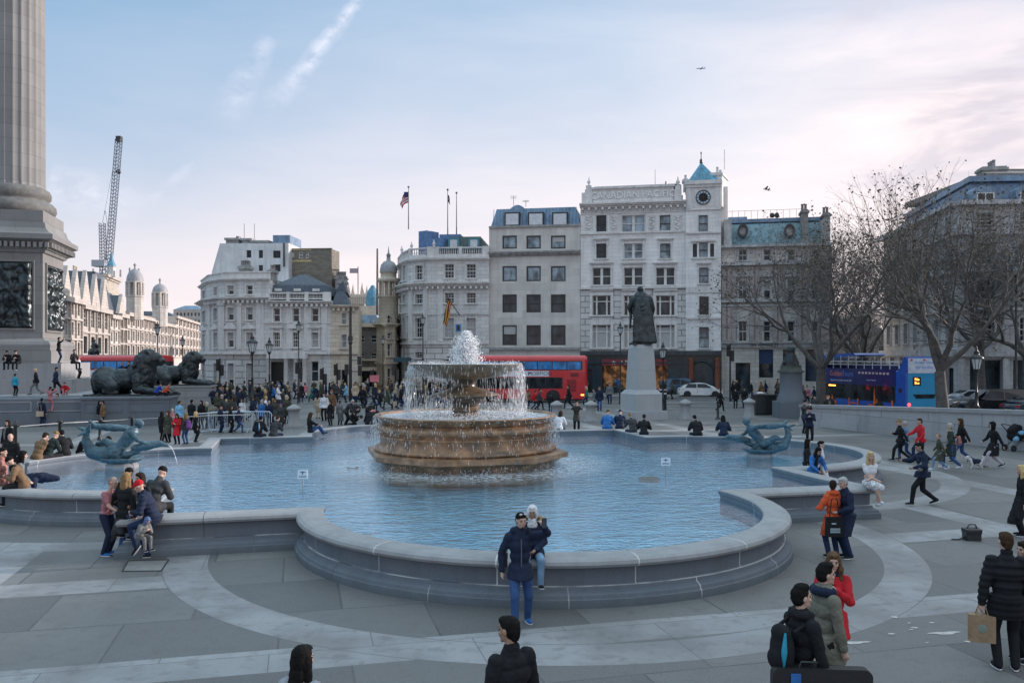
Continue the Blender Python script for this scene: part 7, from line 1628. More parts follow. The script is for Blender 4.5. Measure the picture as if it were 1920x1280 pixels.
# ================================================================ bare plane trees
BARK = mk('plane_bark', (.085, .078, .073), .9, var=.35, scale=3, dirt=((.17, .16, .14), 2.5, .5), bump=.4, bscale=12); TWIG = mk('twig_bark', (.11, .10, .095), .9, var=.3); SEED = mk('dry_leaf', (.11, .085, .06), .9, var=.4, scale=2)
def tree(name, label, base, trunkh, r0, htot, spread, seed, lean=(0, 0), depth=6, leaves=1400, nsub=(2, 3), bias=None):
    rg = random.Random(seed); t_ = thing(name, label, 'tree', base); tr = MB(); tw = MB(); lf = MB(); tips = []
    def grow(p, d, r, ln, lev):
        n = 4 if lev < 3 else 3; pts = [p]; rs = [r]; dd = d.copy()
        for k in range(n):
            dd = (dd+Vector((rg.gauss(0, .14), rg.gauss(0, .14), rg.gauss(.04, .10)))).normalized(); pts.append(pts[-1]+dd*ln/n); rs.append(r*(1-.36*(k+1)/n))
        mb = tr if lev < 3 else tw
        mb.tube(pts, rs, 8 if lev < 2 else 5 if lev < 4 else 3, cap=lev < 2)
        if lev >= depth:
            tips.extend(pts[1:]); return
        nb = rg.randint(*nsub) if lev > 0 else rg.randint(3, 4)
        for i in range(nb):
            a = rg.uniform(0, 6.28) if lev else i*6.28/nb+rg.uniform(-.4, .4); tilt = rg.uniform(.35, .95) if lev else rg.uniform(.45, .85)
            ax_ = dd.orthogonal().normalized(); ax_.rotate(Matrix.Rotation(a, 3, dd)); nd = (dd*math.cos(tilt)+ax_*math.sin(tilt)); nd.z = nd.z*.85+(.10 if lev < 3 else 0); nd.normalize()
            k = rg.choice([n-1, n, n, n-2 if lev > 1 else n]); grow(pts[k], nd, rs[k]*rg.uniform(.55, .78), ln*rg.uniform(.66, .86), lev+1)
        if lev > 0: grow(pts[-1], (dd+Vector((0, 0, .2))).normalized(), rs[-1]*.85, ln*.78, lev+1)
    d0 = Vector((lean[0], lean[1], 1)).normalized(); pts = [Vector((0, 0, -.1)), d0*trunkh*.33+Vector((.05, 0, 0)), d0*trunkh*.7, d0*trunkh]
    tr.tube(pts, [r0*1.25, r0, r0*.9, r0*.8], 12); nb = 4
    for i in range(nb):
        a = i*6.283/nb+rg.uniform(-.5, .5); tilt = rg.uniform(.35, .80); nd = Vector((math.cos(a)*math.sin(tilt)*spread, math.sin(a)*math.sin(tilt)*spread, math.cos(tilt))).normalized(); grow(pts[-1], nd, r0*rg.uniform(.42, .6), htot*.30, 1)
    grow(pts[-1], (d0+Vector((.1, .05, .2))).normalized(), r0*.6, htot*.30, 1)
    ob('trunk', tr, BARK, t_)
    for k in range(leaves):
        q = rg.choice(tips)+Vector((rg.gauss(0, .12), rg.gauss(0, .12), rg.gauss(-.05, .12))); s = rg.uniform(.04, .11); a = Vector((rg.gauss(0, 1), rg.gauss(0, 1), rg.gauss(0, 1))).normalized(); b = a.orthogonal().normalized(); c = a.cross(b)
        lf.add([q+b*s, q+c*s*.8, q-b*s, q-c*s*.8+a*s*.5], [(0, 1, 2), (0, 2, 3)], 0)
    cr_ = ob('crown', tw, TWIG, t_); ob('dry_leaves', lf, SEED, cr_); return t_
def tbase(px, d): return ((px-CX)/F*d, d, 0)
t1 = tree('plane_tree', 'bare plane tree in front of the green-roofed building with a forked trunk', tbase(1538, 60), 3.2, .36, 11.6, 1.45, 11, lean=(.02, 0), leaves=3200)
t2 = tree('plane_tree', 'largest bare plane tree, its trunk crossing the rear of the blue bus', tbase(1768, 51.5), 3.2, .36, 12.4, 1.15, 5, lean=(-.06, 0), leaves=2400, nsub=(2, 3))
t3 = tree('plane_tree', 'dark bare plane tree rising behind the right street lamp', tbase(1838, 67), 4.6, .36, 11.5, 1.3, 23, leaves=2200)
t4 = tree('plane_tree', 'bare tree filling the gap between the green-roofed building and the right one', tbase(1618, 84), 3.0, .33, 14.5, 1.1, 31, leaves=2600)
t5 = tree('plane_tree', 'bare tree at the right edge in front of the large mansard building', tbase(1925, 62), 4.0, .32, 11.0, 1.3, 44, leaves=1500)
for i, (px, d, hh, sd) in enumerate(((1585, 130, 12, 61), (1610, 125, 11, 62), (1640, 135, 12, 63), (1600, 160, 15, 64))):
    tree('distant_tree', ['leftmost', 'second', 'third', 'tallest'][i]+' of the brown hazy bare trees in the gap at the street end', tbase(px, d), 2.5, .3, hh, 1.5, sd, leaves=1600, depth=5)['group'] = 'brown bare trees at the street end'
fz = Fac(1555, 190, 1660, 190); t_ = bld('distant_street_block', 'distant brown grey building closing the gap behind the bare trees', f=fz); m = MB(); oo = [(1+k*2, 1.9+k*2, 2+j*3, 3.8+j*3) for k in range(5) for j in range(2)]; wall(m, fz, 0, fz.w, 0, 9.5, oo); shell_box(m, fz, 9.5, 10); ob('wall', m, mk('far_brown', (.16, .14, .13), .9, var=.3), t_); m = MB(); mansard(m, fz, 0, fz.w, 9.5, 12.5, 3, 10); ob('roof', m, SLATE, t_); m = MB(); [fz.box(m, a, b, c, d, -.25, -.2) for a, b, c, d in oo]; ob('window_row', m, PANE, t_)
# city beyond: low far blocks so that the horizon is closed everywhere
for i, (px0, px1, d, hh, lb) in enumerate(((1340, 1560, 230, 8, 'low far block beyond the green-roofed building'), (1640, 2200, 200, 9, 'low far block beyond the right-hand building'), (640, 780, 240, 9, 'low far block beyond the domed turret'), (360, 420, 300, 12, 'low far block beyond the left corner building'), (-300, 140, 150, 12, 'low far block behind the tall column'))):
    f = Fac(px0, d, px1, d); t_ = bld('distant_block', lb, f=f); m = MB(); nn = int(f.w/4); oo = [(1+k*4, 2.4+k*4, 2+j*3.2, 4+j*3.2) for k in range(nn) for j in range(2)]; wall(m, f, 0, f.w, 0, hh, oo); shell_box(m, f, hh, 12); ob('wall', m, SUNST if px0 < 400 else STONE_B, t_); m = MB(); [f.box(m, *q, -.3, -.25) for q in oo if q[1] < f.w]; ob('window_row', m, PANE, t_)

# ================================================================ plane and birds in the sky
q = P(1314, 129, 900); t_ = thing('airliner', 'small white airliner high in the sky above the clock tower', 'aeroplane', q, rz=R(6)); m = MB()
m.lathe([(.01, -5), (.35, -4.4), (.5, -3), (.5, 2), (.3, 4), (.05, 5)], 12); M_ = Matrix.Rotation(R(90), 4, 'Y'); m.v = [tuple(M_ @ Vector(v)) for v in m.v]; W2 = mk('airliner_white', (.35, .38, .42), .5); ob('fuselage', m, W2, t_)
m = MB(); [m.extr([(-.9, 0, 0), (.9, 0, 0), (1.6, s*4.6, .35), (.9, s*4.6, .35)], (0, 0, .12)) for s in (-1, 1)]; ob('wing', m, W2, t_); m = MB(); m.extr([(3.2, 0, .2), (4.6, 0, .2), (5.2, 0, 1.9), (4.6, 0, 1.9)], (0, .12, 0)); ob('tail_fin', m, W2, t_)
for px, py, d, s, lb in ((1436, 355, 70, 1., 'small dark bird flying right of the clock tower'), (1441, 357, 72, .7, 'second smaller bird just below and right of the other')):
    q = P(px, py, d); t_ = thing('bird', lb, 'bird', q); m = MB(); m.ball((0, 0, 0), (.16*s, .05*s, .05*s)); m.ball((-.17*s, 0, .03*s), (.045*s, .04*s, .04*s)); m.extr([(.12*s, -.02, 0), (.3*s, -.05, 0), (.3*s, .05, 0)], (0, 0, .02)); ob('body', m, BLACKM, t_)
    for sg in (-1, 1): m = MB(); m.extr([(-.08*s, 0, .02), (.08*s, 0, .02), (.12*s, sg*.3*s, .18*s), (.0, sg*.34*s, .2*s)], (0, 0, .015)); ob('wing', m, BLACKM, t_)
# ================================================================ people
SK = [mk('skin_light', (.50, .32, .25), .5, var=.08), mk('skin_tan', (.34, .20, .14), .5, var=.08), mk('skin_dark', (.13, .07, .05), .5, var=.08)]
EYEM = mk('eye_dark', (.02, .015, .012), .2); LIPM = mk('lip', (.34, .13, .12), .5); SOLE = mk('white_sole', (.6, .6, .6), .6)
def cloth(c, wv=9.):
    n = 'cloth_%03d_%03d_%03d' % tuple(int(999*q) for q in c)
    return mk(n, c, .85, var=.22, scale=6, bump=.35, bscale=35, spec=.25)
COL = dict(black=(.012, .013, .016), navy=(.014, .022, .05), dgrey=(.045, .047, .052), grey=(.16, .165, .17), jeans=(.035, .08, .20), djeans=(.015, .03, .075), ljeans=(.16, .27, .40), olive=(.06, .065, .045),
           red=(.50, .02, .03), orange=(.55, .09, .03), blue=(.03, .13, .36), cyan=(.03, .28, .42), white=(.62, .62, .66), beige=(.42, .34, .25), brown=(.16, .085, .045), pink=(.55, .20, .24), salmon=(.36, .16, .14), green=(.03, .15, .12),
           lblue=(.20, .42, .62), purple=(.20, .07, .30), camel=(.17, .105, .06), rose=(.36, .15, .17), khaki=(.17, .165, .13), yellow=(.5, .3, .05))
HAIR = dict(black=(.010, .009, .009), brown=(.05, .028, .016), dbrown=(.025, .016, .012), blond=(.50, .36, .18), dblond=(.22, .14, .07), grey=(.36, .36, .36), ginger=(.25, .09, .03), red=(.50, .02, .03), white=(.62, .62, .64))
POSE = {
 'stand': {}, 'stand2': dict(lf=(-.13, .05, .08), rf=(.10, -.04, .08), lh=(-.24, .10, .86), rh=(.25, .06, .84)),
 'walk': dict(hip=.885, lf=(-.07, .33, .09), rf=(.07, -.36, .15), lh=(-.25, -.20, .86), rh=(.25, .24, .92), lean=4),
 'walk2': dict(hip=.895, lf=(-.07, -.30, .14), rf=(.07, .27, .085), lh=(-.24, .18, .88), rh=(.25, -.16, .84), lean=3),
 'phone': dict(lh=(-.06, .30, 1.16), rh=(.08, .30, 1.20), pitch=22), 'pockets': dict(lh=(-.21, .14, .93), rh=(.21, .14, .93)),
 'photo': dict(lh=(-.07, .36, 1.50), rh=(.07, .36, 1.50)), 'cross': dict(lh=(.10, .22, 1.18), rh=(-.10, .24, 1.14)),
 'sit': dict(hip=.08, lf=(-.12, .46, -.42), rf=(.12, .44, -.40), lh=(-.14, .30, .20), rh=(.14, .30, .20), lean=8, sit=1),
 'sitfwd': dict(hip=.08, lf=(-.12, .46, -.40), rf=(.12, .46, -.40), lh=(-.10, .42, .32), rh=(.10, .42, .30), lean=26, pitch=20, sit=1),
 'crouch': dict(hip=.42, lf=(-.12, .12, .08), rf=(.14, -.12, .10), lh=(-.2, .42, .45), rh=(.2, .42, .48), lean=38),
 'bend': dict(hip=.90, lean=40, pitch=15, lh=(-.2, .60, .75), rh=(.2, .58, .78)),
}
def ik(a, c, l1, l2, pole):
    a, c = Vector(a), Vector(c); d = c-a; L = min(d.length, (l1+l2)*.995)
    if d.length > 1e-6: c = a+d.normalized()*L
    x = (l1*l1-l2*l2+L*L)/(2*L); h_ = math.sqrt(max(0, l1*l1-x*x)); dn = d.normalized(); p = Vector(pole)-dn*Vector(pole).dot(dn); p.normalize(); return a+dn*x+p*h_, c
def person_meshes(pose='stand', sex='m', top='jacket', lod=2, thick=1., hair='short', bottom='trousers', face=True, scarf=False, hood=False, fur=False, child=False, fingers=False, **ov):
    p = dict(hip=.93, lean=1, yaw=0, pitch=3, lf=(-.10, .0, .08), rf=(.10, .0, .08), lh=(-.27, .06, .82), rh=(.27, .06, .82), sit=0, twist=0); p.update(POSE.get(pose, {})); p.update(ov)
    vox = (.0085, .014, .024, .042)[lod]; seg = (14, 12, 10, 8)[lod]; sw = .185 if sex == 'm' else .165; le = R(p['lean'])
    hip = Vector((0, 0, p['hip'])); sd_ = Vector((0, math.sin(le), math.cos(le))); fw = Vector((0, math.cos(le), -math.sin(le)))
    tw = Matrix.Rotation(R(p['twist']), 3, 'Z'); X = tw @ Vector((1, 0, 0))
    S = lambda a, b=0., c=0.: hip+sd_*a+fw*b+X*c
    neck = S(.53); hr = R(p['lean']*.5+p['pitch']); Hm = Matrix.Translation(neck) @ Matrix.Rotation(-R(p['yaw']), 4, 'Z') @ Matrix.Rotation(-hr, 4, 'X')
    hd = lambda x, y, z: Hm @ Vector((x, y+.02, z+.20)); He = lambda m, c, r, n=12: m.ball(hd(*c), r, n=n, m=8, M=Hm.to_3x3().to_4x4())
    hips = {-1: hip+Vector((-.09, 0, -.03)), 1: hip+Vector((.09, 0, -.03))}; sh = {-1: S(.475, 0, -sw), 1: S(.475, 0, sw)}
    ank = {-1: Vector(p['lf']), 1: Vector(p['rf'])}; hand = {-1: Vector(p['lh']), 1: Vector(p['rh'])}; knee, elb = {}, {}
    for s in (-1, 1):
        kp = Vector((s*.12, 1, .5 if p['sit'] else .15)); knee[s], ank[s] = ik(hips[s], ank[s], .44, .43, kp)
        pole = Vector((s*.75, -.55, -.6)); elb[s], hand[s] = ik(sh[s], hand[s], .29, .26, pole)
    lab = []   # (a, b, material)
    B = MB(); k = 1.
    def limb(m, pts, rads, mi=None): ch(m, pts, rads, seg); [lab.append((pts[i], pts[i+1], mi)) for i in range(len(pts)-1)] if mi is not None else None
    sk = bottom in ('skirt', 'bare'); lr = (.088, .060, .040) if sk else (.098, .072, .056)
    for s in (-1, 1): limb(B, [hips[s], knee[s], ank[s]], lr, 0 if sk else 1)
    m_ = B; ell(m_, tuple(S(-.02)), (.165, .115, .11), (-p['lean'], 0, 0)); lab.append((S(-.06, 0, -.08), S(-.06, 0, .08), 1)); ell(m_, tuple(S(.16)), (.145, .10, .15), (-p['lean'], 0, 0)); ell(m_, tuple(S(.36)), (.165, .11, .15), (-p['lean'], 0, 0)); lab.append((S(.1), S(.42), 2))
    limb(B, [neck-sd_*.06, hd(0, -.02, -.06)], [.058, .05], 0)
    for s in (-1, 1):
        slv = 2 if top == 'tee' else 2; limb(B, [sh[s], elb[s]], [.055, .043], 2 if top != 'tee' else 2); 
        if top == 'tee': lab.pop(); lab.append((sh[s], sh[s].lerp(elb[s], .55), 2)); lab.append((sh[s].lerp(elb[s], .75), elb[s], 0))
        limb(B, [elb[s], hand[s]], [.042, .028], 0)
        d = (hand[s]-elb[s]).normalized(); ax_ = d.cross(Vector((s, .3, 0))).normalized(); sd2 = d.cross(ax_)
        if p.get('handdir'): pass
        pc = hand[s]+d*.05; limb(B, [hand[s], hand[s]+d*.085], [.026, .033 if lod > 1 else .030], 0)
        if lod <= 1:
            tin = Vector((-s, .4, 0)); tin = (tin-d*tin.dot(d)).normalized(); nrm = d.cross(tin).normalized()*(1 if s > 0 else -1)
            for j, (off, ln) in enumerate(((-.030, .060), (-.010, .072), (.010, .068), (.028, .052))):
                a = hand[s]+d*.085+nrm*off; b = a+d*ln*.5+tin*.008; c = b+d*ln*.35+tin*.022; B.tube([a, b, c], [.0105, .0095, .0085], 7); B.ball(c, .0088, n=6, m=5); lab.append((a, c, 0))
            a = hand[s]+d*.03-nrm*.024; b = a+d*.035+tin*.022-nrm*.012; c = b+d*.026+tin*.012; B.tube([a, b, c], [.013, .011, .009], 7); B.ball(c, .009, n=6, m=5); lab.append((a, c, 0))
        else: ell(B, tuple(hand[s]+d*.12), (.026, .026, .05)); 
    He(B, (0, -.012, .02), (.076, .098, .105)); He(B, (0, .022, -.055), (.056, .066, .060)); lab.append((hd(0, 0, -.05), hd(0, 0, .06), 0))
    if lod < 3:
        He(B, (0, .098, -.012), (.013, .020, .026), 8); He(B, (0, .078, -.068), (.028, .018, .012), 8); He(B, (0, .070, -.098), (.03, .022, .022), 8); He(B, (0, .076, .035), (.055, .018, .014), 8)
        for s in (-1, 1): He(B, (s*.079, -.005, -.005), (.010, .022, .032), 8); He(B, (s*.042, .066, -.028), (.022, .02, .022), 8)
    me = fuse(B, vox, 2 if lod < 3 else 1, .4)
    if bottom == 'skirt': pass
    n = len(me.polygons); cen = np.empty(n*3); me.polygons.foreach_get('center', cen); cen = cen.reshape(-1, 3); best = np.full(n, 9.); mi = np.zeros(n, int)
    for a, b, k_ in lab:
        a = np.array(a); b = np.array(b); ab = b-a; t = np.clip(((cen-a)@ab)/max(1e-9, ab@ab), 0, 1); dd = np.linalg.norm(cen-(a+t[:, None]*ab), axis=1); w = dd < best; best[w] = dd[w]; mi[w] = k_
    me.polygons.foreach_set('material_index', mi.tolist())
    if lod < 3 and face and hair != 'hood_closed':   # eyes, brows, mouth are added to the same mesh
        bm = bmesh.new(); bm.from_mesh(me); X_ = MB()
        for s in (-1, 1):
            He(X_, (s*.031, .079, .004), (.0135, .008, .0075), 8); X_.mi[-len(X_.f):] = X_.mi[-len(X_.f):]
        n0 = len(X_.f)
        for s in (-1, 1): He(X_, (s*.032, .084, .026), (.021, .007, .005), 6)
        n1 = len(X_.f); He(X_, (0, .090, -.064), (.022, .008, .006), 8)
        tmp = X_.mesh('t', [EYEM]); tmp.polygons.foreach_set('material_index', [3]*n1+[4]*(len(X_.f)-n1)); bm.from_mesh(tmp); bm.to_mesh(me); bm.free(); bpy.data.meshes.remove(tmp)
    out = dict(body=me)
    # upper garment
    T = MB(); th = thick; rx = (.180, .165, .192, .175) if sex == 'm' else (.178, .145, .170, .155); ry = (.132, .122, .135, .115)
    if top != 'tee':
        for (a, q, w, hgt) in ((.0, rx[0], ry[0], .12), (.16, rx[1], ry[1], .15), (.33, rx[2], ry[2], .14), (.44, rx[3], ry[3], .09)): ell(T, tuple(S(a)), (q*th, w*th, hgt), (-p['lean'], 0, 0))
        for s in (-1, 1): ch(T, [S(.47, 0, s*sw*.93), elb[s], hand[s]-(hand[s]-elb[s]).normalized()*.005], [.078*th, .062*th, .047*th], seg)
        drop_ = dict(jacket=.10, long=.26, coat=.42, longcoat=.62).get(top, .1); drop_ = p.get('drop', drop_)
        if p['sit']:
            for s in (-1, 1): ch(T, [hips[s], hips[s].lerp(knee[s], min(1, drop_*1.6))], [.118*th, .098*th], seg)
        else:
            steps = 7; mid_ = (knee[-1]+knee[1])/2; vs = []; nn = 18
            for j in range(steps+1):
                f_ = j/steps; z = p['hip']+.05-(drop_+.05)*f_; c = hip.lerp(mid_, min(1.3, drop_*f_/.44)); sp = abs(knee[-1].y-knee[1].y)*.42*min(1, drop_*f_/.44)
                vs += [(c.x+(rx[0]+.03*f_)*th*math.cos(6.2832*q/nn), c.y+(ry[0]+.035+sp)*th*math.sin(6.2832*q/nn), z) for q in range(nn)]
            T.add(vs, [(j*nn+q, (j+1)*nn+q, (j+1)*nn+(q+1) % nn, j*nn+(q+1) % nn) for j in range(steps) for q in range(nn)]+[tuple(range(nn)), tuple(range(len(vs)-1, len(vs)-1-nn, -1))])
        ch(T, [neck-sd_*.09, neck+sd_*(.035 if top == 'jacket' else .05)], [.105*th, .078], seg)
        if hood:
            for j in range(7): a = -.5+j*1/6; q = neck+sd_*(.04)+Vector((math.sin(a*3.1)*.115, -math.cos(a*3.1)*.10+.01, 0)); ell(T, tuple(q), (.055, .055, .05))
    else:
        for (a, q, w, hgt) in ((.02, rx[0]*.93, .118, .10), (.16, rx[1]*.97, .115, .15), (.33, rx[2]*.95, .125, .14), (.44, rx[3]*.95, .10, .08)): ell(T, tuple(S(a)), (q*th, w*th, hgt), (-p['lean'], 0, 0))
        for s in (-1, 1): ch(T, [S(.47, 0, s*sw*.93), sh[s].lerp(elb[s], .62)], [.070, .060], seg)
    fr_ = (35., 55.)[lod == 0]
    def dsp(co):
        if lod == 3: return np.zeros(len(co))
        if p.get('puffer'): return np.array([.006*math.sin(c[2]*70) for c in co])
        return np.array([.012*mn.noise(Vector((c[0]*7, c[1]*7, c[2]*11)))+.006*mn.noise(Vector(c)*25) for c in co])
    out['top'] = fuse(T, vox*1.15, 2, .5, dsp)
    if bottom == 'skirt':
        K = MB(); mid_ = (knee[-1]+knee[1])/2
        if p['sit']:
            for s in (-1, 1): ch(K, [hips[s], hips[s].lerp(knee[s], .95)], [.12, .115], seg)
            ch(K, [hip, hip.lerp(mid_, .8)], [.13, .12], seg)
        else:
            for j in range(5): K.ball((0, 0, p['hip']+.04-.10*j), (.15+.02*j, .11+.02*j, .08), n=16, m=6)
        out['skirt'] = fuse(K, vox*1.2, 2, .5, dsp)
    # hair or headgear
    G = MB(); hcol = None
    if hair == 'short': He(G, (0, -.022, .045), (.084, .100, .088)); He(G, (0, -.045, .0), (.080, .075, .085)); He(G, (0, .035, .088), (.065, .06, .035)); He(G, (0, -.07, -.05), (.055, .04, .05))
    if hair in ('long', 'wavy', 'longback'):
        He(G, (0, -.022, .045), (.090, .104, .090)); He(G, (0, -.055, -.02), (.092, .075, .12)); He(G, (0, -.070, -.15), (.092, .055, .14)); He(G, (0, .03, .092), (.066, .06, .033))
        for s in (-1, 1): He(G, (s*.080, .0, -.05), (.026, .05, .11)); He(G, (s*.078, .01, -.16), (.034, .045, .11))
        if hair == 'wavy':
            for j in range(22): a = rnd.uniform(-2.6, 2.6); He(G, (math.sin(a)*.10, -math.cos(a)*.08-.0, rnd.uniform(-.24, .02)), (.035, .035, .04), 8)
        if hair == 'longback': He(G, (0, -.085, -.28), (.095, .05, .18))
    if hair == 'curly':
        for j in range(40): a = rnd.uniform(0, 6.28); b = rnd.uniform(-.3, 1.5); He(G, (math.cos(b)*math.sin(a)*.085, -.03+math.cos(b)*math.cos(a)*.085*(1 if math.cos(a) < .3 else .2), .03+math.sin(b)*.095), (.03, .03, .03), 7)
    if hair == 'bun': He(G, (0, -.022, .045), (.084, .100, .088)); He(G, (0, -.045, .0), (.080, .075, .085)); He(G, (0, -.115, .04), (.04, .04, .04)); He(G, (0, .035, .088), (.065, .06, .035))
    if hair in ('cap', 'beanie'):
        He(G, (0, -.018, .055), (.090, .108, .082)); He(G, (0, -.02, .03), (.092, .110, .035))
        if hair == 'cap': He(G, (0, .11, .045), (.065, .07, .012))
    if hair == 'hood': He(G, (0, -.035, .03), (.110, .115, .13)); He(G, (0, -.03, -.09), (.105, .09, .10)); [He(G, (s*.088, .045, -.02), (.028, .05, .10)) for s in (-1, 1)]; He(G, (0, .045, .108), (.075, .05, .030))
    if hair == 'hijab':
        He(G, (0, -.020, .035), (.094, .112, .108)); [He(G, (s*.078, .035, -.01), (.026, .045, .10)) for s in (-1, 1)]; He(G, (0, .045, -.135), (.080, .055, .055)); He(G, (0, .03, .092), (.072, .065, .035)); He(G, (0, .06, -.21), (.10, .05, .09))
    if hair == 'stubble': He(G, (0, -.020, .022), (.0775, .096, .098)); He(G, (0, -.05, -.02), (.072, .065, .07))
    if hair == 'quiff': He(G, (0, -.022, .045), (.084, .100, .088)); He(G, (0, -.045, .0), (.080, .075, .085)); He(G, (0, .045, .105), (.06, .05, .04)); He(G, (0, -.0, .11), (.07, .08, .045))
    if G.v: out['hair'] = fuse(G, vox*.9, 2 if lod else 1, .4, (lambda co: np.array([.006*mn.noise(Vector((c[0]*120, c[1]*120, c[2]*25))) for c in co])) if lod < 2 else None)
    if fur:
        G = MB()
        for j in range(15): a = -2.0+j*4.0/14; q = neck+sd_*(.05+.02*math.cos(a))+Vector((math.sin(a)*.19, -math.cos(a)*.12+.03, .01)); ell(G, tuple(q), (.06, .055, .05))
        out['fur_trim'] = fuse(G, vox, 1, .4, lambda co: np.array([.012*mn.noise(Vector(c)*45) for c in co]))
    if scarf:
        G = MB(); ell(G, tuple(neck+sd_*.03+Vector((0, .01, 0))), (.105, .10, .055)); ch(G, [neck+Vector((.04, .11, 0)), S(.30, .15, .05), S(.12, .16, .04)], [.045, .04, .035], 8); out['scarf'] = fuse(G, vox, 2)
    sh_ = MB(); so_ = []
    for s in (-1, 1):
        G = MB(); a = ank[s]; yw = R(p.get('toe', 8))*s; ptc = math.atan2(ank[s].z-.08, .30) if a.z > .1 and not p['sit'] else (R(-8) if p['sit'] else 0)
        M_ = Matrix.Translation(a) @ Matrix.Rotation(-yw, 4, 'Z') @ Matrix.Rotation(-ptc*1.5, 4, 'X')
        for c, r_ in (((0, .065, -.035), (.045, .135, .038)), ((0, -.01, -.01), (.043, .065, .06))): G.ball(M_ @ Vector(c), r_, n=12, m=7, M=M_.to_3x3().to_4x4())
        n0 = len(G.f); G.ball(M_ @ Vector((0, .065, -.062)), (.049, .14, .018), n=12, m=5, M=M_.to_3x3().to_4x4()); 
        for i in range(n0, len(G.f)): G.mi[i] = 1
        so_.append(G)
    out['shoes'] = so_; out['_hand'] = hand; out['_s'] = S; out['_hd'] = hd; out['_neck'] = neck; return out
def setm(me, ms):
    n = len(me.polygons); a = np.empty(n, np.int32); me.polygons.foreach_get('material_index', a); me.materials.clear(); [me.materials.append(q) for q in ms]; me.polygons.foreach_set('material_index', a); me.update()
def dress(t_, P_, skin, topc, legc, hairc, shoec, names=('jacket', 'hair'), solec=None, shirt=None, scarfc=None, furc=None, skirtc=None, topmat=None):
    me = P_['body']; setm(me, (skin, cloth(legc), cloth(shirt or topc), EYEM, LIPM))
    o = ob('body', me, None, t_); me = P_['top']; me.materials.clear(); me.materials.append(topmat or cloth(topc)); ob(names[0], me, None, t_)
    if 'hair' in P_: me = P_['hair']; me.materials.clear(); me.materials.append(mk('hair_%d_%d_%d' % tuple(int(q*99) for q in hairc), hairc, .8, var=.35, scale=25, spec=.12)); ob(names[1], me, None, t_)
    for key, c in (('scarf', scarfc), ('fur_trim', furc or (.32, .24, .15)), ('skirt', skirtc)):
        if key in P_: me = P_[key]; me.materials.append(c if not isinstance(c, tuple) else cloth(c)); ob(key, me, None, t_)
    for G in P_['shoes']: ob('shoe', G, [cloth(shoec), SOLE if solec is None else cloth(solec)], t_)
PEOPLE = {}
def person(label, pos, heading=180, h=1.72, top='jacket', tc='navy', lc='djeans', hair='short', hc='black', shoe='black', sex='m', lod=None, skin=0, names=None, key=None, group=None, solec='white', scarfc=None, furc=None, skirtc=None, shirt=None, topmat=None, cat='person', **kw):
    d = pos[1] if pos[1] > 1 else 10; lod = lod if lod is not None else (0 if d < 13.2 else 1 if d < 27 else 2)
    t_ = thing('person', label, cat, tuple(pos), group=group); t_.rotation_euler = (0, 0, -R(heading)); s = h/1.75; t_.scale = (s, s, s)
    P_ = person_meshes(sex=sex, top=top, lod=lod, hair=hair, face=True, scarf=scarfc is not None, **kw)
    g_c = lambda c: COL[c] if isinstance(c, str) and c in COL else c
    hcx = HAIR.get(hc) or COL.get(hc) if isinstance(hc, str) else hc
    nm = names or ({'jacket': 'jacket', 'long': 'coat', 'coat': 'coat', 'longcoat': 'coat', 'tee': 'shirt'}.get(top, 'jacket'), {'cap': 'cap', 'beanie': 'beanie', 'hood': 'hood', 'hijab': 'headscarf'}.get(hair, 'hair'))
    dress(t_, P_, SK[skin], g_c(tc), g_c(lc), hcx, g_c(shoe), nm, solec=g_c(solec) if solec != 'white' else None, scarfc=g_c(scarfc) if scarfc else None, furc=furc, skirtc=g_c(skirtc) if isinstance(skirtc, str) else skirtc, shirt=g_c(shirt) if shirt else None, topmat=topmat)
    t_['_s'] = s; PEOPLE[key or label] = (t_, P_); del t_['_s']; return t_, P_
def world_of(t_, v): return Matrix.Translation(t_.location) @ t_.rotation_euler.to_matrix().to_4x4() @ Matrix.Diagonal((*t_.scale, 1)) @ Vector(v)
def F_(px, fy): p_ = gp(px, fy); return (p_.x, p_.y, 0)
def T_(px, ty, h): d = (H-h)*F/(ty-HY); return ((px-CX)/F*d, d, 0)       # by head top and body height
def seat(px, d, z=.82): return ((px-CX)/F*d, d, z)

# --- foreground
t_, P_ = person('man in navy jacket and blue jeans holding up a phone at the pool wall', F_(975, 1174), 172, 1.74, tc='navy', lc='jeans', hair='short', hc='black', shoe='blue', skin=0, top='long', drop=.17, thick=1.0, lh=(-.30, .36, 1.64), rh=(.28, -.02, .88), yaw=-14, pitch=6, lf=(-.15, -.20, .08), rf=(.10, .18, .08), hood=True, key='selfie')
m = MB(); hd = P_['_hd']; [m.ball(hd(x, .055, -.07+.0), (.042, .024, .024), n=10, m=6) for x in (0,)]; m.ball(hd(0, .085, -.095), (.03, .02, .02)); bb = ob('beard', m, mk('hair_beard', HAIR['black'], .8), t_)
m = MB(); [m.ball(hd(s*.035, .062, .115), (.026, .016, .018), n=8, m=5) for s in (-1, 1)]; ob('sunglasses', m, mk('white_glint', (.5, .55, .6), .1), t_)
m = MB(); S_ = P_['_s']; m.tube([S_(.46, .135), S_(.2, .145), S_(-.02, .165), (0, .19, .76)], .009, 5); ob('zip', m, MATS['grey_pole'], t_); hw = world_of(t_, P_['_hand'][-1]+Vector((0, .10, .05))); ph_ = thing('phone', 'dark phone held up by the selfie man', 'phone', hw); ph_.rotation_euler = (0, 0, R(12)); m = MB(); m.box(-.037, .037, -.005, .005, -.075, .075); ob('phone_body', m, BLACKM, ph_); m = MB(); m.box(-.033, .033, -.008, -.0055, -.068, .068); ob('screen', m, glass_dark('phone_glass', (.05, .07, .09)), ph_)
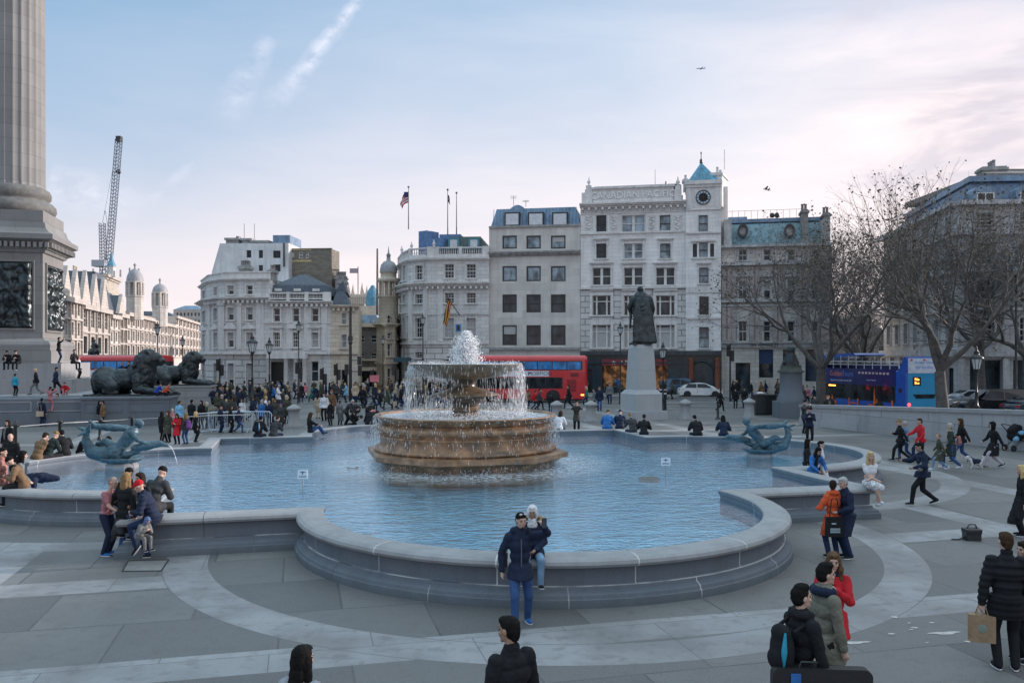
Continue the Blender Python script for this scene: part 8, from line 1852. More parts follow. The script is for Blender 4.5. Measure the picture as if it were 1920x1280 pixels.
b_ = world_of(t_, (.23, -.20, 1.02)); sb = thing('shoulder_bag', 'small black shoulder bag at the back of the selfie man', 'bag', b_); m = MB(); m.box(-.06, .06, -.09, .09, -.12, .10); m.box(-.065, .065, -.095, .095, .02, .11); ob('bag_body', m, BLACKM, sb); m = MB(); m.tube([(0, -.08, .1), (.02, 0, .28), (.0, .1, .1)], .012, 6); ob('strap', m, BLACKM, sb)
person('woman in white headscarf and navy parka sitting on the pool rim behind the selfie man', seat(998, 14.42), 178, 1.62, sex='f', pose='sit', top='long', tc='navy', lc='ljeans', hair='hijab', hc='white', skin=1, fur=True, lod=1, thick=1.15, yaw=6, shirt='white', lh=(-.05, .26, .16), rh=(.22, .22, .12), key='hijab')
person('dark-haired man in black jacket seen from behind at the bottom centre', T_(960, 1163, 1.76), -35, 1.76, tc='black', lc='djeans', hair='short', hc='black', skin=1, yaw=-22, thick=1.05)
person('woman with long black hair seen from behind at the bottom edge', T_(562, 1218, 1.62), 20, 1.62, sex='f', tc=(.30, .32, .36), lc='black', hair='longback', hc='black', hood=False, yaw=20, key='longhair')
t_, P_ = person('boy in black hoodie with a backpack walking right at the bottom edge', T_(1502, 1104, 1.74), 70, 1.74, tc='black', lc='black', hair='quiff', hc='black', skin=0, hood=True, lh=(-.22, .30, .92), rh=(.24, .14, .86), yaw=8, pitch=-6, lf=(-.1, .1, .08), key='boy1')
def backpack(label, t_, c, c2=None, z=1.20, s=1., back=-.20, cat='backpack', mark=False):
    q = world_of(t_, (0, back, z)); b = thing('backpack', label, cat, q); b.rotation_euler = t_.rotation_euler; b.scale = (s, s, s); m = MB()
    m.ball((0, -.02, -.02), (.155, .10, .24), n=14, m=10); m.ball((0, -.03, .14), (.13, .085, .10), n=12, m=8); m.ball((0, -.10, -.10), (.12, .05, .11), n=12, m=8); me = fuse(m, .015, 2); me.materials.append(cloth(COL[c])); ob('pack_body', me, None, b)
    m = MB(); [m.tube([(x, .03, .18), (x*1.05, .14, .24), (x*1.1, .30, .16), (x*1.05, .33, -.02), (x, .10, -.2)], .020, 6) for x in (-.12, .12)]; ob('strap', m, cloth(COL[c]), b)
    if c2: m = MB(); m.tube([(.10, -.06, .18), (.125, -.09, 0), (.10, -.08, -.16)], [.012, .03, .01], 6); ob('stripe', m, cloth(COL[c2]), b)
    return b
backpack('black backpack with cyan stripe on the boy in black hoodie', t_, 'black', 'cyan', z=1.16, s=1.05, back=-.22)
t_, P_ = person('boy in khaki coat with navy hood walking right behind the hoodie boy', T_(1546, 1063, 1.74), 78, 1.74, top='long', tc='khaki', lc='black', hair='quiff', hc='black', hood=True, lh=(-.2, .12, .9), rh=(.24, .10, .86), yaw=6, pitch=-4, key='boy2')
m = MB(); N_ = P_['_neck']; 
for j in range(7): a = -.5+j/6; ell(m, (math.sin(a*3.3)*.12, -math.cos(a*3.3)*.12+N_.y, N_.z+.03), (.06, .06, .06))
me = fuse(m, .012, 2); me.materials.append(cloth(COL['navy'])); ob('hood', me, None, t_)
t_, P_ = person('woman with wavy hair in red coat and dark scarf looking down at the lower right', T_(1562, 1034, 1.68), 196, 1.68, sex='f', top='long', tc='red', lc='djeans', hair='wavy', hc=(.11, .065, .035), scarfc='navy', lod=1, lh=(-.02, .28, 1.30), rh=(.14, .28, 1.0), pitch=8, lf=(-.02, .28, .08), rf=(.0, -.16, .1), hip=.91, key='redcoat')
hw = world_of(t_, P_['_hand'][1]+Vector((-.03, .08, .03))); ph_ = thing('phone', 'pale phone in the hand of the woman in red coat', 'phone', hw); m = MB(); m.box(-.07, .07, -.04, .04, -.005, .005); ob('phone_body', m, mk('grey_phone', (.3, .35, .4), .3), ph_); m = MB(); m.box(-.065, .065, -.036, .036, .0052, .007); ob('screen', m, BLACKM, ph_)
q = T_(1590, 1238, 1.02); cs = thing('instrument_case', 'large flat black case carried upright at the bottom right edge', 'case', (3.17, 8.75, 0), rz=R(-4)); m = MB(); pts = []
for cx_, cz, a0 in ((.42, .92, 0), (-.42, .92, 90), (-.42, .18, 180), (.42, .18, 270)):
    for k in range(6): a = R(a0+18*k); pts.append((cx_+.08*math.cos(a), -.06, cz+.08*math.sin(a)))
m.extr(pts, (0, .12, 0)); ob('case_shell', m, mk('black_case', (.012, .012, .014), .6, bump=.2), cs); m = MB(); m.tube([(-.22, 0, 1.0), (-.2, 0, 1.05), (-.02, 0, 1.05), (0, 0, 1.0)], .014, 6); ob('handle', m, BLACKM, cs); m = MB(); m.box(-.32, -.22, -.075, -.062, .80, .95); ob('tag', m, cloth(COL['blue']), cs)
# couple by the pool corner
t_, P_ = person('woman in orange hooded coat with a black tote bag, back to the camera', F_(1562, 1046), -12, 1.58, sex='f', top='coat', tc='orange', lc='djeans', hair='short', hc='dbrown', hood=True, lh=(-.20, .26, 1.12), rh=(.14, .30, 1.1), yaw=40, thick=1.08, key='orange')
def tote(label, q, c, w=.34, hh=.38, rz=0, pic=True, cat='bag', straps=.35):
    b = thing('tote_bag', label, cat, q, rz=rz); m = MB(); m.extr([(-w/2, 0, -hh), (w/2, 0, -hh), (w/2*.94, 0, 0), (-w/2*.94, 0, 0)], (0, .09, 0)); ob('bag_body', m, cloth(COL[c]), b); m = MB(); [m.tube([(x, .04, 0), (x*.6, .05, straps), (x*.3, .06, straps*1.1)], .011, 5) for x in (-.1, .1)]; ob('strap', m, cloth(COL[c]), b)
    if pic: m = MB(); [m.box(-w*.28, w*.28, -.006, -.002, -hh*.78+k*.035, -hh*.78+.022+k*.035) for k in range(3)]; m.box(-w*.2, w*.05, -.006, -.002, -hh*.35, -hh*.28); ob('print', m, mk('tote_print', (.3, .38, .42), .7), b)
    return b
q = world_of(t_, (-.10, -.24, .98)); tote('black tote bag with pale print on the back of the orange coat woman', q, 'black', .36, .40)
person('grey-haired man with glasses in navy coat leaning to the orange coat woman', F_(1590, 1046), 262, 1.66, top='coat', tc='navy', lc='djeans', hair='short', hc='grey', yaw=-14, pitch=10, lean=7, lh=(-.16, .3, 1.05), rh=(.2, .2, .95), thick=1.08, key='greyman')
# blonde on the corner
t_, P_ = person('blonde woman in white shirt and patterned skirt sitting on the right pool corner', seat(1630, 22.0, .83), 178, 1.66, sex='f', pose='sit', top='tee', tc='white', lc='white', hair='longback', hc='blond', bottom='skirt', skirtc=mk('patterned_skirt', (.50, .50, .52), .8, var=.75, scale=22), shoe='white', lf=(-.02, .40, -.42), rf=(-.10, .46, -.36), lh=(.12, .22, .20), rh=(-.10, .24, .18), lean=4, lod=1, key='blonde')
person('woman in blue jacket leaning on the pool rim at the right notch', (T_(1516, 836, 1.46)[0], 25.3, 0), 165, 1.6, sex='f', pose='bend', top='jacket', tc='blue', lc='djeans', hair='long', hc='black', hip=.86, lean=24, lh=(-.16, .50, .92), rh=(.14, .50, .90), scarfc='black', skin=1, key='bluewoman')
person('woman in long white coat with dark hair standing beside the blue jacket woman', T_(1538, 828, 1.60), 110, 1.60, sex='f', top='longcoat', tc='white', lc='black', hair='bun', hc='black', yaw=20, key='whitecoat')
person('person in long black coat just behind the woman in white coat', (T_(1546, 834, 1.55)[0], 26.6, 0), 100, 1.55, sex='f', top='longcoat', tc='black', lc='black', hair='long', hc='black')
# walkers on the right
t_, P_ = person('man in navy and grey jacket walking left while looking at his phone', F_(1731, 947), 275, 1.78, pose='walk', top='jacket', tc='navy', lc='black', hair='short', hc='black', skin=1, rh=(.12, .50, 1.22), lh=(-.18, .30, 1.05), pitch=14, thick=1.12, key='phoneman')
m = MB(); S_ = P_['_s']; ell(m, tuple(S_(.22)), (.205, .150, .075)); ch(m, [S_(.27, .06, -.20), S_(.16, .16, -.24)], [.085, .08]); me = fuse(m, .014, 2); me.materials.append(cloth(COL['grey'])); ob('grey_band', me, None, t_)
hw = world_of(t_, P_['_hand'][1]+Vector((0, .08, .05))); ph_ = thing('phone', 'phone held out by the man in navy and grey jacket', 'phone', hw); m = MB(); m.box(-.02, .02, -.04, .04, -.07, .07); ob('phone_body', m, BLACKM, ph_)
person('man in bright red jacket walking left by the granite wall', F_(1727, 866), 272, 1.72, pose='walk2', tc='red', lc='djeans', hair='short', hc='brown', rh=(.15, .45, 1.08), thick=1.08)
person('man in black jacket with pale cap carrying a white cup, walking left', F_(1689, 864), 280, 1.66, pose='walk', tc='black', lc='black', hair='cap', hc='dblond', rh=(.05, .32, 1.15))
person('person in denim jacket half hidden behind the man with the white cup', F_(1699, 862), 278, 1.55, pose='walk2', tc='ljeans', lc='jeans', hair='short', hc='grey')
person('curly blond child in dark parka walking in front of the pink backpack woman', F_(1762, 881), 285, 1.32, sex='f', pose='walk', top='coat', tc='olive', lc='ljeans', hair='curly', hc='dblond', shoe='white')
t_, P_ = person('woman in dark green coat with a pink backpack walking left', F_(1784, 878), 292, 1.68, sex='f', pose='walk2', top='coat', tc=(.03, .045, .04), lc='jeans', hair='short', hc='grey', shoe='white', scarfc='beige'); backpack('small pink backpack on the woman in dark green coat', t_, 'salmon', z=1.08, s=.75, back=-.24)
person('woman in black top and blue jeans walking left ahead of the small dog', F_(1804, 867), 282, 1.74, sex='f', pose='walk', tc='black', lc='jeans', hair='long', hc='brown')
person('person in black hooded coat and pale trousers walking left behind the small dog', F_(1864, 877), 272, 1.72, pose='walk', top='coat', tc='black', lc='rose' if False else (.42, .38, .44), hair='hood', hc='black', rh=(.15, .35, 1.0))
t_, P_ = person('blonde woman in black coat with bags at the right edge of the photo', F_(1918, 1005), 285, 1.62, sex='f', top='longcoat', tc='black', lc='black', hair='long', hc='blond'); q = world_of(t_, (-.25, .12, .95)); tote('black bag with cyan side held by the blonde woman at the right edge', q, 'black', .30, .42, R(80), pic=False)
t_, P_ = person('man in black puffer jacket holding a brown paper bag at the right edge', F_(1888, 1256), 14, 1.80, top='long', tc='black', lc='black', hair='short', hc='brown', puffer=1, thick=1.16, lh=(-.30, .0, .84), yaw=-8, key='bagman')
q = world_of(t_, P_['_hand'][-1]+Vector((0, 0, -.17))); pbg = thing('paper_bag', 'brown paper carrier bag hanging from the hand of the puffer jacket man', 'bag', q, rz=R(-20)); m = MB(); m.extr([(-.16, -.05, -.36), (.16, -.05, -.36), (.16, -.05, 0), (-.16, -.05, 0)], (0, .12, 0)); ob('bag_body', m, mk('kraft_paper', (.30, .20, .12), .8, var=.2, scale=8, bump=.3), pbg); m = MB(); [m.tube([(-.07, y, 0), (-.04, .01, .13), (.04, .01, .13), (.07, y, 0)], .007, 5) for y in (-.04, .06)]; ob('handle', m, mk('kraft_paper', (.3, .2, .12)), pbg); m = MB(); m.lathe([(.06, 0), (.05, .002), (.01, .003)], 16); m.v = [(v[0], -.053-v[2], v[1]-.17) for v in m.v]; ob('print', m, mk('bag_print', (.20, .24, .20), .8), pbg)
person('woman in sunglasses partly cut off behind the puffer jacket man', T_(1925, 1018, 1.62), 262, 1.62, sex='f', top='long', tc='black', lc='black', hair='long', hc='dbrown', lod=1)
q = gp(1822, 1012); bg = thing('dropped_bag', 'black camera bag lying on the paving at the right', 'bag', q); m = MB(); m.box(-.17, .17, -.12, .12, .0, .24); m.box(-.18, .18, -.13, .13, .18, .27); me = fuse(m, .02, 3); me.materials.append(BLACKM); ob('bag_body', me, None, bg); m = MB(); m.tube([(-.12, 0, .26), (-.05, 0, .36), (.08, 0, .35), (.14, .02, .24)], .015, 6); m.tube([(-.16, 0, .08), (-.3, -.02, .02), (-.46, 0, .02)], .018, 5); ob('strap', m, BLACKM, bg)
# dog
q = gp(1829, 878); dg = thing('dog', 'small white fluffy dog in a navy coat walking left', 'dog', q, rz=R(182)); m = MB()
ch(m, [(-.17, 0, .24), (.0, 0, .23), (.15, 0, .25)], [.085, .095, .10]); ch(m, [(.17, 0, .29), (.27, 0, .38)], [.07, .075]); ell(m, (.29, 0, .40), (.085, .075, .075)); ell(m, (.37, 0, .375), (.045, .035, .03))
for s in (-1, 1):
    ell(m, (.27, s*.06, .43), (.03, .02, .05)); ch(m, [(.14, s*.055, .2), (.17, s*.055, .11), (.16+s*.04, s*.055, .025)], [.045, .032, .03], 8); ch(m, [(-.16, s*.06, .22), (-.13, s*.06, .13), (-.20, s*.06, .09), (-.18-s*.04, s*.06, .025)], [.055, .036, .028, .03], 8)
ch(m, [(-.24, 0, .28), (-.31, 0, .38), (-.27, 0, .45)], [.035, .04, .03]); me = fuse(m, .012, 1, .4, lambda co: np.array([.010*mn.noise(Vector(c)*60) for c in co])); me.materials.append(mk('white_fur', (.60, .58, .56), .9, var=.1)); ob('dog_body', me, None, dg)
m = MB(); ch(m, [(-.13, 0, .255), (.10, 0, .26)], [.098, .115], 14); me = fuse(m, .012, 2); me.materials.append(cloth(COL['navy'])); ob('dog_coat', me, None, dg); m = MB(); m.ball((.412, 0, .385), .012); [m.ball((.35, s*.035, .415), .010) for s in (-1, 1)]; ob('eyes_and_nose', m, EYEM, dg)
def pram(label, pos, rz, s=1., canopy='navy', extra=None, lying=None):
    t_ = thing('pram', label, 'pushchair', pos, rz=rz); t_.scale = (s, s, s); m = MB(); ch(m, [(-.25, 0, .6), (.25, 0, .58)], [.2, .2]); ch(m, [(-.3, 0, .78), (-.12, 0, .92), (.08, 0, .92)], [.16, .17, .12]); me = fuse(m, .03, 2); me.materials.append(cloth(COL[canopy])); ob('seat_and_canopy', me, None, t_)
    m = MB()
    for y in (-.22, .22): m.tube([(.42, y, .12), (-.1, y, .55), (-.55, y, 1.05)], .017, 6); m.tube([(-.38, y, .14), (.1, y, .52)], .017, 6)
    m.tube([(-.55, -.22, 1.05), (-.58, 0, 1.07), (-.55, .22, 1.05)], .02, 6); ob('frame', m, BLACKM, t_)
    for x, y in ((.42, -.24), (.42, .24), (-.38, -.24), (-.38, .24)): wheel(t_, x, y, .13, .05)
    if extra: m = MB(); m.ball((.05, -.12, .72), (.16, .12, .1)); m.ball((-.2, -.15, .5), (.14, .1, .12)); ob('blanket', m, cloth(COL[extra]), t_)
    return t_
q = gp(1908, 845); pram('dark pram with pale blanket at the right edge by the granite wall', (q.x, q.y, 0), R(10), 1.1, 'black', 'lblue')
q = gp(692, 795); pram('pushchair loaded with pink bags behind the fountain basin', (q.x, q.y+1.2, 0), R(20), 1., 'black', 'pink'); q = gp(652, 790); pram('dark pushchair beside the crouching person left of the fountain', (q.x, q.y+2.5, 0), R(160), .9, 'dgrey', None)

# --- left foreground group
t_, P_ = person('bald man in rose t-shirt standing by the pool and holding his jacket', F_(199, 1041), 98, 1.64, top='tee', tc='rose', lc='navy', hair='stubble', hc=(.30, .2, .16), shoe='blue', pitch=16, lean=9, rh=(.10, .38, .98), lh=(-.06, .40, 1.0), key='bald')
m = MB(); hp = P_['_hand'][1]; ch(m, [hp+Vector((-.05, .02, .02)), hp+Vector((-.04, -.05, -.35)), hp+Vector((-.05, -.22, -.62))], [.09, .12, .06]); ch(m, [hp+Vector((.02, .05, 0)), hp+Vector((.05, .08, -.4))], [.07, .08]); me = fuse(m, .02, 2, .5, lambda co: np.array([.012*mn.noise(Vector(c)*12) for c in co])); w_ = world_of(t_, (0, 0, 0)); jk = thing('held_jacket', 'dark jacket hanging from the hands of the bald man', 'jacket', t_.location); jk.rotation_euler = t_.rotation_euler; jk.scale = t_.scale; me.materials.append(cloth(COL['dgrey'])); ob('jacket_cloth', me, None, jk)
person('man in black beanie leaning over the pool rim behind the seated group', seat(241, 18.7, .82), 150, 1.74, tc='black', lc='black', hair='beanie', hc='black', pose='sit', skin=1)
person('woman in black coat with brown bob, back turned, in the group on the left', (gp(250, 1034).x, 17.75, 0), 20, 1.72, sex='f', top='coat', tc='black', lc='jeans', hair='long', hc='dblond', lean=5, lh=(-.25, .2, 1.0), key='bob')
person('dark-haired woman with grey scarf sitting in the group on the left rim', seat(270, 18.25, .82), 200, 1.66, sex='f', pose='sit', top='coat', tc='black', lc='jeans', hair='long', hc='dbrown', scarfc='grey', yaw=12, shoe='black')
person('person in dark coat and beanie sitting on the rim, back turned to us', seat(283, 18.4, .86), 15, 1.85, pose='sitfwd', top='long', tc='dgrey', lc='black', hair='beanie', hc='black', thick=1.1)
person('person in red cap and navy puffer jacket leaning on the rim at the left', (gp(300, 1040).x, 17.6, 0), 262, 1.72, tc='navy', lc='djeans', hair='cap', hc='red', puffer=1, top='jacket', thick=1.2, hip=.86, lean=22, pitch=14, lh=(-.10, .40, 1.0), rh=(.12, .40, .95), lf=(-.16, .30, .30), rf=(.08, .14, .08), key='redcap')
person('small child in grey hooded suit held in front of the red cap person', seat(262, 17.3, .50), 120, .95, pose='sitfwd', top='long', tc='grey', lc='grey', hair='hood', hc=(.10, .15, .28), lean=35, thick=1.2, lod=1)
person('woman in grey jumper with long black hair standing at the left edge by the pool', F_(30, 970), 60, 1.70, sex='f', tc='grey', lc='black', hair='longback', hc='black', shoe='white', lean=12, lh=(-.1, .3, .95), rh=(.1, .3, .95), lf=(-.1, -.15, .08), rf=(.1, .35, .08))
person('man in salmon top and pale jeans cut off by the left edge', F_(2, 968), 80, 1.76, tc='salmon', lc='ljeans', hair='short', hc='black', shoe='black')
person('woman in brown jacket and black beanie sitting on the left lobe rim', seat(46, 21.8, .82), 250, 1.66, sex='f', pose='sitfwd', tc='camel', lc='black', hair='beanie', hc='black', thick=1.12, scarfc='black')
person('bald man in black coat standing beyond the left lobe rim', (seat(22, 27., 0)[0], 27., 0), 178, 1.70, tc='black', lc='black', hair='stubble', hc=(.3, .2, .16), top='coat', pitch=15)
q = gp(72, 902, .82); jk = thing('folded_jacket', 'dark blue jacket lying over the left pool rim', 'jacket', q); m = MB(); ch(m, [(-.35, .1, .08), (.1, 0, .1), (.45, .1, .06)], [.12, .15, .08]); ch(m, [(.0, -.2, .05), (.05, -.32, -.35)], [.09, .05]); ch(m, [(-.2, -.2, .05), (-.2, -.33, -.25)], [.08, .05]); me = fuse(m, .025, 2, .5, lambda co: np.array([.02*mn.noise(Vector(c)*9) for c in co])); me.materials.append(cloth(COL['navy'])); ob('jacket_cloth', me, None, jk)
# far rim of the left lobe, facing away
def arcd(px, zt=.82):  # distance of the far rim of the left lobe seen at px
    c = PC-U*HS; best = None
    for k in range(400):
        a = 2*math.pi*k/400; q = Vector((c.x+LR*math.cos(a), c.y+LR*math.sin(a), 0))
        if abs((q.x/q.y)*F+CX-px) < 5 and (best is None or q.y > best): best = q.y
    return best or 30
person('woman with beige scarf in black coat standing beyond the left lobe', (seat(30, 33, 0)[0], 32.5, 0), 190, 1.7, sex='f', top='coat', tc='black', lc='black', hair='long', hc='dbrown', scarfc='grey')
for px, d, lb, kw in ((68, 27.7, 'person in camel coat drinking, sitting on the far rim of the left lobe', dict(tc='camel', hair='short', hc='dbrown', rh=(.1, .25, .55))), (88, 28.1, 'person in dark green parka sitting right of the camel coat', dict(tc=(.02, .03, .03), hair='beanie', hc='dblond')), (121, 28.7, 'man in black suit sitting on the far rim near the rail post', dict(tc='black', hair='short', hc='black'))):
    person(lb, seat(px, d), 20 if px != 121 else -40, 1.74, pose='sitfwd', lc='black', thick=1.12, **kw)
person('person in black lying on the far rim just left of the left triton', seat(172, 29.5, .86), 90, 1.6, pose='sitfwd', tc='black', lc='black', hair='short', hc='black', lean=60, lf=(-.1, -.5, .0), rf=(.1, -.5, .0))
# back rim sitters and standers
BR = [(484, 'person with a blue backpack sitting on the back rim near the barriers', dict(tc='black', hair='short', hc='black'), 35.2), (512, 'person in dark coat sitting right of the blue backpack', dict(tc='dgrey', hair='short', hc='brown'), 35.5),
      (1048, 'person in white top sitting on the back rim right beside the fountain basin', dict(tc='white', hair='long', hc='dbrown', sex='f'), 38.5), (1138, 'person in blue checked jacket sitting on the back rim', dict(tc='blue', hair='beanie', hc='brown', thick=1.2), 39.0), (1162, 'person in dark jacket and beanie right of the blue checked jacket', dict(tc='navy', hair='beanie', hc='black', thick=1.15), 39.1),
      (1187, 'blond man in dark coat sitting at the back right corner of the pool', dict(tc='dgrey', hair='short', hc='dblond'), 37.3), (1207, 'man in black jacket sitting right of the blond man', dict(tc='black', hair='short', hc='dbrown'), 36.2), (1308, 'person in black coat sitting on the back rim, alone', dict(tc='black', hair='short', hc='black', thick=1.2), 35.8), (1357, 'person in black coat sitting on the rim just left of the right triton', dict(tc='navy', hair='long', hc='black', sex='f', thick=1.15), 35.6)]
for px, lb, kw, d in BR:
    t_, P_ = person(lb, seat(px, d), rnd.uniform(-18, 18), 1.74, pose='sitfwd', lc='djeans', lod=2, **kw)
    if px == 484: backpack('bright blue backpack worn by a sitter on the back rim', t_, 'black', 'lblue', z=.42, back=-.14)
person('man in olive parka standing behind the back rim and taking a photo towards us', F_(1081, 813), 180, 1.74, pose='photo', top='long', tc=(.05, .05, .045), lc='black', hair='beanie', hc='black')
person('man in dark jacket with a camera standing beyond the right pool lobe', F_(1518, 832), 195, 1.72, pose='phone', tc='navy', lc='black', hair='short', hc='black', lh=(-.05, .3, 1.3), rh=(.1, .3, 1.3), key='cam')
person('person behind the man with the camera near the end of the granite wall', F_(1508, 813), 150, 1.76, pose='photo', tc='dgrey', lc='black', hair='cap', hc='black')
person('man in dark clothes leaning on the granite wall under the blue bus', F_(1551, 797), 150, 1.76, pose='stand2', tc='black', lc='olive', hair='short', hc='ginger')
person('woman leaning back on the rim in blue jeans left of the fountain', seat(582, 37.2), 60, 1.66, sex='f', pose='sitfwd', tc='black', lc='jeans', hair='long', hc='brown', lean=-6, lf=(-.1, .62, -.05), rf=(.1, .62, -.05))
MID = [ # px, feet y, top y, heading, pose, top, colour, legs, hair, haircolour, sex, label
 (303, 828, 773, 20, 'stand2', 'coat', 'black', 'black', 'long', 'black', 'f', 'woman in long black coat, leftmost of the pair left of the red coat woman'),
 (316, 830, 771, 200, 'stand', 'coat', 'olive', 'black', 'long', 'brown', 'f', 'woman in dark olive coat right beside the long black coat'),
 (333, 833, 776, 185, 'phone', 'coat', 'red', 'black', 'long', 'dbrown', 'f', 'woman in bright red coat standing by the left triton'),
 (349, 833, 786, 300, 'stand', 'jacket', 'dgrey', 'jeans', 'long', 'dblond', 'f', 'person with a lilac backpack beside the red coat woman'),
 (366, 829, 777, 60, 'stand', 'coat', 'black', 'black', 'long', 'blond', 'f', 'blond woman in black coat with a purple bag near the barriers'),
 (323, 820, 770, 160, 'stand2', 'jacket', 'rose', 'black', 'short', 'grey', 'm', 'person in rosy top behind the red coat woman'),
 (336, 806, 752, 10, 'stand', 'jacket', 'lblue', 'black', 'short', 'brown', 'm', 'man in light blue shirt in front of the lion plinth'),
 (359, 806, 750, 15, 'stand2', 'jacket', 'black', 'black', 'short', 'black', 'm', 'man in black jacket right of the light blue shirt'),
 (378, 804, 751, 190, 'stand', 'coat', 'black', 'black', 'long', 'dbrown', 'f', 'woman in black coat and sunglasses behind the leftmost barrier'),
 (387, 804, 755, 30, 'stand2', 'long', 'olive', 'black', 'hood', 'beige', 'f', 'person with a fur-edged hood between two black coats'),
 (399, 806, 752, 340, 'walk', 'jacket', 'khaki', 'djeans', 'short', 'black', 'm', 'man in khaki jacket behind the steel barrier'),
 (413, 812, 769, 100, 'stand', 'long', 'navy', 'djeans', 'short', 'brown', 'm', 'man in navy jacket in front of the left barrier'),
 (432, 812, 769, 80, 'stand2', 'long', 'black', 'black', 'longback', 'brown', 'f', 'woman with long brown hair in front of the middle barrier'),
 (447, 812, 762, 85, 'walk2', 'jacket', 'navy', 'jeans', 'short', 'brown', 'm', 'man in navy jacket and jeans right of the long-haired woman'),
 (424, 793, 752, 20, 'stand', 'jacket', 'dgrey', 'black', 'short', 'blond', 'm', 'blond person in dark top behind the middle barrier'),
 (454, 792, 752, 190, 'stand', 'jacket', 'white', 'black', 'long', 'brown', 'f', 'woman in white jacket behind the right barrier'),
 (526, 806, 762, 20, 'stand', 'coat', 'dgrey', 'black', 'beanie', 'purple', 'f', 'person in dark coat with purple beanie right of the rim sitters'),
 (505, 800, 752, 170, 'stand2', 'long', 'navy', 'black', 'short', 'grey', 'm', 'person in navy coat standing behind the blue backpack sitter'),
 (537, 795, 742, 10, 'stand', 'coat', 'olive', 'black', 'hood', 'beige', 'f', 'person in olive coat with a furry hood near the stone bollard'),
 (596, 785, 738, 10, 'stand', 'coat', 'beige', 'beige', 'longback', 'dbrown', 'f', 'woman in cream coat with long dark hair, back turned'),
 (608, 790, 737, 185, 'stand', 'jacket', 'white', 'black', 'short', 'dbrown', 'm', 'person with a white backpack strap behind the black coat woman'),
 (620, 798, 753, 200, 'stand2', 'coat', 'black', 'black', 'long', 'dbrown', 'f', 'woman in black coat with a handbag in the group left of the fountain'),
 (622, 786, 731, 180, 'stand', 'coat', 'brown', 'black', 'beanie', 'ginger', 'f', 'woman in rust brown coat standing behind the black coat woman'),
 (637, 797, 756, 15, 'stand', 'longcoat', 'grey', 'black', 'short', 'brown', 'f', 'person in grey wool coat in the group left of the fountain'),
 (648, 797, 752, 100, 'bend', 'jacket', 'dgrey', 'black', 'short', 'grey', 'm', 'man bending forward beside the grey wool coat'),
 (658, 797, 773, 80, 'crouch', 'jacket', 'black', 'black', 'short', 'black', 'm', 'person crouching beside the bending man'),
 (713, 771, 731, 260, 'walk', 'jacket', 'black', 'djeans', 'short', 'blond', 'f', 'blond person walking left in black jacket left of the fountain'),
 (741, 768, 738, 260, 'walk2', 'jacket', 'navy', 'black', 'short', 'blond', 'f', 'small walker with a pale bag near the fountain water'),
 (692, 799, 760, 10, 'sitfwd', 'jacket', 'black', 'black', 'short', 'dbrown', 'm', 'person sitting on the back rim in front of the pink pushchair'),
 (990, 767, 730, 20, 'walk', 'jacket', 'camel', 'djeans', 'short', 'brown', 'm', 'walker with an orange jacket right of the fountain water'),
 (1003, 768, 732, 80, 'walk2', 'jacket', 'red', 'djeans', 'short', 'black', 'm', 'walker with a red backpack right of the orange jacket'),
 (1011, 769, 728, 85, 'walk', 'jacket', 'dgrey', 'black', 'short', 'black', 'm', 'dark walker just right of the red backpack'),
 (1032, 775, 737, 10, 'phone', 'jacket', 'black', 'djeans', 'short', 'black', 'm', 'person in black taking a picture in front of the bus wheel'),
 (1067, 766, 721, 275, 'walk', 'long', 'black', 'black', 'short', 'dbrown', 'm', 'man in long black coat striding left in front of the bus'),
 (1100, 762, 724, 262, 'walk2', 'jacket', 'green', 'djeans', 'short', 'grey', 'm', 'man in green jacket walking just behind the bus tail'),
 (1115, 769, 728, 262, 'walk', 'jacket', 'grey', 'djeans', 'short', 'brown', 'f', 'person in grey coat walking left of the navy jacket man'),
 (1124, 771, 726, 190, 'stand', 'jacket', 'navy', 'jeans', 'short', 'ginger', 'm', 'man in navy jacket and blue jeans left of the statue plinth'),
 (1143, 758, 718, 180, 'stand', 'jacket', 'grey', 'djeans', 'short', 'dbrown', 'm', 'man in grey jacket by the shopfront left of the statue plinth'),
 (1350, 771, 729, 80, 'walk', 'long', 'black', 'black', 'short', 'black', 'm', 'man in dark coat striding right by the slim iron bollard'),
 (1379, 766, 729, 190, 'stand', 'jacket', 'black', 'black', 'short', 'black', 'm', 'person in black in front of the grey doorway, left of two'),
 (1396, 765, 727, 200, 'walk2', 'coat', 'black', 'black', 'short', 'black', 'm', 'person in black coat in front of the grey doorway, right of two'),
 (1238, 760, 722, 200, 'stand', 'jacket', 'rose', 'black', 'short', 'grey', 'f', 'person in pinkish top just right of the statue plinth'),
 (78, 800, 747, 10, 'stand', 'jacket', 'navy', 'djeans', 'short', 'black', 'f', 'woman with a cream shoulder bag in front of the panelled wall'),
 (108, 795, 738, 185, 'stand2', 'jacket', 'red', 'djeans', 'short', 'dbrown', 'm', 'man in red and grey jacket in front of the panelled wall'),
 (186, 799, 752, 100, 'stand', 'jacket', 'black', 'jeans', 'long', 'black', 'f', 'person in black in the hugging pair by the lion plinth'),
 (194, 800, 752, 275, 'stand2', 'long', 'camel', 'black', 'short', 'black', 'm', 'person in tan coat in the hugging pair by the lion plinth'),
 (1488 if False else 1527, 790, 742, 180, 'stand', 'jacket', 'dgrey', 'black', 'short', 'dbrown', 'm', 'person standing near the stout plinth left of the blue bus'),
]
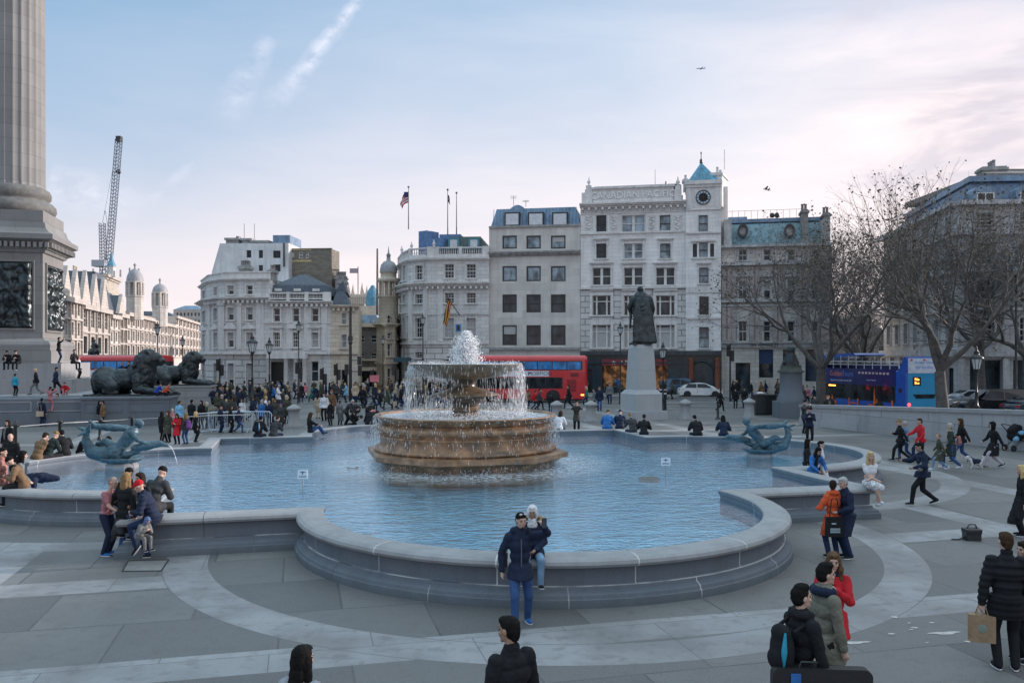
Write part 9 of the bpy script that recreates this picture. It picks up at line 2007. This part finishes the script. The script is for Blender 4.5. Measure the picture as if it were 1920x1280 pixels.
for px, fy, ty, hdg, ps_, tp_, tc, lc, hr_, hcc, sx, lb in MID:
    if ps_ in ('crouch', 'bend'): hh = 1.70; pos = F_(px, fy)
    elif ps_ == 'sitfwd': hh = 1.7; pos = seat(px, 41.4)
    else: pos = F_(px, fy); hh = max(1.45, min(1.88, H-(ty-HY)/F*pos[1]))
    t_, P_ = person(lb, pos, hdg, hh, pose=ps_, top=tp_, tc=tc, lc=lc, hair=hr_, hc=hcc, sex=sx, lod=2, thick=1.08, yaw=rnd.uniform(-15, 15))
    if px == 349: backpack('lilac backpack on the person beside the red coat woman', t_, 'purple', z=1.12, s=.9)
    if px == 1003: backpack('red backpack on a walker right of the fountain water', t_, 'red', z=1.15, s=1.)
    if px == 1067: tote('small teal bag carried by the man in long black coat', world_of(t_, (.27, .1, .78)), 'cyan', .24, .34, pic=False, straps=.1)
    if px == 78: tote('cream shoulder bag of the woman by the panelled wall', world_of(t_, (.05, -.26, .98)), 'beige', .42, .30, pic=False)
    if px == 741: tote('pale bag carried by the small walker near the water', world_of(t_, (-.25, .05, .8)), 'beige', .30, .34, pic=False, straps=.1)
# on the column steps
def on_step(px, z, d, hdg, hh, lb, **kw): person(lb, ((px-CX)/F*d, d, z), hdg, hh, lod=2, **kw)
on_step(110, 3.63, 56.2, 60, 1.70, 'person in black standing on the top step with raised arms', pose='photo', tc='black', lc='djeans', hair='short', hc='dbrown', lh=(-.2, .3, 1.62), rh=(.2, .28, 1.62))
on_step(17, 3.66, 55.4, 170, 1.72, 'left one of two people sitting high on the column steps', pose='sitfwd', tc='black', lc='black', hair='short', hc='black', lh=(.05, .35, .35))
on_step(34, 3.66, 55.4, 175, 1.72, 'right one of two people sitting high on the column steps', pose='sitfwd', tc='black', lc='black', hair='short', hc='dbrown')
on_step(137, 3.66, 56.5, 110, 1.7, 'person in black sitting on the corner of the top step', pose='sit', tc='black', lc='black', hair='short', hc='black')
on_step(147, 2.60, 56.8, 90, 1.5, 'child in white and blue standing on the step corner', tc='white', lc='black', hair='short', hc='dblond')
on_step(68, 1.67, 53.6, 250, 1.68, 'blond person in black jacket and grey trousers walking on the platform', pose='walk', tc='black', lc='grey', hair='short', hc='blond')
on_step(104, 1.67, 53.8, 80, 1.76, 'man in dark jacket striding right on the platform', pose='walk', tc='navy', lc='black', hair='short', hc='black', thick=1.15)
on_step(28, 1.67, 52.4, 10, 1.35, 'child in cyan jacket standing on the platform', tc='cyan', lc='black', hair='short', hc='dbrown')
on_step(124, 1.70, 52.6, 170, 1.25, 'small child in red coat sitting on the platform edge', pose='crouch', tc='red', lc='pink', hair='short', hc='brown')
on_step(94, .80, 50.4, 10, 1.5, 'child in red top and pale trousers climbing the panelled wall', tc='rose', lc='pink', hair='short', hc='dbrown', lh=(-.2, .2, 1.6), rh=(.2, .2, 1.6))
on_step(230, 2.9, 54.6, 190, 1.6, 'person in dark coat sitting behind the back of the nearer lion', pose='sit', tc='navy', lc='dgrey', hair='short', hc='ginger')
on_step(243, 2.95, 54.8, 190, 1.6, 'second person in dark coat up beside the mane of the nearer lion', pose='sit', tc='navy', lc='dgrey', hair='short', hc='black')
on_step(180, 1.75, 56.0, 180, 1.6, 'person in blue and red top behind the tail of the nearer lion', tc='blue', lc='red', hair='short', hc='brown')
on_step(293, 1.72, 51.0, 100, 1.2, 'child in bright blue jacket lying by the paws of the nearer lion', pose='crouch', tc=(.02, .06, .45), lc='black', hair='short', hc='brown')
on_step(308, 1.72, 51.4, 80, 1.2, 'child in orange top beside the blue jacket child at the lion paws', pose='crouch', tc='orange', lc='black', hair='short', hc='brown')
# --- the distant crowd: prototypes copied with their own colours
protos = [person_meshes(pose=a, sex=s, top=tp_, lod=3, hair=hr_, thick=1.1) for a, s, tp_, hr_ in (('stand', 'm', 'jacket', 'short'), ('stand2', 'f', 'coat', 'long'), ('walk', 'm', 'jacket', 'short'), ('walk2', 'f', 'long', 'long'), ('phone', 'm', 'long', 'beanie'), ('pockets', 'm', 'jacket', 'short'), ('walk', 'f', 'coat', 'beanie'), ('stand', 'm', 'long', 'cap'))]
for P_ in protos:
    P_['shoe_me'] = [G.mesh('shoe', [cloth(COL['black']), cloth(COL['dgrey'])]) for G in P_['shoes']]
    setm(P_['body'], (None, None, None))
    P_['top'].materials.append(None); P_['hair'].materials.append(None)
def crowd_person(P_, pos, hdg, hh, tc, lc, hcx, label, group):
    t_ = thing('person', label, 'person', pos, group=group); t_.rotation_euler = (0, 0, -R(hdg)); s = hh/1.75; t_.scale = (s, s, s)
    hm = mk('hair_%d_%d_%d' % tuple(int(q*99) for q in hcx), hcx, .6, var=.35, scale=25)
    for nm, me, ms in (('body', P_['body'], [SK[rnd.choice((0, 0, 1))], cloth(lc), cloth(tc)]), ('jacket', P_['top'], [cloth(tc)]), ('hair', P_['hair'], [hm]), ('shoe', P_['shoe_me'][0], None), ('shoe', P_['shoe_me'][1], None)):
        o = ob(nm, me, None, t_)
        if ms:
            for i, m_ in enumerate(ms): o.material_slots[i].link = 'OBJECT'; o.material_slots[i].material = m_
darks = ['black', 'black', 'navy', 'navy', 'dgrey', 'dgrey', 'olive', 'brown']; brights = ['red', 'blue', 'white', 'grey', 'camel', 'green', 'lblue', 'pink', 'beige', 'khaki']
ZN = [(395, 560, 738, 772, 58, 'in front of the pedimented corner building', 'crowd before the left corner building'), (560, 672, 736, 758, 34, 'in front of the porched and cream buildings', 'crowd before the porched building'), (672, 860, 738, 766, 58, 'between the dark side street and the fountain water', 'crowd left of the fountain water'),
      (395, 545, 770, 800, 14, 'between the street lamp and the steel barriers', 'crowd just behind the barriers'), (1085, 1165, 733, 748, 9, 'on the pavement between the red bus and the statue plinth', 'people by the dark shopfront'), (1225, 1262, 735, 750, 5, 'on the pavement right of the statue plinth', 'people right of the plinth'), (1355, 1480, 738, 752, 12, 'on the pavement before the green-roofed building', 'people before the green-roofed building'),
      (1500, 1545, 752, 768, 8, 'between the stout plinth and the blue bus', 'people left of the blue bus'), (1788, 1900, 731, 742, 5, 'on the pavement beyond the parked cars', 'people beyond the parked cars')]
spots = []
for (x0, x1, y0, y1, n, where, grp) in ZN:
    for i in range(n):
        for tr_ in range(40):
            px = rnd.uniform(x0, x1); py = rnd.uniform(y0, y1)**1.; q = gp(px, py); dm = min([(q-s_).length for s_ in spots] or [9])
            if dm > .55: break
        spots.append(q); br = rnd.random() < .13; tc = rnd.choice(brights if br else darks)
        lab = ('figure in %s ' % {'dgrey': 'dark grey', 'lblue': 'light blue'}.get(tc, tc) if br else 'dark-clothed figure ')+where
        base_c = COL[tc]; crowd_person(rnd.choice(protos), (q.x, q.y, 0), rnd.choice((rnd.uniform(0, 360), 180, 90, 270)), rnd.uniform(1.52, 1.86), base_c, COL[rnd.choice(['black', 'djeans', 'jeans', 'navy', 'dgrey'])], HAIR[rnd.choice(['black', 'brown', 'dbrown', 'dblond', 'blond', 'grey'])], lab, grp+(' in '+tc if br else ''))
# pink placard in the crowd
q = gp(702, 752); pl_ = thing('placard', 'pink placard raised above the crowd left of the fountain', 'placard', (q.x, q.y, 0)); m = MB(); m.tube([(0, 0, 1.0), (0, 0, 2.0)], .02, 5); ob('stick', m, FRD, pl_); m = MB(); m.box(-.42, .42, -.02, .02, 1.75, 2.35); ob('board', m, mk('pink_card', (.60, .18, .22), .7), pl_)
